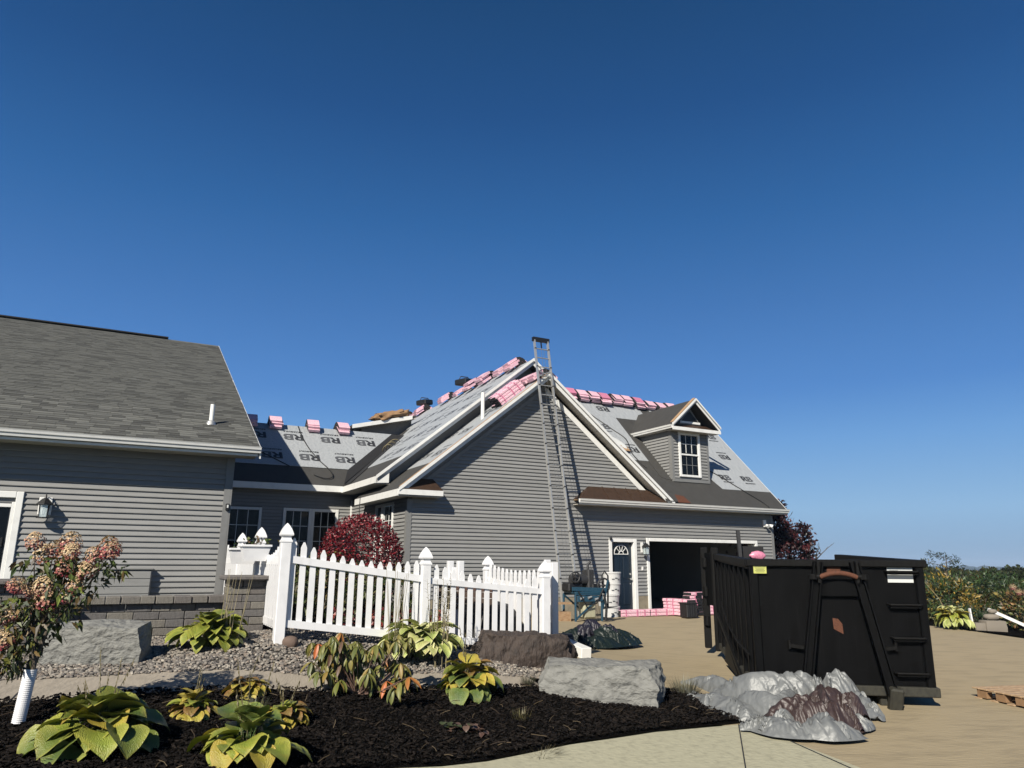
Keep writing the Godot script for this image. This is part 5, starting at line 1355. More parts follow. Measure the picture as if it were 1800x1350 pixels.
	for q in [[0.12, 8.2, 90, 0.16, 0.14, "sparse tuft of yellowish grass alone in the mulch", [lin(0.16, 0.15, 0.06), lin(0.22, 0.18, 0.08)]], [2.2, 9.75, 420, 0.3, 0.24, "grey-green lavender tuft between the boulder and the silver tarpaulin", [lin(0.13, 0.13, 0.09), lin(0.2, 0.19, 0.13)]], [0.22, 9.35, 160, 0.14, 0.16, "dark thyme tuft against the left end of the grey boulder", [lin(0.05, 0.055, 0.03), lin(0.09, 0.085, 0.05)]], [-2.4, 7.2, 300, 0.22, 0.2, "wispy grey-green weed between the withering hostas", [lin(0.06, 0.075, 0.035), lin(0.09, 0.1, 0.05)]], [0.3, 7.35, 120, 0.3, 0.06, "dry grass blades along the mulch's front edge", [lin(0.16, 0.13, 0.07), lin(0.1, 0.09, 0.05)]]]:
		rg.seed = 80 + int(q[2])
		t = thing("grass_tuft", q[5], "grass", gp(q[0], q[1]), 0.0)
		var f := MB.new()
		for k in q[2]:
			var a := rnd(0, TAU); var rr: float = q[3] * sqrt(rg.randf())
			var b := Vector3(cos(a) * rr * 0.5, 0.0, sin(a) * rr * 0.5); var top := Vector3(cos(a) * rr, q[4] * rnd(0.5, 1.1), sin(a) * rr)
			f.col = (q[6][k % 2] as Color).srgb_to_linear() * rnd(0.7, 1.3)
			var s := Vector3(-sin(a), 0, cos(a)) * 0.003
			f.tri(b - s, b + s, top)
		part(t, "blades", f.mesh(), M.leaf, Transform3D(), "stuff")
	# beds beyond the driveway
	rg.seed = 91
	for q in [[12.9, 21.0, 1.9, 1.25, 3600, "spreading green juniper filling the bed beyond the driveway", [lin(0.022, 0.05, 0.016), lin(0.035, 0.07, 0.02), lin(0.055, 0.09, 0.025)], "juniper"], [12.3, 21.6, 0.9, 1.15, 1900, "golden-leaved shrub just right of the dumpster", [lin(0.3, 0.2, 0.03), lin(0.22, 0.16, 0.03), lin(0.12, 0.12, 0.03)], "golden_shrub"], [14.6, 20.6, 1.4, 1.0, 2000, "second juniper mound with olive tips right of the first", [lin(0.03, 0.055, 0.018), lin(0.07, 0.075, 0.02), lin(0.1, 0.08, 0.02)], "juniper"], [12.75, 18.4, 0.75, 0.95, 1100, "shrub with cream flowers at the picture's right edge", [lin(0.1, 0.11, 0.03), lin(0.2, 0.16, 0.05), lin(0.22, 0.12, 0.04)], "flowering_shrub"], [11.9, 19.4, 0.7, 0.5, 800, "low dark juniper behind the stacked stones", [lin(0.018, 0.04, 0.014), lin(0.03, 0.06, 0.02)], "juniper"], [10.3, 20.0, 0.6, 0.55, 420, "twiggy grey plant with pale dry heads beside the dumpster", [lin(0.2, 0.17, 0.14), lin(0.3, 0.27, 0.24), lin(0.09, 0.1, 0.04)], "dry_perennial"]]:
		t = thing(q[7], q[5], "shrub", Vector3(q[0], -0.25, -q[1]))
		var f := MB.new()
		foliage(f, q[4], Vector3(0, q[3] * 0.55, 0), Vector3(q[2], q[3] * 0.62, q[2] * 0.8), 0.13 if q[7] == "juniper" else 0.1, q[6], 0.5, -0.2, 0.14 if q[7] == "juniper" else 0.3, 60)
		part(t, "foliage", f.mesh(), M.leaf, Transform3D(), "stuff")
		var s3 := MB.new()
		for k in 8: s3.tube([Vector3(rnd(-0.1, 0.1), 0, rnd(-0.1, 0.1)), Vector3(rnd(-0.7, 0.7) * q[2], q[3] * 0.6, rnd(-0.6, 0.6) * q[2])], [0.02, 0.006], 5)
		part(t, "stems", s3.mesh(), M.bark)
		if q[7] == "flowering_shrub":
			for k in 16: part(t, "flower_head", heads[0], M.chalk, Transform3D(Basis(), Vector3(rnd(-0.6, 0.6), rnd(0.55, 1.15), rnd(0.0, 0.6))))
	t = thing("pine_sapling", "thin young pine sticking up above the juniper", "tree", Vector3(14.2, -0.4, -24.5))
	var pf := MB.new(); var ps := MB.new()
	ps.tube([Vector3.ZERO, Vector3(0.05, 1.2, 0), Vector3(0.12, 2.15, 0)], [0.04, 0.025, 0.01], 6)
	for k in 16:
		var h := 0.7 + k * 0.09; var a := k * 2.4
		var e := Vector3(cos(a) * (0.75 - k * 0.025), h + 0.12, sin(a) * 0.5)
		ps.tube([Vector3(0.05, h, 0), e], [0.012, 0.006], 5)
		foliage(pf, 70, e, Vector3(0.2, 0.1, 0.18), 0.1, [lin(0.02, 0.035, 0.015), lin(0.035, 0.05, 0.025)], 0.2, -0.2, 0.12)
	part(t, "trunk", ps.mesh(), M.bark); part(t, "needles", pf.mesh(), M.leaf, Transform3D(), "stuff")
	t = thing("plume_grass", "single tall dry grass stalk leaning left beside the dumpster", "grass", Vector3(10.45, -0.12, -17.9))
	var pg := MB.new(); pg.col = Color(0.42, 0.34, 0.18)
	pg.tube([Vector3.ZERO, Vector3(-0.28, 0.75, 0), Vector3(-0.72, 1.32, 0)], [0.009, 0.007, 0.004], 5); part(t, "stalk", pg.mesh(), M.leaf)
	var ph := MB.new(); ph.col = Color(0.5, 0.42, 0.24); ph.tube([Vector3(-0.62, 1.2, 0), Vector3(-0.7, 1.3, 0), Vector3(-0.8, 1.4, 0)], [0.012, 0.02, 0.004], 6); part(t, "seed_head", ph.mesh(), M.leaf)

# ---------------------------------------------------------------- rocks, cloth
func rock_mesh(size: Vector3, sd: int, boxy: float, rough: float, res := 16) -> ArrayMesh:
	var f := FastNoiseLite.new(); f.seed = sd; f.frequency = 1.1; f.fractal_octaves = 5
	var c := FastNoiseLite.new(); c.seed = sd + 9; c.noise_type = FastNoiseLite.TYPE_CELLULAR; c.frequency = 1.3; c.cellular_return_type = FastNoiseLite.RETURN_CELL_VALUE
	var mb := MB.new()
	for ax in 3:
		for sg in [-1.0, 1.0]:
			var P := []
			for j in res + 1:
				for i in res + 1:
					var w := Vector3.ZERO
					var a := i * 2.0 / res - 1; var b := j * 2.0 / res - 1
					w[ax] = sg; w[(ax + 1) % 3] = a * sg; w[(ax + 2) % 3] = b
					var d := w.normalized()
					var p := d.lerp(w, boxy) * 0.5
					var q := p * size
					var k := 1.0 + rough * (f.get_noise_3dv(q * 1.6 + Vector3(sd, 0, 0)) * 0.9 + c.get_noise_3dv(q * 1.3) * 0.10 + f.get_noise_3dv(q * 6.0) * 0.22)
					P.append(q * k)
			mb.grid(P, res + 1)
	return mb.mesh()

# one fold of a heaped sheet: a ridge along a bent crest, falling to the ground on both sides, wrinkled across
func fold(mb: MB, a: Vector3, m: Vector3, b: Vector3, w: float, f: FastNoiseLite, sd: float) -> void:
	var nu := 44; var nv := 34
	var P := []
	for i in nu + 1:
		var t := i / float(nu)
		var c := a.lerp(m, t).lerp(m.lerp(b, t), t) * 0.6 + (a.lerp(m, t * 2) if t < 0.5 else m.lerp(b, t * 2 - 1)) * 0.4
		var d := ((m - a).lerp(b - m, t)) * Vector3(1, 0, 1)
		var side := d.normalized().cross(Vector3.UP)
		var ends := pow(clampf(sin(PI * (t * 0.94 + 0.03)), 0.0, 1.0), 0.35)
		for k in nv + 1:
			var s := k * 2.0 / nv - 1
			var lean := 0.25 * sin(sd * 3.0)
			var prof := pow(maxf(0.0, 1.0 - pow(absf(s), 1.7)), 0.85)
			var q := c * Vector3(1, 0, 1) + side * w * (s + lean * prof) * (0.55 + 0.45 * ends)
			var u := Vector3(q.x * 3.2 + sd * 5.0, sd * 7.0, q.z * 3.2)
			var big := f.get_noise_3dv(u)
			var ph := t * (3.0 + fmod(sd * 2.7, 3.0)) + s * 0.9 * sin(sd * 5.0) + big * 0.9 + sd
			var tri := absf(ph - floorf(ph) - 0.5) * 2.0
			var ph2 := t * 9.0 - s * 1.7 + f.get_noise_3dv(u * 1.7) * 1.4 + sd * 2.0
			var tri2 := absf(ph2 - floorf(ph2) - 0.5) * 2.0
			var mask := clampf(0.5 + 1.6 * f.get_noise_3dv(u * 0.8 + Vector3(9, 0, 3)), 0.0, 1.0)
			var mask2 := clampf(0.5 + 1.6 * f.get_noise_3dv(u * 0.9 + Vector3(2, 4, 8)), 0.0, 1.0)
			var y := (c.y * 0.82 + 0.02) * prof * ends + (0.05 * (tri - 0.5) * mask + 0.02 * (tri2 - 0.5) * mask2 + 0.03 * big) * minf(1.0, prof * 3.0)
			q += side * 0.04 * (tri2 - 0.5) * mask * prof
			P.append(Vector3(q.x, maxf(y, 0.0) + 0.004, q.z))
	mb.grid(P, nv + 1)

func folds(lobes: Array, sd: int) -> ArrayMesh:
	var f := FastNoiseLite.new(); f.seed = sd; f.frequency = 0.55; f.fractal_octaves = 3
	var mb := MB.new()
	var wr := RandomNumberGenerator.new(); wr.seed = sd
	for k in lobes.size():
		var l = lobes[k]
		fold(mb, l[0], l[1], l[2], l[3], f, 0.37 + k * 0.731)
		if l[3] < 0.12: continue
		for j in 3:                                                   # pleats running down from the crest
			var t := wr.randf_range(0.1, 0.9)
			var c: Vector3 = (l[0] as Vector3).lerp(l[1], t).lerp((l[1] as Vector3).lerp(l[2], t), t)
			var dir := Vector3(l[2].x - l[0].x, 0, l[2].z - l[0].z).normalized()
			var side := dir.cross(Vector3.UP) * (1.0 if wr.randf() < 0.5 else -1.0)
			if side.z < 0: side = -side
			var e: Vector3 = c + side * l[3] * wr.randf_range(0.7, 1.0) + dir * wr.randf_range(-0.25, 0.25)
			e.y = c.y * 0.25
			var m := c.lerp(e, 0.5) + dir * wr.randf_range(-0.05, 0.05); m.y = c.y * 0.86 + 0.02
			c.y += wr.randf_range(0.0, 0.025)
			fold(mb, c, m, e, wr.randf_range(0.035, 0.075), f, 0.11 + k * 0.51 + j * 1.37)
	return mb.mesh()

func rocks_and_tarps() -> void:
	var t := thing("boulder", "big squarish grey boulder at the corner of the mulch bed", "boulder", gp(1.09, 9.35), -0.2)
	part(t, "stone", rock_mesh(Vector3(1.45, 0.52, 0.74), 3, 0.68, 0.2, 30), M.rock, Transform3D(Basis(), Vector3(0, 0.16, 0)))
	t = thing("boulder", "long dark brown boulder before the fence's right half", "boulder", gp(0.2, 10.3), 0.1)
	part(t, "stone", rock_mesh(Vector3(1.34, 0.6, 0.55), 8, 0.55, 0.3, 30), M.brownrock, Transform3D(Basis.from_euler(Vector3(0, 0, -0.08)), Vector3(0, 0.09, 0)))
	t = thing("stone_block", "weathered grey stone slab before the block wall, behind the hydrangea", "boulder", gp(-4.55, 8.4), 0.15)
	part(t, "stone", rock_mesh(Vector3(1.1, 0.58, 0.42), 15, 0.8, 0.13, 26), M.rock, Transform3D(Basis.from_euler(Vector3(0.1, 0, 0)), Vector3(0, 0.12, 0)))
	t = thing("round_stone", "single round brown stone on the gravel before the fence post", "stone", gp(-2.6, 9.06))
	part(t, "stone", rock_mesh(Vector3(0.19, 0.15, 0.15), 22, 0.1, 0.15, 10), mat(0.15, 0.1, 0.075, 0.8), Transform3D(Basis(), Vector3(0, 0.05, 0)))
	# stacked stones by the far bed
	t = thing("stacked_stones", "little stack of flat stones on square blocks at the far bed", "cairn", gp(11.17, 17.6))
	for q in [[0.0, 0.12, 0.0, 0.5, 0.27, 0.3, 0.8], [-0.36, 0.1, 0.0, 0.24, 0.2, 0.24, 0.8], [-0.02, 0.33, 0.0, 0.34, 0.14, 0.24, 0.2], [0.02, 0.45, 0.0, 0.2, 0.11, 0.16, 0.2]]:
		part(t, "stone", rock_mesh(Vector3(q[3], q[4], q[5]), int(q[0] * 50 + 90), q[6], 0.12, 8), mat(0.27, 0.235, 0.19, 0.9), Transform3D(Basis(), Vector3(q[0], q[1], q[2])))
	t = thing("downspout", "white downspout extension lying slanted by the stacked stones", "downspout", gp(11.75, 17.9))
	var mb := MB.new(); mb.beam(Vector3(-0.45, 0.5, 0), Vector3(0.55, 0.03, 0.1), 0.09, 0.07); part(t, "pipe", mb.mesh(), M.trim)
	t = thing("garden_stake", "pale blue plastic stake left of the stacked stones", "stake", gp(10.88, 17.9))
	mb = MB.new(); mb.beam(Vector3(0, 0, 0), Vector3(-0.03, 0.48, 0), 0.06, 0.03, Vector3.RIGHT); part(t, "stake", mb.mesh(), M.vinyl)
	# silver tarpaulin with a brown underside showing
	var lobes_S := [[Vector3(-1.02, 0.10, -1.51), Vector3(-0.56, 0.20, -1.65), Vector3(-0.37, 0.37, -0.57), 0.22], [Vector3(-0.67, 0.24, -0.77), Vector3(-0.37, 0.50, -0.10), Vector3(0.19, 0.60, -0.13), 0.20], [Vector3(-0.93, 0.22, -0.48), Vector3(-0.72, 0.20, 0.10), Vector3(-0.48, 0.12, 0.43), 0.24], [Vector3(-0.52, 0.30, -0.10), Vector3(-0.31, 0.30, 0.26), Vector3(-0.10, 0.26, 0.53), 0.22], [Vector3(-0.29, 0.40, -0.06), Vector3(0.11, 0.50, -0.12), Vector3(0.54, 0.52, -0.18), 0.24], [Vector3(0.47, 0.56, -0.17), Vector3(0.76, 0.51, -0.22), Vector3(0.96, 0.36, -0.25), 0.22], [Vector3(0.87, 0.35, -0.23), Vector3(0.83, 0.22, 0.20), Vector3(0.77, 0.08, 0.41), 0.16], [Vector3(-0.64, 0.13, 0.74), Vector3(-0.50, 0.16, 1.11), Vector3(-0.21, 0.12, 1.16), 0.20], [Vector3(-0.27, 0.18, 1.05), Vector3(-0.09, 0.18, 1.24), Vector3(0.27, 0.10, 1.11), 0.20], [Vector3(-0.01, 0.26, 0.86), Vector3(0.01, 0.20, 1.14), Vector3(0.14, 0.06, 1.08), 0.18], [Vector3(0.13, 0.36, -0.11), Vector3(-0.18, 0.30, 0.25), Vector3(-0.42, 0.20, 0.42), 0.16], [Vector3(-0.74, 0.24, -0.21), Vector3(-0.65, 0.16, 0.30), Vector3(-0.54, 0.06, 0.52), 0.16], [Vector3(-0.98, 0.16, -1.01), Vector3(-0.95, 0.12, -0.43), Vector3(-0.74, 0.06, -0.25), 0.15], [Vector3(-0.48, 0.30, -0.58), Vector3(-0.44, 0.26, -0.15), Vector3(-0.44, 0.18, 0.15), 0.14], [Vector3(-0.32, 0.22, 0.45), Vector3(-0.31, 0.18, 0.75), Vector3(-0.23, 0.08, 0.85), 0.14], [Vector3(0.30, 0.18, 0.74), Vector3(0.38, 0.12, 0.87), Vector3(0.55, 0.05, 0.70), 0.14]]
	var lobes_B := [[Vector3(-0.46, 0.20, 0.59), Vector3(-0.20, 0.30, 0.56), Vector3(0.15, 0.38, 0.41), 0.17], [Vector3(0.05, 0.34, 0.44), Vector3(0.32, 0.37, 0.33), Vector3(0.59, 0.35, 0.21), 0.20], [Vector3(0.47, 0.36, 0.28), Vector3(0.58, 0.34, 0.44), Vector3(0.62, 0.16, 0.52), 0.15], [Vector3(-0.24, 0.24, 0.66), Vector3(-0.00, 0.32, 0.77), Vector3(0.24, 0.30, 0.83), 0.16], [Vector3(0.11, 0.38, 0.67), Vector3(0.13, 0.32, 1.05), Vector3(0.39, 0.10, 0.83), 0.15], [Vector3(0.36, 0.42, -0.10), Vector3(0.21, 0.42, 0.50), Vector3(0.14, 0.34, 0.75), 0.10]]
	t = thing("silver_tarpaulin", "crumpled silver tarpaulin heap with brown underside before the black dumpster", "tarpaulin", gp(3.22, 9.02), 0.0)
	part(t, "silver_sheet", folds(lobes_S, 5), M.silver)
	part(t, "brown_underside", folds(lobes_B, 6), M.browntarp)
	# green and navy tarpaulins
	var lobes_G := [[Vector3(-0.75, 0.20, 0.07), Vector3(-0.32, 0.34, -0.19), Vector3(0.03, 0.42, -0.30), 0.30], [Vector3(-0.07, 0.40, 0.20), Vector3(0.32, 0.36, 0.02), Vector3(0.78, 0.22, -0.30), 0.30], [Vector3(-0.34, 0.20, 0.50), Vector3(0.08, 0.20, 0.43), Vector3(0.66, 0.14, -0.11), 0.25], [Vector3(-0.51, 0.34, 0.49), Vector3(-0.29, 0.22, 0.50), Vector3(-0.22, 0.06, 0.46), 0.20], [Vector3(0.15, 0.38, 0.12), Vector3(0.38, 0.28, 0.19), Vector3(0.58, 0.06, -0.01), 0.20], [Vector3(-0.80, 0.14, 0.16), Vector3(-0.60, 0.12, 0.35), Vector3(-0.30, 0.05, 0.37), 0.18]]
	var lobes_N := [[Vector3(-0.40, 0.40, -0.01), Vector3(-0.05, 0.52, -0.30), Vector3(0.23, 0.44, -0.30), 0.26], [Vector3(-0.13, 0.50, -0.07), Vector3(-0.13, 0.40, 0.50), Vector3(-0.07, 0.06, 0.28), 0.14], [Vector3(0.11, 0.46, -0.21), Vector3(0.32, 0.40, 0.03), Vector3(0.44, 0.28, 0.17), 0.14]]
	t = thing("dark_tarpaulin", "heap of dark green and navy tarpaulins by the foot of the ladder", "tarpaulin", gp(1.52, 13.9))
	part(t, "green_sheet", folds(lobes_G, 7), M.greentarp)
	part(t, "navy_sheet", folds(lobes_N, 8), M.navytarp)

# ---------------------------------------------------------------- dumpster
func dumpster() -> void:
	rg.seed = 300
	var o := thing("dumpster", "tall black steel roll-off dumpster with ladder rungs and rusty hook frame", "dumpster", Vector3(4.105, -0.27, -9.515))
	o.basis = Basis.from_euler(Vector3(0.03, deg_to_rad(-8.77), 0))
	var H := 1.74; var W := 2.08; var D := 3.6; var y0 := 0.15; var h := W / 2
	var mb := MB.new()
	mb.cham(Transform3D(Basis(), Vector3(0, (y0 + H) / 2, -0.02)), Vector3(W - 0.02, H - y0 - 0.06, 0.04), 0.004); part(o, "front_panel", mb.mesh(), M.steel)
	for s in [-1, 1]:
		mb = MB.new(); mb.bx(Vector3(s * (h - 0.04), (y0 + H) / 2, -D / 2), Vector3(0.04, H - y0 - 0.1, D - 0.1)); part(o, "side_panel", mb.mesh(), M.steel)
		for k in 8:
			mb = MB.new(); mb.cham(Transform3D(Basis(), Vector3(s * (h - 0.0), (y0 + H) / 2 - 0.03, -0.3 - k * 0.46)), Vector3(0.07, H - y0 - 0.2, 0.075), 0.012); part(o, "side_rib", mb.mesh(), M.steel)
		mb = MB.new(); mb.cham(Transform3D(Basis(), Vector3(s * (h - 0.02), H - 0.05, -D / 2 - 0.02)), Vector3(0.13, 0.1, D - 0.05), 0.01); part(o, "top_rail", mb.mesh(), M.steel_dull)
		mb = MB.new(); mb.cham(Transform3D(Basis(), Vector3(s * (h - 0.02), y0 + 0.05, -D / 2 - 0.02)), Vector3(0.1, 0.11, D - 0.05), 0.01); part(o, "bottom_rail", mb.mesh(), M.olive)
		mb = MB.new(); mb.cham(Transform3D(Basis(), Vector3(s * (h - 0.05), (y0 + H) / 2, 0.0)), Vector3(0.1, H - y0 - 0.02, 0.07), 0.01); part(o, "corner_post", mb.mesh(), M.steel)
	mb = MB.new(); mb.cham(Transform3D(Basis(), Vector3(0, H - 0.045, 0.005)), Vector3(W + 0.08, 0.09, 0.1), 0.012); part(o, "front_top_rail", mb.mesh(), M.steel_dull)
	mb = MB.new(); mb.cham(Transform3D(Basis(), Vector3(0, y0 + 0.045, 0.02)), Vector3(W + 0.06, 0.11, 0.09), 0.01); part(o, "front_bottom_rail", mb.mesh(), M.olive)
	mb = MB.new(); mb.bx(Vector3(0, y0 + 0.05, -D / 2), Vector3(W - 0.1, 0.05, D - 0.1)); part(o, "floor", mb.mesh(), M.steel_dull)
	for s in [-1, 1]:
		mb = MB.new(); mb.cham(Transform3D(Basis(), Vector3(s * 0.45, y0 - 0.06, -D / 2)), Vector3(0.1, 0.14, D), 0.01); part(o, "skid_rail", mb.mesh(), M.olive)
		mb = MB.new(); mb.tube([Vector3(s * 0.62, 0.11, -D + 0.3), Vector3(s * 0.82, 0.11, -D + 0.3)], [0.11], 18); part(o, "ground_roller", mb.mesh(), M.olive)
		# A-frame legs: channel of two flanges and a web
		var top := Vector3(s * 0.215, H - 0.03, 0.07); var foot := Vector3(s * 0.52, 0.03, 0.17)
		mb = MB.new(); mb.beam(top, foot, 0.11, 0.02, Vector3.BACK)
		for e in [-1, 1]: mb.beam(top + Vector3(e * 0.05, 0, 0.03), foot + Vector3(e * 0.05, 0, 0.03), 0.018, 0.075, Vector3.BACK)
		part(o, "a_frame_leg", mb.mesh(), M.steel)
		mb = MB.new(); mb.cham(Transform3D(Basis.from_euler(Vector3(0.2, 0, s * -0.1)), Vector3(s * 0.51, 0.13, 0.2)), Vector3(0.15, 0.28, 0.12), 0.02); part(o, "front_foot", mb.mesh(), M.olive)
		mb = MB.new(); mb.beam(Vector3(s * 0.23, 1.46, 0.04), Vector3(s * 0.23, 1.72, 0.04), 0.03, 0.24, Vector3.BACK); part(o, "hook_plate", mb.mesh(), M.steel_dull)
		mb = MB.new(); mb.tube([Vector3(s * 0.2, 1.535, 0.14), Vector3(s * 0.33, 1.535, 0.14)], [0.035], 12); mb.lathe([[0.05, -0.03], [0.05, 0.03], [0.0, 0.03]], 10, Vector3(s * 0.3, 1.535, 0.14)); part(o, "bar_end", mb.mesh(), M.steel_dull)
		mb = MB.new(); mb.beam(Vector3(s * 0.46, 0.68, 0.06), Vector3(s * 0.62, 0.7, 0.05), 0.05, 0.04); mb.tube([Vector3(s * 0.62, 0.66, 0.05), Vector3(s * 0.62, 0.76, 0.05)], [0.02], 8); part(o, "tarp_hook", mb.mesh(), M.steel_dull)
	var pts := []
	for k in 13:
		var a := k / 12.0 * 2 - 1
		pts.append(Vector3(a * 0.22, 1.53 + 0.05 * (1 - a * a), 0.15))
	mb = MB.new(); mb.tube(pts, [0.03], 12); part(o, "hook_bar", mb.mesh(), M.rust)
	mb = MB.new(); mb.extr([Vector3(-0.1, 1.59, 0.006), Vector3(0.06, 1.57, 0.006), Vector3(0.075, 1.65, 0.006), Vector3(0.03, 1.69, 0.006), Vector3(-0.08, 1.68, 0.006)], Vector3(0, 0, 0.003)); part(o, "rust_patch", mb.mesh(), M.rust)
	mb = MB.new(); mb.extr([Vector3(-0.07, 0.9, 0.003), Vector3(0.04, 0.84, 0.003), Vector3(0.035, 0.96, 0.003), Vector3(-0.01, 1.02, 0.003), Vector3(-0.075, 1.03, 0.003)], Vector3(0, 0, 0.003)); part(o, "rust_patch", mb.mesh(), M.rust)
	mb = MB.new(); mb.bx(Vector3(0, 1.4, 0.035), Vector3(0.46, 0.2, 0.06)); part(o, "hook_crossmember", mb.mesh(), M.steel)
	for k in 4:
		var y: float = [1.60, 1.205, 0.815, 0.41][k]
		mb = MB.new()
		mb.tube([Vector3(0.59, y, 0.0), Vector3(0.59, y, 0.09), Vector3(0.61, y, 0.1), Vector3(0.94, y, 0.1), Vector3(0.96, y, 0.09), Vector3(0.96, y, 0.0)], [0.014], 8)
		mb.bx(Vector3(0.775, y - 0.02, 0.07), Vector3(0.35, 0.03, 0.03))
		part(o, "ladder_rung", mb.mesh(), M.steel_dull)
	mb = MB.new(); mb.cham(Transform3D(Basis(), Vector3(0.77, 1.575, 0.004)), Vector3(0.3, 0.22, 0.006), 0.002); var lb := part(o, "white_label", mb.mesh(), M.label)
	for k in 3: 
		mb = MB.new(); mb.bx(Vector3(0.70, 1.655 - k * 0.045, 0.0077), Vector3(0.12 - 0.02 * k, 0.008, 0.0012)); part(lb, "faded_print", mb.mesh(), M.greyplank)
	mb = MB.new(); mb.cham(Transform3D(Basis(), Vector3(-0.915, 1.625, 0.04)), Vector3(0.16, 0.125, 0.005), 0.001); var st := part(o, "caution_label", mb.mesh(), M.yellow)
	mb = MB.new(); mb.bx(Vector3(-0.915, 1.662, 0.0432), Vector3(0.15, 0.036, 0.0015)); part(st, "label_header", mb.mesh(), M.black)
	part(st, "label_word", text_mesh("CAUTION", 0.026, 0.001), M.yellow, Transform3D(Basis(), Vector3(-0.915, 1.662, 0.0445)))
	for k in 4:
		mb = MB.new(); mb.bx(Vector3(-0.915, 1.63 - k * 0.016, 0.0432), Vector3(0.12 - 0.02 * (k % 2), 0.005, 0.001)); part(st, "fine_print", mb.mesh(), M.dark)
	# rear gate frame that shows past the left side, swung open
	mb = MB.new()
	for q in [[-h - 0.16, -D - 0.35], [-h - 0.02, -D + 0.02]]: mb.cham(Transform3D(Basis(), Vector3(q[0], 0.98, q[1])), Vector3(0.12, 1.74, 0.1), 0.01)
	part(o, "gate_post", mb.mesh(), M.steel_dull)
	mb = MB.new(); mb.box(Transform3D(Basis(Vector3.UP, 0.36), Vector3(-h - 0.09, 1.3, -D - 0.17)), Vector3(0.03, 0.9, 0.34)); part(o, "gate_panel", mb.mesh(), M.steel)
	for k in 3:
		mb = MB.new(); mb.tube([Vector3(-h - 0.16, 0.5 + 0.5 * k, -D - 0.28), Vector3(-h - 0.16, 0.66 + 0.5 * k, -D - 0.28)], [0.05], 10); part(o, "hinge", mb.mesh(), M.steel_dull)
	mb = MB.new(); mb.tube([Vector3(-h - 0.06, 1.0, -2.6), Vector3(-h - 0.1, 0.75, -1.6), Vector3(-h - 0.08, 0.62, -0.9), Vector3(-h - 0.04, 0.55, -0.15)], [0.012], 6); part(o, "binder_chain", mb.mesh(), M.steel_dull)
	mb = MB.new(); mb.beam(Vector3(-h - 0.06, 0.75, -3.2), Vector3(-h - 0.05, 0.15, -0.9), 0.03, 0.06); part(o, "latch_bar", mb.mesh(), M.steel_dull)
	mb = MB.new(); mb.extr([Vector3(-h - 0.06, 0.45, -2.2), Vector3(-h - 0.06, 0.1, -2.6), Vector3(-h - 0.06, 0.1, -1.2)], Vector3(0.03, 0, 0)); part(o, "gusset", mb.mesh(), M.steel_dull)
	# things thrown in
	var t := thing("waste_board", "black stick poking up out of the dumpster before the garage", "board", Vector3(3.62, 1.2, -11.6))
	mb = MB.new(); mb.beam(Vector3(0, -1.2, 0), Vector3(-0.06, 0.72, 0), 0.05, 0.05, Vector3.BACK); part(t, "board", mb.mesh(), M.dark)
	t = thing("crumpled_wrapper", "crumpled pink wrapper on a dark sheet at the dumpster's rear", "wrapper", Vector3(3.82, 1.42, -11.7))
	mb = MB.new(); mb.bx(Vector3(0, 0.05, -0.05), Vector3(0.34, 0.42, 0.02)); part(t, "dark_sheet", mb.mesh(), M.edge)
	part(t, "wrapper", rock_mesh(Vector3(0.17, 0.07, 0.05), 71, 0.1, 2.6, 14), M.hotpink, Transform3D(Basis(), Vector3(0, 0.12, 0.0)))
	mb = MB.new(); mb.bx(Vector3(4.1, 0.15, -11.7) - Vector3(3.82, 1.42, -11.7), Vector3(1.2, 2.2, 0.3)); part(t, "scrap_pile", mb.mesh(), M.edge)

# ---------------------------------------------------------------- shingle bundles
func bundle_bent(half: float, w: float, th: float, ang: float, pink_sides := false) -> Array:   # draped over a ridge that runs along x; ang is the roof slope angle
	var top := []; var bot := []
	for k in 11:
		var s := (k - 5) / 5.0 * half
		var z := 0.0; var y := 0.0
		var soft := 0.12
		var q := sqrt(s * s + soft * soft) - soft
		y = -sin(ang) * q; z = s * lerpf(1.0, cos(ang), minf(1.0, absf(s) / 0.15))
		var n := Vector3(0, cos(ang * clampf(absf(s) / 0.14, 0, 1)), sin(ang * clampf(absf(s) / 0.14, 0, 1)) * signf(s))
		bot.append(Vector3(0, y, z)); top.append(Vector3(0, y, z) + n * th)
	var wr := MB.new(); var ed := MB.new()
	var x := Vector3(w / 2, 0, 0)
	for k in 10:
		wr.quad(top[k] - x, top[k + 1] - x, top[k + 1] + x, top[k] + x)
		wr.quad(bot[k] + x, bot[k + 1] + x, bot[k + 1] - x, bot[k] - x)
		var sd: MB = wr if pink_sides and (k < 4 or k > 6) else ed
		sd.quad(bot[k] - x, bot[k + 1] - x, top[k + 1] - x, top[k] - x)
		sd.quad(bot[k + 1] + x, bot[k] + x, top[k] + x, top[k + 1] + x)
	for e in [0, 10]: wr.oquad((top[5] + bot[5]) / 2, bot[e] - x, bot[e] + x, top[e] + x, top[e] - x)
	return [wr.mesh(), ed.mesh()]

func bundle_flat() -> Array:                                          # 1.0 x 0.085 x 0.34, long along x
	var wr := MB.new(); var ed := MB.new()
	wr.cham(Transform3D(), Vector3(0.98, 0.08, 0.335), 0.014)
	for s in [-1, 1]: ed.bx(Vector3(s * 0.488, 0, 0), Vector3(0.03, 0.066, 0.31))
	var bd := MB.new()
	for s in [-0.32, 0.05, 0.3]: bd.bx(Vector3(s, 0.0, 0), Vector3(0.05, 0.086, 0.341))
	return [wr.mesh(), ed.mesh(), bd.mesh()]

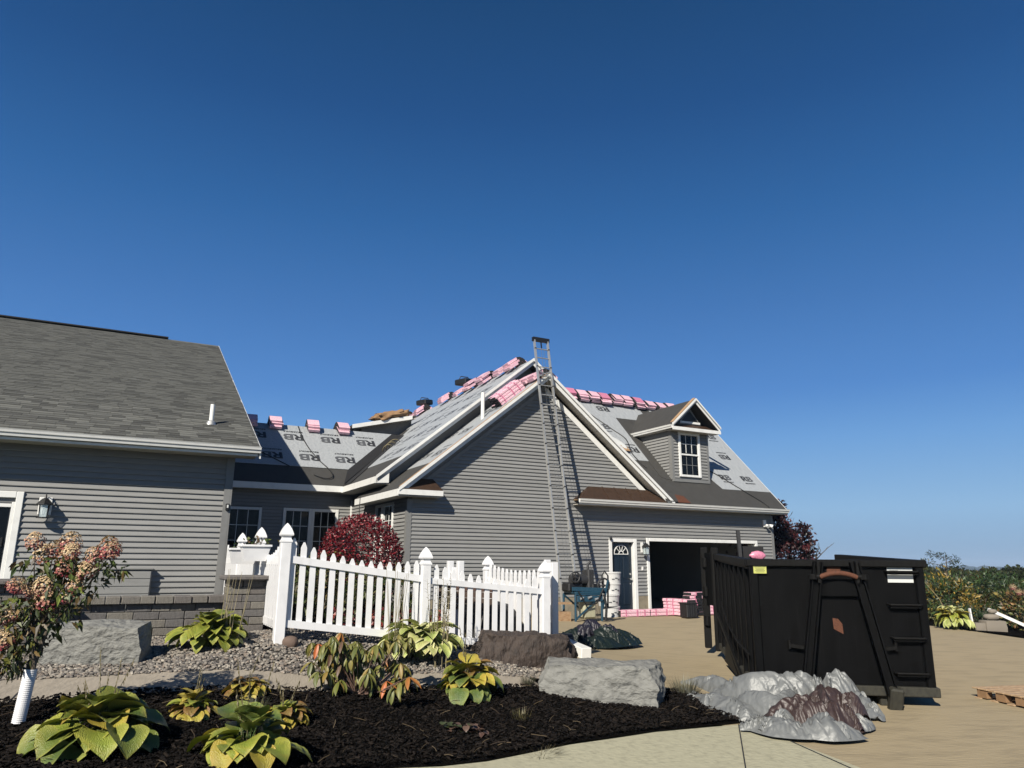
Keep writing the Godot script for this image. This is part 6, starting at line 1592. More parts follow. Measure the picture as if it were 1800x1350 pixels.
func bundles() -> void:
	rg.seed = 400
	var ord := ["first", "second", "third", "fourth", "fifth", "sixth", "seventh", "eighth", "ninth", "tenth", "eleventh", "twelfth"]
	var flat := bundle_flat()
	var pinks := [M.pink, M.pink, M.hotpink]
	# over the wing's ridge: four stacks of two or three
	var a4 := atan(0.826)
	var k := 0
	for u in [3.35, 4.15, 5.42, 6.47]:
		for j in 3:
			var m := bundle_bent(0.46 + rnd(-0.04, 0.04), 0.40, 0.085, a4)
			var o := hthing("shingle_bundle", "pink shingle bundle over the low wing's ridge, %s stack from near house, %s" % [ord[k], ["bottom one", "middle one", "topmost"][j]], "shingle bundle", u + rnd(-0.03, 0.03), r4(25.66) + 0.02 + j * 0.088, 25.66 + rnd(-0.08, 0.03), "shingle bundles on the roofs")
			o.rotation.y += rnd(-0.08, 0.08)
			part(o, "wrapper", m[0], M.pink); part(o, "shingle_edges", m[1], M.edge)
		k += 1
	# over the garage's ridge
	var a3 := atan(0.9914)
	k = 0
	for u in [13.5, 14.08, 14.6, 15.06, 15.58, 16.05, 16.6, 17.15, 17.65, 18.1]:
		for j in 3:
			if k >= 7 and j == 2: continue
			var m := bundle_bent(0.44 + rnd(-0.05, 0.05), 0.40, 0.085, a3)
			var o := hthing("shingle_bundle", "pink shingle bundle over the garage ridge, %s stack from front gable, %s" % [ord[k], ["bottom one", "middle one", "topmost"][j]], "shingle bundle", u + rnd(-0.04, 0.04), r3(21.7) + 0.02 + j * 0.088, 21.7 + rnd(-0.1, 0.02), "shingle bundles on the roofs")
			o.rotation.y += rnd(-0.12, 0.12)
			part(o, "wrapper", m[0], pinks[(k * 2 + j) % 3] if j == 2 else M.pink); part(o, "shingle_edges", m[1], M.edge)
		k += 1
	# over the rear gable's ridge, seen along it
	var a2 := atan(0.811)
	k = 0
	for v in [20.4, 21.15, 22.5, 23.6, 24.6, 26.2, 28.9, 29.5]:
		for j in 3:
			if j == 2 and k % 3 == 1: continue
			var m := bundle_bent(0.5, 0.42, 0.085, a2, true)
			var o := hthing("shingle_bundle", "pink shingle bundle over the high rear ridge, %s stack from its front, %s" % [ord[k], ["bottom one", "middle one", "topmost"][j]], "shingle bundle", 10.88 + rnd(-0.08, 0.02), r2(10.9) + 0.02 + j * 0.088, v + rnd(-0.05, 0.05), "shingle bundles on the roofs")
			o.rotation.y += PI / 2 + rnd(-0.1, 0.1)
			part(o, "wrapper", m[0], M.pink); part(o, "shingle_edges", m[1], M.edge)
		k += 1
	# lying on the front gable's left slope near the ridge
	var b1 := Basis(Vector3(1, 0.805, 0).normalized(), Vector3(-0.805, 1, 0).normalized(), Vector3.BACK)
	k = 0
	for q in [[9.5, 18.3], [9.62, 18.75]]:
		for j in 4:
			var o := hthing("shingle_bundle", "pink shingle bundle on the front gable's left slope, %s pile, %s from below" % [["front", "rear"][k], ord[j]], "shingle bundle", q[0], r1(q[0]) + 0.06, q[1], "shingle bundles on the roofs")
			var tr := Transform3D(b1, b1 * Vector3(rnd(-0.05, 0.05), 0.085 * j, rnd(-0.03, 0.03)))
			part(o, "wrapper", flat[0], M.pink, tr); part(o, "shingle_edges", flat[1], M.edge, tr); part(o, "printed_band", flat[2], M.hotpink, tr)
		k += 1
	# over the front gable's ridge behind the ladder
	k = 0
	for q in [18.0, 18.5, 19.0]:
		for j in 2:
			var m := bundle_bent(0.46, 0.40, 0.085, atan(0.805), true)
			var o := hthing("shingle_bundle", "pink shingle bundle on the front gable's peak behind the ladder, %s stack back, %s" % [ord[k], ["lower", "upper"][j]], "shingle bundle", 10.42, r1(10.42) + 0.02 + j * 0.088, q, "shingle bundles on the roofs")
			o.rotation.y += PI / 2 + rnd(-0.1, 0.1)
			part(o, "wrapper", m[0], M.pink); part(o, "shingle_edges", m[1], M.edge)
		k += 1
	# stacks on the driveway
	for j in 7:
		var o := hthing("shingle_bundle", "pink shingle bundle in the right-hand pile before the garage, %s from the ground" % ord[j], "shingle bundle", 14.62 + rnd(-0.03, 0.03), 0.03 + j * 0.087, 16.4 + rnd(-0.03, 0.03), "shingle bundles before the garage")
		o.rotation.y += rnd(-0.04, 0.04)
		part(o, "wrapper", flat[0], M.pink, Transform3D(Basis(), Vector3(0, 0.03, 0))); part(o, "shingle_edges", flat[1], M.edge, Transform3D(Basis(), Vector3(0, 0.03, 0))); part(o, "printed_band", flat[2], M.hotpink, Transform3D(Basis(), Vector3(0, 0.03, 0)))
		var mb := MB.new(); mb.bx(Vector3(-0.19, 0.03, 0.1685), Vector3(0.22, 0.079, 0.006)); part(o, "dark_print", mb.mesh(), M.black)
	for j in 5:
		var o := hthing("shingle_bundle", "pink shingle bundle end-on in the left-hand pile before the garage, %s from ground" % ord[j], "shingle bundle", 13.86 + rnd(-0.02, 0.02), 0.03 + j * 0.087, 16.45, "shingle bundles before the garage")
		o.rotation.y += PI / 2 + rnd(-0.05, 0.05)
		part(o, "wrapper", flat[0], M.pink, Transform3D(Basis(), Vector3(0, 0.03, 0))); part(o, "shingle_edges", flat[1], M.edge, Transform3D(Basis(), Vector3(0, 0.03, 0))); part(o, "printed_band", flat[2], M.hotpink, Transform3D(Basis(), Vector3(0, 0.03, 0)))
	for j in 2:
		for i in 2:
			var o := hthing("shingle_bundle", "pink shingle bundle lying flat before the blue door, %s layer, %s half" % [["lower", "upper"][j], ["left", "right"][i]], "shingle bundle", 12.45 + i * 1.0, 0.0 + j * 0.086, 16.7, "shingle bundles before the garage")
			part(o, "wrapper", flat[0], M.pink, Transform3D(Basis(), Vector3(0, 0.05, 0))); part(o, "shingle_edges", flat[1], M.edge, Transform3D(Basis(), Vector3(0, 0.05, 0))); part(o, "printed_band", flat[2], M.hotpink, Transform3D(Basis(), Vector3(0, 0.05, 0)))
	var c := hthing("black_crate", "black plastic crate before the pink bundle piles", "crate", 13.6, 0.0, 15.75)
	var cb := MB.new(); cb.cham(Transform3D(Basis(), Vector3(0, 0.2, 0)), Vector3(0.36, 0.38, 0.3), 0.015); part(c, "body", cb.mesh(), M.black)
	cb = MB.new(); cb.cham(Transform3D(Basis(), Vector3(0, 0.375, 0)), Vector3(0.4, 0.035, 0.34), 0.008); part(c, "rim", cb.mesh(), M.black)
	for i in 4:
		cb = MB.new(); cb.bx(Vector3(-0.12 + 0.08 * i, 0.2, 0.152), Vector3(0.02, 0.3, 0.008)); part(c, "rib", cb.mesh(), M.dark)
	var pp := hthing("white_pipe", "short white plastic pipe on the drive right of the pink pile", "pipe", 15.45, 0.0, 16.2)
	cb = MB.new(); cb.tube([Vector3(-0.25, 0.05, 0), Vector3(0.4, 0.05, 0)], [0.045], 12); part(pp, "pipe", cb.mesh(), M.trim)

# ---------------------------------------------------------------- ladder hoist and clutter by the wall
func ladder_and_clutter() -> void:
	var t := hthing("ladder_hoist", "tall aluminium ladder hoist leaning on the front gable's peak", "ladder", 9.9, 0.1, 15.75)
	var b0 := L(9.68, 0.1, 15.72); var b1 := L(10.03, 7.80, 17.82); var sx := Vector3(0.45, 0, 0)
	var up := (b1 - b0).normalized()
	for s in 2:
		var mb := MB.new(); mb.beam(b0 + sx * s, b1 + sx * s, 0.035, 0.085, Vector3.BACK)
		part(t, "rail", mb.mesh(), M.alu)
	for k in 25:
		var p := b0 + up * (0.35 + 0.305 * k)
		var mb := MB.new(); mb.tube([p, p + sx], [0.017], 8); part(t, "rung", mb.mesh(), M.alu)
		if k % 2 == 0:
			mb = MB.new()
			for s in 2: mb.bx(p + sx * s + Vector3(0.0, 0, 0.035), Vector3(0.05, 0.035, 0.03))
			part(t, "rung_clip", mb.mesh(), M.dark)
	for s in 2:
		var mb := MB.new(); var o := Vector3(0.17 + 0.1 * s, 0, 0.05)
		mb.tube([b0 + o + up * 0.6, b1 + o - up * 0.3], [0.0035], 5); part(t, "hoist_cable", mb.mesh(), M.greyplank)
	var mb2 := MB.new(); mb2.beam(b1 + Vector3(-0.05, 0, 0), b1 + sx + Vector3(0.05, 0, 0), 0.1, 0.12); part(t, "head_plate", mb2.mesh(), M.black)
	mb2 = MB.new(); mb2.beam(b1 + sx * 0.5 - up * 0.05, b1 + sx * 0.5 - up * 0.28, 0.03, 0.03, Vector3.BACK); part(t, "pulley_hanger", mb2.mesh(), M.black)
	mb2 = MB.new(); mb2.beam(b0 + up * 6.75, b0 + sx + up * 6.95, 0.02, 0.02); mb2.beam(b0 + sx + up * 6.75, b0 + up * 6.95, 0.02, 0.02); part(t, "brace", mb2.mesh(), M.alu)
	# the carriage and motor at the foot
	t = hthing("hoist_engine", "blue and black hoist engine with a yellowed fuel tank at the ladder's foot", "engine", 10.0, 0.05, 15.4)
	mb2 = MB.new()
	for q in [[-0.35, -0.28], [0.4, -0.28], [-0.35, 0.25], [0.4, 0.25]]: mb2.tube([Vector3(q[0], 0, q[1]), Vector3(q[0], 0.62, q[1])], [0.028], 8)
	for q in [-0.28, 0.25]: mb2.tube([Vector3(-0.35, 0.62, q), Vector3(0.4, 0.62, q)], [0.028], 8)
	mb2.cham(Transform3D(Basis(), Vector3(0.05, 0.52, 0.27)), Vector3(0.72, 0.14, 0.05), 0.01); mb2.cham(Transform3D(Basis(), Vector3(0.05, 0.66, 0)), Vector3(0.8, 0.05, 0.55), 0.01)
	part(t, "frame", mb2.mesh(), M.blue)
	mb2 = MB.new(); mb2.cham(Transform3D(Basis(), Vector3(0.08, 0.28, 0.1)), Vector3(0.36, 0.44, 0.26), 0.04); part(t, "fuel_tank", mb2.mesh(), mat(0.5, 0.48, 0.33, 0.4, M.conc.albedo_texture, Vector3(1, 1, 1)))
	mb2 = MB.new(); mb2.tube([Vector3(-0.3, 0.95, 0), Vector3(0.1, 0.95, 0)], [0.14], 14); mb2.cham(Transform3D(Basis(), Vector3(0.18, 0.95, 0)), Vector3(0.18, 0.5, 0.3), 0.03); mb2.tube([Vector3(0.18, 1.1, 0), Vector3(0.18, 1.32, 0), Vector3(0.26, 1.38, 0)], [0.03], 8); part(t, "motor", mb2.mesh(), M.dark)
	mb2 = MB.new(); mb2.cham(Transform3D(Basis(), Vector3(-0.25, 0.78, -0.05)), Vector3(0.4, 0.2, 0.35), 0.03); mb2.cham(Transform3D(Basis(), Vector3(0.3, 0.77, 0.05)), Vector3(0.25, 0.18, 0.3), 0.03); part(t, "gearbox", mb2.mesh(), M.black)
	mb2 = MB.new()
	for q in [[-0.35, 0.25, 0.4, 0.25], [0.4, -0.28, -0.35, -0.28]]: mb2.beam(Vector3(q[0], 0.05, q[1]), Vector3(q[2], 0.6, q[3]), 0.035, 0.035)
	mb2.beam(Vector3(-0.4, 0.75, 0.2), Vector3(0.55, 0.72, 0.24), 0.05, 0.09); mb2.beam(Vector3(0.42, 0.3, 0.25), Vector3(0.62, 0.95, 0.22), 0.04, 0.04); part(t, "brace", mb2.mesh(), M.blue)
	for q in [[0.5, 0.82, 0.2, 0.17], [-0.3, 1.02, 0.18, 0.12]]:
		mb2 = MB.new()
		var ring := []
		for i in 17: ring.append(Vector3(q[0] + cos(i * TAU / 16) * q[3], q[1] + sin(i * TAU / 16) * q[3], q[2]))
		mb2.tube(ring, [0.022], 7, false); mb2.tube([Vector3(q[0], q[1], q[2] - 0.04), Vector3(q[0], q[1], q[2] + 0.04)], [0.03], 8)
		for i in 4: mb2.beam(Vector3(q[0], q[1], q[2]), ring[i * 4], 0.018, 0.018, Vector3.BACK)
		part(t, "cable_wheel", mb2.mesh(), M.dark)
	for q in [[-0.2, 0.52, 0.3], [0.02, 0.54, 0.31], [0.22, 0.5, 0.3]]:
		mb2 = MB.new(); mb2.tube([Vector3(q[0] - 0.05, q[1], q[2]), Vector3(q[0] + 0.05, q[1] + 0.03, q[2])], [0.03, 0.02], 8); part(t, "fitting", mb2.mesh(), M.alu)
	mb2 = MB.new(); mb2.tube([Vector3(-0.3, 0.7, 0.3), Vector3(-0.1, 0.38, 0.34), Vector3(0.2, 0.42, 0.33), Vector3(0.42, 0.75, 0.3)], [0.018], 6); mb2.tube([Vector3(0.45, 0.62, 0.28), Vector3(0.5, 0.3, 0.3), Vector3(0.47, 0.0, 0.3)], [0.03], 6); part(t, "strap", mb2.mesh(), M.black)
	mb2 = MB.new(); mb2.tube([Vector3(0.55, 0.75, 0.1), Vector3(0.52, 1.05, 0.1), Vector3(0.6, 1.16, 0.1), Vector3(0.7, 1.05, 0.1), Vector3(0.68, 0.3, 0.1)], [0.022], 8); part(t, "hose", mb2.mesh(), M.dark)
	mb2 = MB.new(); mb2.bx(Vector3(-0.62, 0.42, 0.05), Vector3(0.4, 0.04, 0.3)); mb2.bx(Vector3(-0.62, 0.12, 0.05), Vector3(0.36, 0.22, 0.28)); part(t, "carriage_deck", mb2.mesh(), M.osb)
	# tubs by the blue door
	var names := ["lowest white tub of the stack left of the blue door", "second white tub from below left of the blue door", "third white tub from below left of the blue door", "topmost white tub of the stack left of the blue door"]
	var y := 0.0
	for k in 4:
		var r: float = [0.24, 0.29, 0.245, 0.245][k]; var h: float = [0.28, 0.31, 0.285, 0.285][k]
		var o := hthing("white_tub", names[k], "tub", 11.86 + [0.0, -0.07, 0.03, 0.05][k], y, 16.85, "white tubs by the blue door")
		var mb := MB.new(); mb.lathe([[r * 0.93, 0.0], [r * 0.98, h * 0.85], [r, h * 0.86]], 28); part(o, "body", mb.mesh(), M.tub)
		mb = MB.new(); mb.lathe([[r * 1.03, h * 0.85], [r * 1.04, h * 0.96], [r * 0.98, h], [0.0, h]], 28); part(o, "lid", mb.mesh(), M.tub)
		for j in 3:
			mb = MB.new(); mb.box(Transform3D(Basis(Vector3.UP, -0.45 + 0.35 * j), Vector3(sin(-0.45 + 0.35 * j), 0, cos(-0.45 + 0.35 * j)) * (r * 0.985) + Vector3(0, h * (0.35 + 0.1 * (j % 2)), 0)), Vector3(0.07, 0.02, 0.012)); part(o, "print", mb.mesh(), M.greyplank)
		y += h + 0.003
	# lantern between door and garage, floodlight, sensor, knocker plate
	var c := hthing("wall_lantern", "black coach lantern on white plate between blue door and garage opening", "lantern", 13.88, 1.6, 17.98)
	lantern(c, L(13.88, 1.66, 17.84))
	c = hthing("floodlight", "white twin-head floodlight under the garage eave's right end", "floodlight", 19.0, 2.65, 17.97)
	var fb := MB.new(); fb.cham(Transform3D(Basis(), L(18.95, 2.72, 17.95)), Vector3(0.13, 0.24, 0.06), 0.01); part(c, "mount", fb.mesh(), M.trim)
	for s in [-1, 1]:
		fb = MB.new(); fb.tube([L(19.03 + s * 0.06, 2.68, 17.92), L(19.07 + s * 0.1, 2.62, 17.80)], [0.03, 0.065], 12); part(c, "lamp_head", fb.mesh(), M.trim)
	c = hthing("keypad", "small white keypad on the siding between blue door and garage", "keypad", 13.82, 1.2, 17.97)
	fb = MB.new(); fb.cham(Transform3D(Basis(), L(13.82, 1.25, 17.965)), Vector3(0.06, 0.11, 0.03), 0.006); part(c, "housing", fb.mesh(), M.trim)
	c = hthing("camera_dome", "small black camera at the blue door's upper left casing corner", "camera", 12.66, 2.05, 17.94)
	fb = MB.new(); fb.cham(Transform3D(Basis(), L(12.68, 2.1, 17.93)), Vector3(0.07, 0.09, 0.08), 0.015); part(c, "housing", fb.mesh(), M.black)
	# covered grill and boards behind the fence
	c = hthing("covered_grill", "black covered grill with wooden side boards behind the fence's right half", "grill", 4.72, 0.15, 10.05)
	fb = MB.new()
	var prof := []
	for k in 10: prof.append([0.56 * sqrt(maxf(0.0, 1 - pow(k / 9.0, 3))), 0.74 * k / 9.0])
	fb.lathe(prof, 20, Vector3(0.15, 0, 0)); part(c, "cover", fb.mesh(), M.black)
	for j in 4:
		fb = MB.new(); fb.box(Transform3D(Basis.from_euler(Vector3(0.1, 0, -0.05)), Vector3(-0.32, 0.64 + 0.085 * j, 0.28)), Vector3(0.9, 0.078, 0.02)); part(c, "side_board", fb.mesh(), mat(0.12 + 0.01 * j, 0.09, 0.07, 0.8))
	# white boxed trim and grey planks by the brown boulder
	c = thing("boxed_trim", "white vinyl post sleeve lying right of the brown boulder", "trim", gp(1.12, 11.5), 0.42)
	fb = MB.new(); fb.cham(Transform3D(Basis.from_euler(Vector3(0.1, 0, 0)), Vector3(0.0, 0.11, -0.5)), Vector3(0.17, 0.2, 1.1), 0.008); part(c, "sleeve", fb.mesh(), M.trim)
	c = thing("grey_planks", "short stack of dark grey siding planks beside the white post sleeve", "planks", gp(0.62, 12.1), 0.1)
	for j in 3:
		fb = MB.new(); fb.cham(Transform3D(Basis.from_euler(Vector3(0, rnd(-0.1, 0.1), 0)), Vector3(0, 0.12 + 0.035 * j, -0.1 * j)), Vector3(0.8, 0.03, 0.2), 0.005); part(c, "plank", fb.mesh(), M.greyplank)
	for k in 5:
		c = thing("dry_leaf", "curled brown dead leaf on the drive, %s from the white post sleeve" % ["first", "second", "third", "fourth", "fifth"][k], "leaf", gp(1.25 + 0.11 * k, 11.0 + 0.12 * (k % 2), 0.012), rnd(0, 6), "dead leaves on the drive")
		fb = MB.new(); leaf_shape(fb, Transform3D(), 0.09, 0.05, 0.8, 1.4, [Color(0.12, 0.045, 0.025), Color(0.1, 0.04, 0.02), Color(0.08, 0.03, 0.02)], 4); part(c, "blade", fb.mesh(), M.leaf, Transform3D(Basis.from_euler(Vector3(-0.4, 0, 0)), Vector3(0, 0.01, 0)))
	# pallet at the right edge
	c = thing("pallet", "pale wooden pallet lying on the drive at the right edge", "pallet", gp(6.62, 9.6), 0.22)
	for k in 9:
		fb = MB.new(); fb.cham(Transform3D(Basis(), Vector3(0, 0.125, -0.5 + k * 0.122)), Vector3(1.1, 0.018, 0.1), 0.003); part(c, "deck_slat", fb.mesh(), M.pallet)
	for k in 5:
		fb = MB.new(); fb.cham(Transform3D(Basis(), Vector3(0, 0.009, -0.48 + k * 0.24)), Vector3(1.1, 0.018, 0.1), 0.003); part(c, "bottom_slat", fb.mesh(), M.pallet)
	for k in 3:
		for j in 4:
			fb = MB.new(); fb.bx(Vector3(-0.49 + k * 0.49, 0.067, -0.42 + j * 0.28), Vector3(0.09, 0.094, 0.14)); part(c, "block", fb.mesh(), M.paper)
	# bits on the roofs
	c = hthing("paper_sack", "brown paper sheet crumpled on the low rear roof left of the high gable", "paper", 8.6, 6.75, 26.8)
	part(c, "sheet", rock_mesh(Vector3(1.5, 0.34, 0.9), 34, 0.05, 0.9, 12), M.paper, Transform3D(Basis.from_euler(Vector3(0, 0, 0.26)), Vector3(0.05, 0.15, 0)))
	for q in [[10.95, 24.95, "black nail gun and bag lying on the rear ridge bundles"], [10.95, 29.2, "black tool case lying on the farthest rear ridge bundles"]]:
		c = hthing("tool_case", q[2], "tool", q[0], r2(10.9) + 0.3, q[1])
		fb = MB.new(); fb.cham(Transform3D(Basis.from_euler(Vector3(0, 0.4, 0.1)), Vector3(0, 0.15, 0)), Vector3(0.5, 0.22, 0.6), 0.04); part(c, "case", fb.mesh(), M.black)
		fb = MB.new(); fb.tube([Vector3(-0.2, 0.26, 0), Vector3(-0.15, 0.36, 0), Vector3(0.15, 0.36, 0), Vector3(0.2, 0.26, 0)], [0.02], 6); part(c, "handle", fb.mesh(), M.dark)
	c = hthing("vent_pipe", "white plastic vent pipe standing on the front gable's underlayment", "pipe", 8.72, r1(8.72), 18.5)
	fb = MB.new(); fb.tube([Vector3(0, -0.08, 0), Vector3(0, 0.78, 0)], [0.055], 14); part(c, "pipe", fb.mesh(), M.trim)
	c = hthing("loose_sheet", "white and brown loose sheet stuck behind the front gable's right rake", "sheet", 14.0, r3(19.6) + 0.05, 19.6)
	part(c, "white_sheet", rock_mesh(Vector3(1.0, 0.12, 0.7), 44, 0.3, 0.4, 8), M.label, Transform3D(Basis.from_euler(Vector3(0.78, 0, 0)), Vector3(0, 0.05, 0)))
	fb = MB.new(); fb.box(Transform3D(Basis.from_euler(Vector3(0.78, 0.1, 0)), Vector3(0.1, -0.12, 0.25)), Vector3(0.8, 0.02, 0.3)); part(c, "brown_board", fb.mesh(), M.osb)
	# air hoses and ropes over the roofs
	for q in [["black_hose", "thin black air hose curving down the low wing's underlayment", [[4.95, 25.6], [5.0, 25.1], [5.15, 24.5], [5.4, 23.95], [5.65, 23.55], [5.7, 23.25], [5.45, 23.15], [5.1, 23.3]], 4], ["black_hose", "thin black air hose in the near house's shadow on the wing", [[2.9, 24.7], [3.4, 24.3], [3.9, 23.95], [4.4, 23.6]], 4], ["black_hose", "thin black air hose from the dormer's right side to the garage gutter", [[17.15, 19.4], [17.35, 19.2], [17.3, 19.0], [17.7, 18.75], [18.3, 18.2], [18.8, 17.75], [18.85, 17.6]], 3], ["black_hose", "thin black air hose running down left of the dormer", [[13.6, 21.5], [14.0, 20.9], [14.5, 20.3], [14.8, 19.9], [14.6, 19.3], [14.75, 18.8]], 3]]:
		c = hthing(q[0], q[1], "hose", q[2][0][0], 5.0, q[2][0][1], "air hoses on the roofs")
		var pts := []
		for p in q[2]: pts.append(L(p[0], (r4(p[1]) if q[3] == 4 else r3(p[1])) + 0.04, p[1]))
		var fine := []
		for i in pts.size() - 1:
			for j in 5: fine.append((pts[i] as Vector3).cubic_interpolate(pts[i + 1], pts[maxi(i - 1, 0)], pts[mini(i + 2, pts.size() - 1)], j / 5.0))
		fine.append(pts[-1])
		fb = MB.new(); fb.tube(fine, [0.016], 6); part(c, "hose", fb.mesh(), M.black)
	c = hthing("hanging_cord", "thin black cord hanging from the eave beside the side window", "cord", 5.96, 3.2, 20.9)
	fb = MB.new(); fb.tube([L(5.96, 3.25, 20.9), L(5.95, 2.2, 20.9), L(5.97, 0.6, 20.9)], [0.011], 6); part(c, "cord", fb.mesh(), M.black)
	c = hthing("rope_coil", "coiled rope lying in the dark valley beside the high gable", "rope", 7.75, r2(7.75) + 0.05, 24.2)
	fb = MB.new()
	for k in 3:
		var ring := []
		for i in 15: ring.append(Vector3(cos(i * TAU / 14) * (0.16 + 0.02 * k) + 0.12 * k, sin(i * TAU / 14) * 0.14 + 0.1 * k, sin(i * TAU / 14) * 0.16 + 0.06))
		fb.tube(ring, [0.014], 6)
	part(c, "rope", fb.mesh(), M.stem)

# ---------------------------------------------------------------- grounds
func grounds() -> void:
	rg.seed = 500
	# terrain: out to the horizon, falling away behind the lot
	var P := []
	var radii := [0.0, 4.0, 8.0, 12.0, 16.0, 20.0, 24.0, 28.0, 33.0, 40.0, 55.0, 80.0, 120.0, 200.0, 350.0, 600.0, 1000.0, 1600.0, 2400.0, 3400.0, 5000.0]
	var f := FastNoiseLite.new(); f.seed = 4; f.frequency = 0.0012
	for r in radii:
		for a in 97:
			var an := TAU * a / 96.0
			var x: float = cos(an) * r + 2.0; var d: float = sin(an) * r + 12.0
			var y: float
			if r <= 24.0: y = gy(x, d) - (0.35 if x > -9.0 and d < 24.0 and d > 3.0 and x < 17.0 else 0.06)
			else: y = lerpf(-0.25, -22.0, smoothstep(24.0, 260.0, r)) + smoothstep(900.0, 3000.0, r) * (12.0 + 5.0 * f.get_noise_2d(x, d)) + smoothstep(60.0, 400.0, r) * 6.0 * f.get_noise_2d(x * 3, d * 3)
			P.append(Vector3(x, y, -d))
	var mb := MB.new()
	mb.grid(P, 97)
	struct("terrain", mb.mesh(), M.grass)
	var V := func(a: Array) -> PackedVector2Array:
		var p := PackedVector2Array()
		for q in a: p.append(Vector2(q[0], q[1]))
		return p
	var drive: PackedVector2Array = V.call([[-1.5, 17.2], [0.5, 11.6], [0.45, 9.9], [0.5, 9.0], [2.6, 8.3], [3.0, 7.1], [3.4, 5.6], [4.5, 2.5], [12.0, 2.0], [13.5, 10.0], [12.4, 13.2], [11.0, 15.8], [10.6, 17.3], [10.3, 18.6], [9.4, 20.0], [9.6, 22.5], [4.0, 21.5], [1.8, 18.8]])
	sheet("driveway", drive, 0.0, 0.55, M.conc)
	sheet("concrete_apron", V.call([[-0.95, 6.62], [-0.2, 7.05], [0.58, 7.62], [1.5, 8.1], [2.56, 8.45], [3.0, 7.1], [3.45, 5.6], [4.4, 2.6], [-2.6, 2.6], [-2.2, 5.4], [-1.6, 6.0]]), 0.01, 0.4, M.slab)
	sheet("walkway", V.call([[-9.0, 5.3], [-6.3, 6.9], [-4.92, 7.62], [-2.3, 8.55], [0.2, 9.66], [0.5, 9.3], [-0.1, 9.08], [-2.14, 8.14], [-4.5, 7.0], [-6.1, 6.15], [-8.9, 4.85]]), 0.012, 0.3, M.walk)
	# saw-cut joints
	for q in [["walkway_joint", [-4.75, 7.7], [-4.5, 7.0]], ["walkway_joint", [-2.1, 8.64], [-2.0, 8.2]], ["apron_joint", [2.45, 8.4], [2.05, 6.9]], ["apron_joint", [2.62, 8.4], [3.3, 5.4]]]:
		var jb := MB.new()
		var a := Vector2(q[1][0], q[1][1]); var b := Vector2(q[2][0], q[2][1])
		var n := 10
		var w := (b - a).orthogonal().normalized() * 0.006
		for i in n:
			var s := a.lerp(b, i / float(n)); var e := a.lerp(b, (i + 1) / float(n))
			jb.quad(gp(s.x - w.x, s.y - w.y, 0.017), gp(e.x - w.x, e.y - w.y, 0.017), gp(e.x + w.x, e.y + w.y, 0.017), gp(s.x + w.x, s.y + w.y, 0.017))
		struct(q[0], jb.mesh(), M.dark)
	var mulch: PackedVector2Array = V.call([[-9.0, 4.8], [-8.9, 4.87], [-6.1, 6.17], [-4.5, 7.02], [-2.14, 8.16], [-0.1, 9.1], [0.35, 9.4], [1.0, 9.75], [2.1, 9.85], [2.45, 9.5], [2.5, 9.0], [2.56, 8.5], [1.5, 8.12], [0.58, 7.66], [-0.2, 7.07], [-0.95, 6.64], [-1.6, 6.0], [-2.2, 5.4], [-3.0, 4.0], [-9.0, 3.0]])
	sheet("mulch_bed", mulch, 0.015, 0.18, M.mulch, 0.035)
	var gravel: PackedVector2Array = V.call([[-9.5, 9.2], [-7.0, 9.2], [-5.0, 9.5], [-4.2, 10.0], [-3.2, 10.0], [-2.5, 10.6], [-1.2, 11.2], [0.3, 11.7], [0.62, 11.0], [0.6, 10.2], [0.55, 9.7], [0.2, 9.64], [-2.3, 8.53], [-4.92, 7.6], [-6.3, 6.88], [-9.2, 5.25]])
	sheet("gravel_bed", gravel, 0.008, 0.3, M.gravelbed)
	sheet("planting_bed", V.call([[-6.0, 13.0], [-4.0, 10.05], [-2.5, 10.65], [-1.2, 11.25], [0.3, 11.75], [-0.3, 15.0], [-1.3, 17.5], [-5.0, 21.0], [-8, 20]]), 0.006, 0.6, M.mulch)
	sheet("far_bed", V.call([[9.7, 20.2], [10.45, 18.5], [10.75, 17.2], [11.15, 15.8], [12.5, 13.3], [18.0, 13.0], [20.0, 24.0], [9.7, 24.0]]), 0.02, 0.6, M.mulch)
	# loose stones and bark
	var pebble := rock_mesh(Vector3(1, 0.72, 0.85), 60, 0.15, 0.25, 2)
	scatter("gravel_stones", gravel, 30000, pebble, M.stone, 0.022, 0.05, [Color(0.36, 0.32, 0.27), Color(0.28, 0.25, 0.215), Color(0.2, 0.18, 0.16), Color(0.44, 0.4, 0.34), Color(0.33, 0.27, 0.22), Color(0.16, 0.145, 0.135)], 0.012, 0.8, PackedVector2Array(), "small grey and tan river stones filling the bed by the fence", "gravel")
	var chip := MB.new()
	chip.cham(Transform3D(), Vector3(1.0, 0.25, 0.35), 0.08)
	scatter("mulch_chips", mulch, 34000, chip.mesh(), M.chip, 0.018, 0.055, [Color(0.012, 0.0105, 0.010), Color(0.02, 0.017, 0.0155), Color(0.008, 0.0075, 0.0075), Color(0.026, 0.021, 0.018), Color(0.015, 0.013, 0.012)], 0.05, 1.0, PackedVector2Array(), "black shredded bark chips covering the flower bed", "mulch")
	var straw := MB.new()
	straw.tube([Vector3(-0.5, 0, 0), Vector3(0, 0.05, 0.06), Vector3(0.5, 0, 0)], [0.02], 4)
	scatter("dry_straws", mulch, 420, straw.mesh(), M.chip, 0.04, 0.16, [Color(0.16, 0.12, 0.075), Color(0.22, 0.17, 0.11), Color(0.08, 0.06, 0.045)], 0.062, 1.0, PackedVector2Array(), "stray dry straws lying on the black mulch", "straw")
	# distant woods
	rg.seed = 600
	var crown := MB.new()
	foliage(crown, 2200, Vector3(0, 0.55, 0), Vector3(0.5, 0.5, 0.5), 0.07, [lin(0.8, 0.8, 0.8), lin(1, 1, 1), lin(0.6, 0.6, 0.6)], 0.7, 0.3, 0.5)
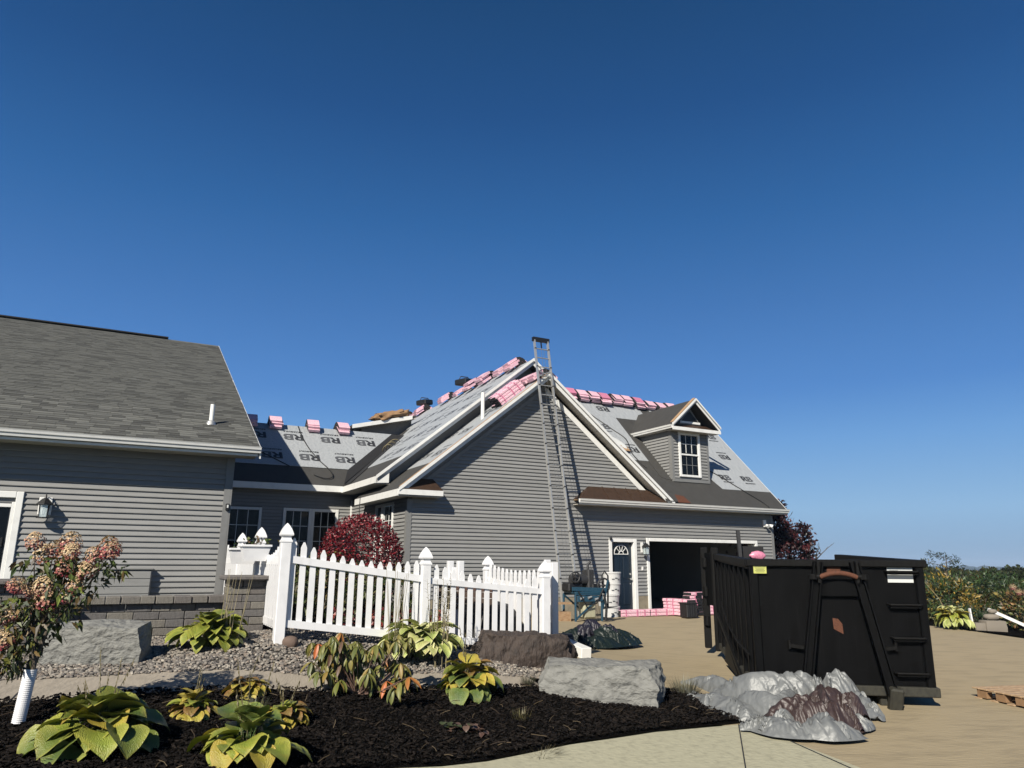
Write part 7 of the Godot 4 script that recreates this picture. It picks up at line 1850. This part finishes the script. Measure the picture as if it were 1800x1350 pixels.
	var T := []; var C := []
	var tc := [Color(0.045, 0.062, 0.022), Color(0.06, 0.075, 0.025), Color(0.07, 0.072, 0.025), Color(0.09, 0.07, 0.025), Color(0.038, 0.05, 0.02), Color(0.05, 0.06, 0.022)]
	for i in 15000:
		var an := rnd(-0.25, 1.15) if i % 4 else rnd(-1.2, 1.2)
		var r := 32.0 * pow(90.0, rg.randf())
		var x := sin(an) * r; var d := cos(an) * r
		if r < 60 and x < 12.5: continue
		var rr := Vector2(x - 2.0, d - 12.0).length()
		var y := lerpf(-0.25, -22.0, smoothstep(24.0, 260.0, rr)) + smoothstep(900.0, 3000.0, rr) * (12.0 + 5.0 * f.get_noise_2d(x, d)) + smoothstep(60.0, 400.0, rr) * 6.0 * f.get_noise_2d(x * 3, d * 3)
		var s := rnd(6.0, 11.0) * lerpf(0.35, 1.0, smoothstep(40.0, 200.0, rr))
		if y + s > 1.0 and rr < 900: s = maxf(1.0, 0.8 - y)
		var grow := lerpf(1.0, 2.6, smoothstep(300.0, 2400.0, rr))
		T.append(Transform3D(Basis(Vector3.UP, rnd(0, 6)).scaled(Vector3(s * grow, s * rnd(0.85, 1.15), s * grow)), Vector3(x, y - 0.5, -d)))
		C.append((tc[rg.randi() % 6] as Color) * rnd(0.8, 1.2))
	var mm := MultiMesh.new()
	mm.transform_format = MultiMesh.TRANSFORM_3D; mm.use_colors = true; mm.mesh = crown.mesh(); mm.instance_count = T.size()
	for i in T.size():
		mm.set_instance_transform(i, T[i]); mm.set_instance_color(i, C[i])
	var o := MultiMeshInstance3D.new()
	o.name = "distant_woods"; o.multimesh = mm; o.material_override = M.chip
	add_child(o)
	o.set_meta("kind", "stuff"); tag(o, "hazy autumn woods stretching to the horizon beyond the lot", "woods")

func _ready() -> void:
	setup()
	materials()
	solve_ground()
	rg.seed = 1
	grounds()
	rg.seed = 2
	main_house()
	left_house()
	stone_wall()
	fences()
	dumpster()
	rocks_and_tarps()
	ladder_and_clutter()
	bundles()
	plants()
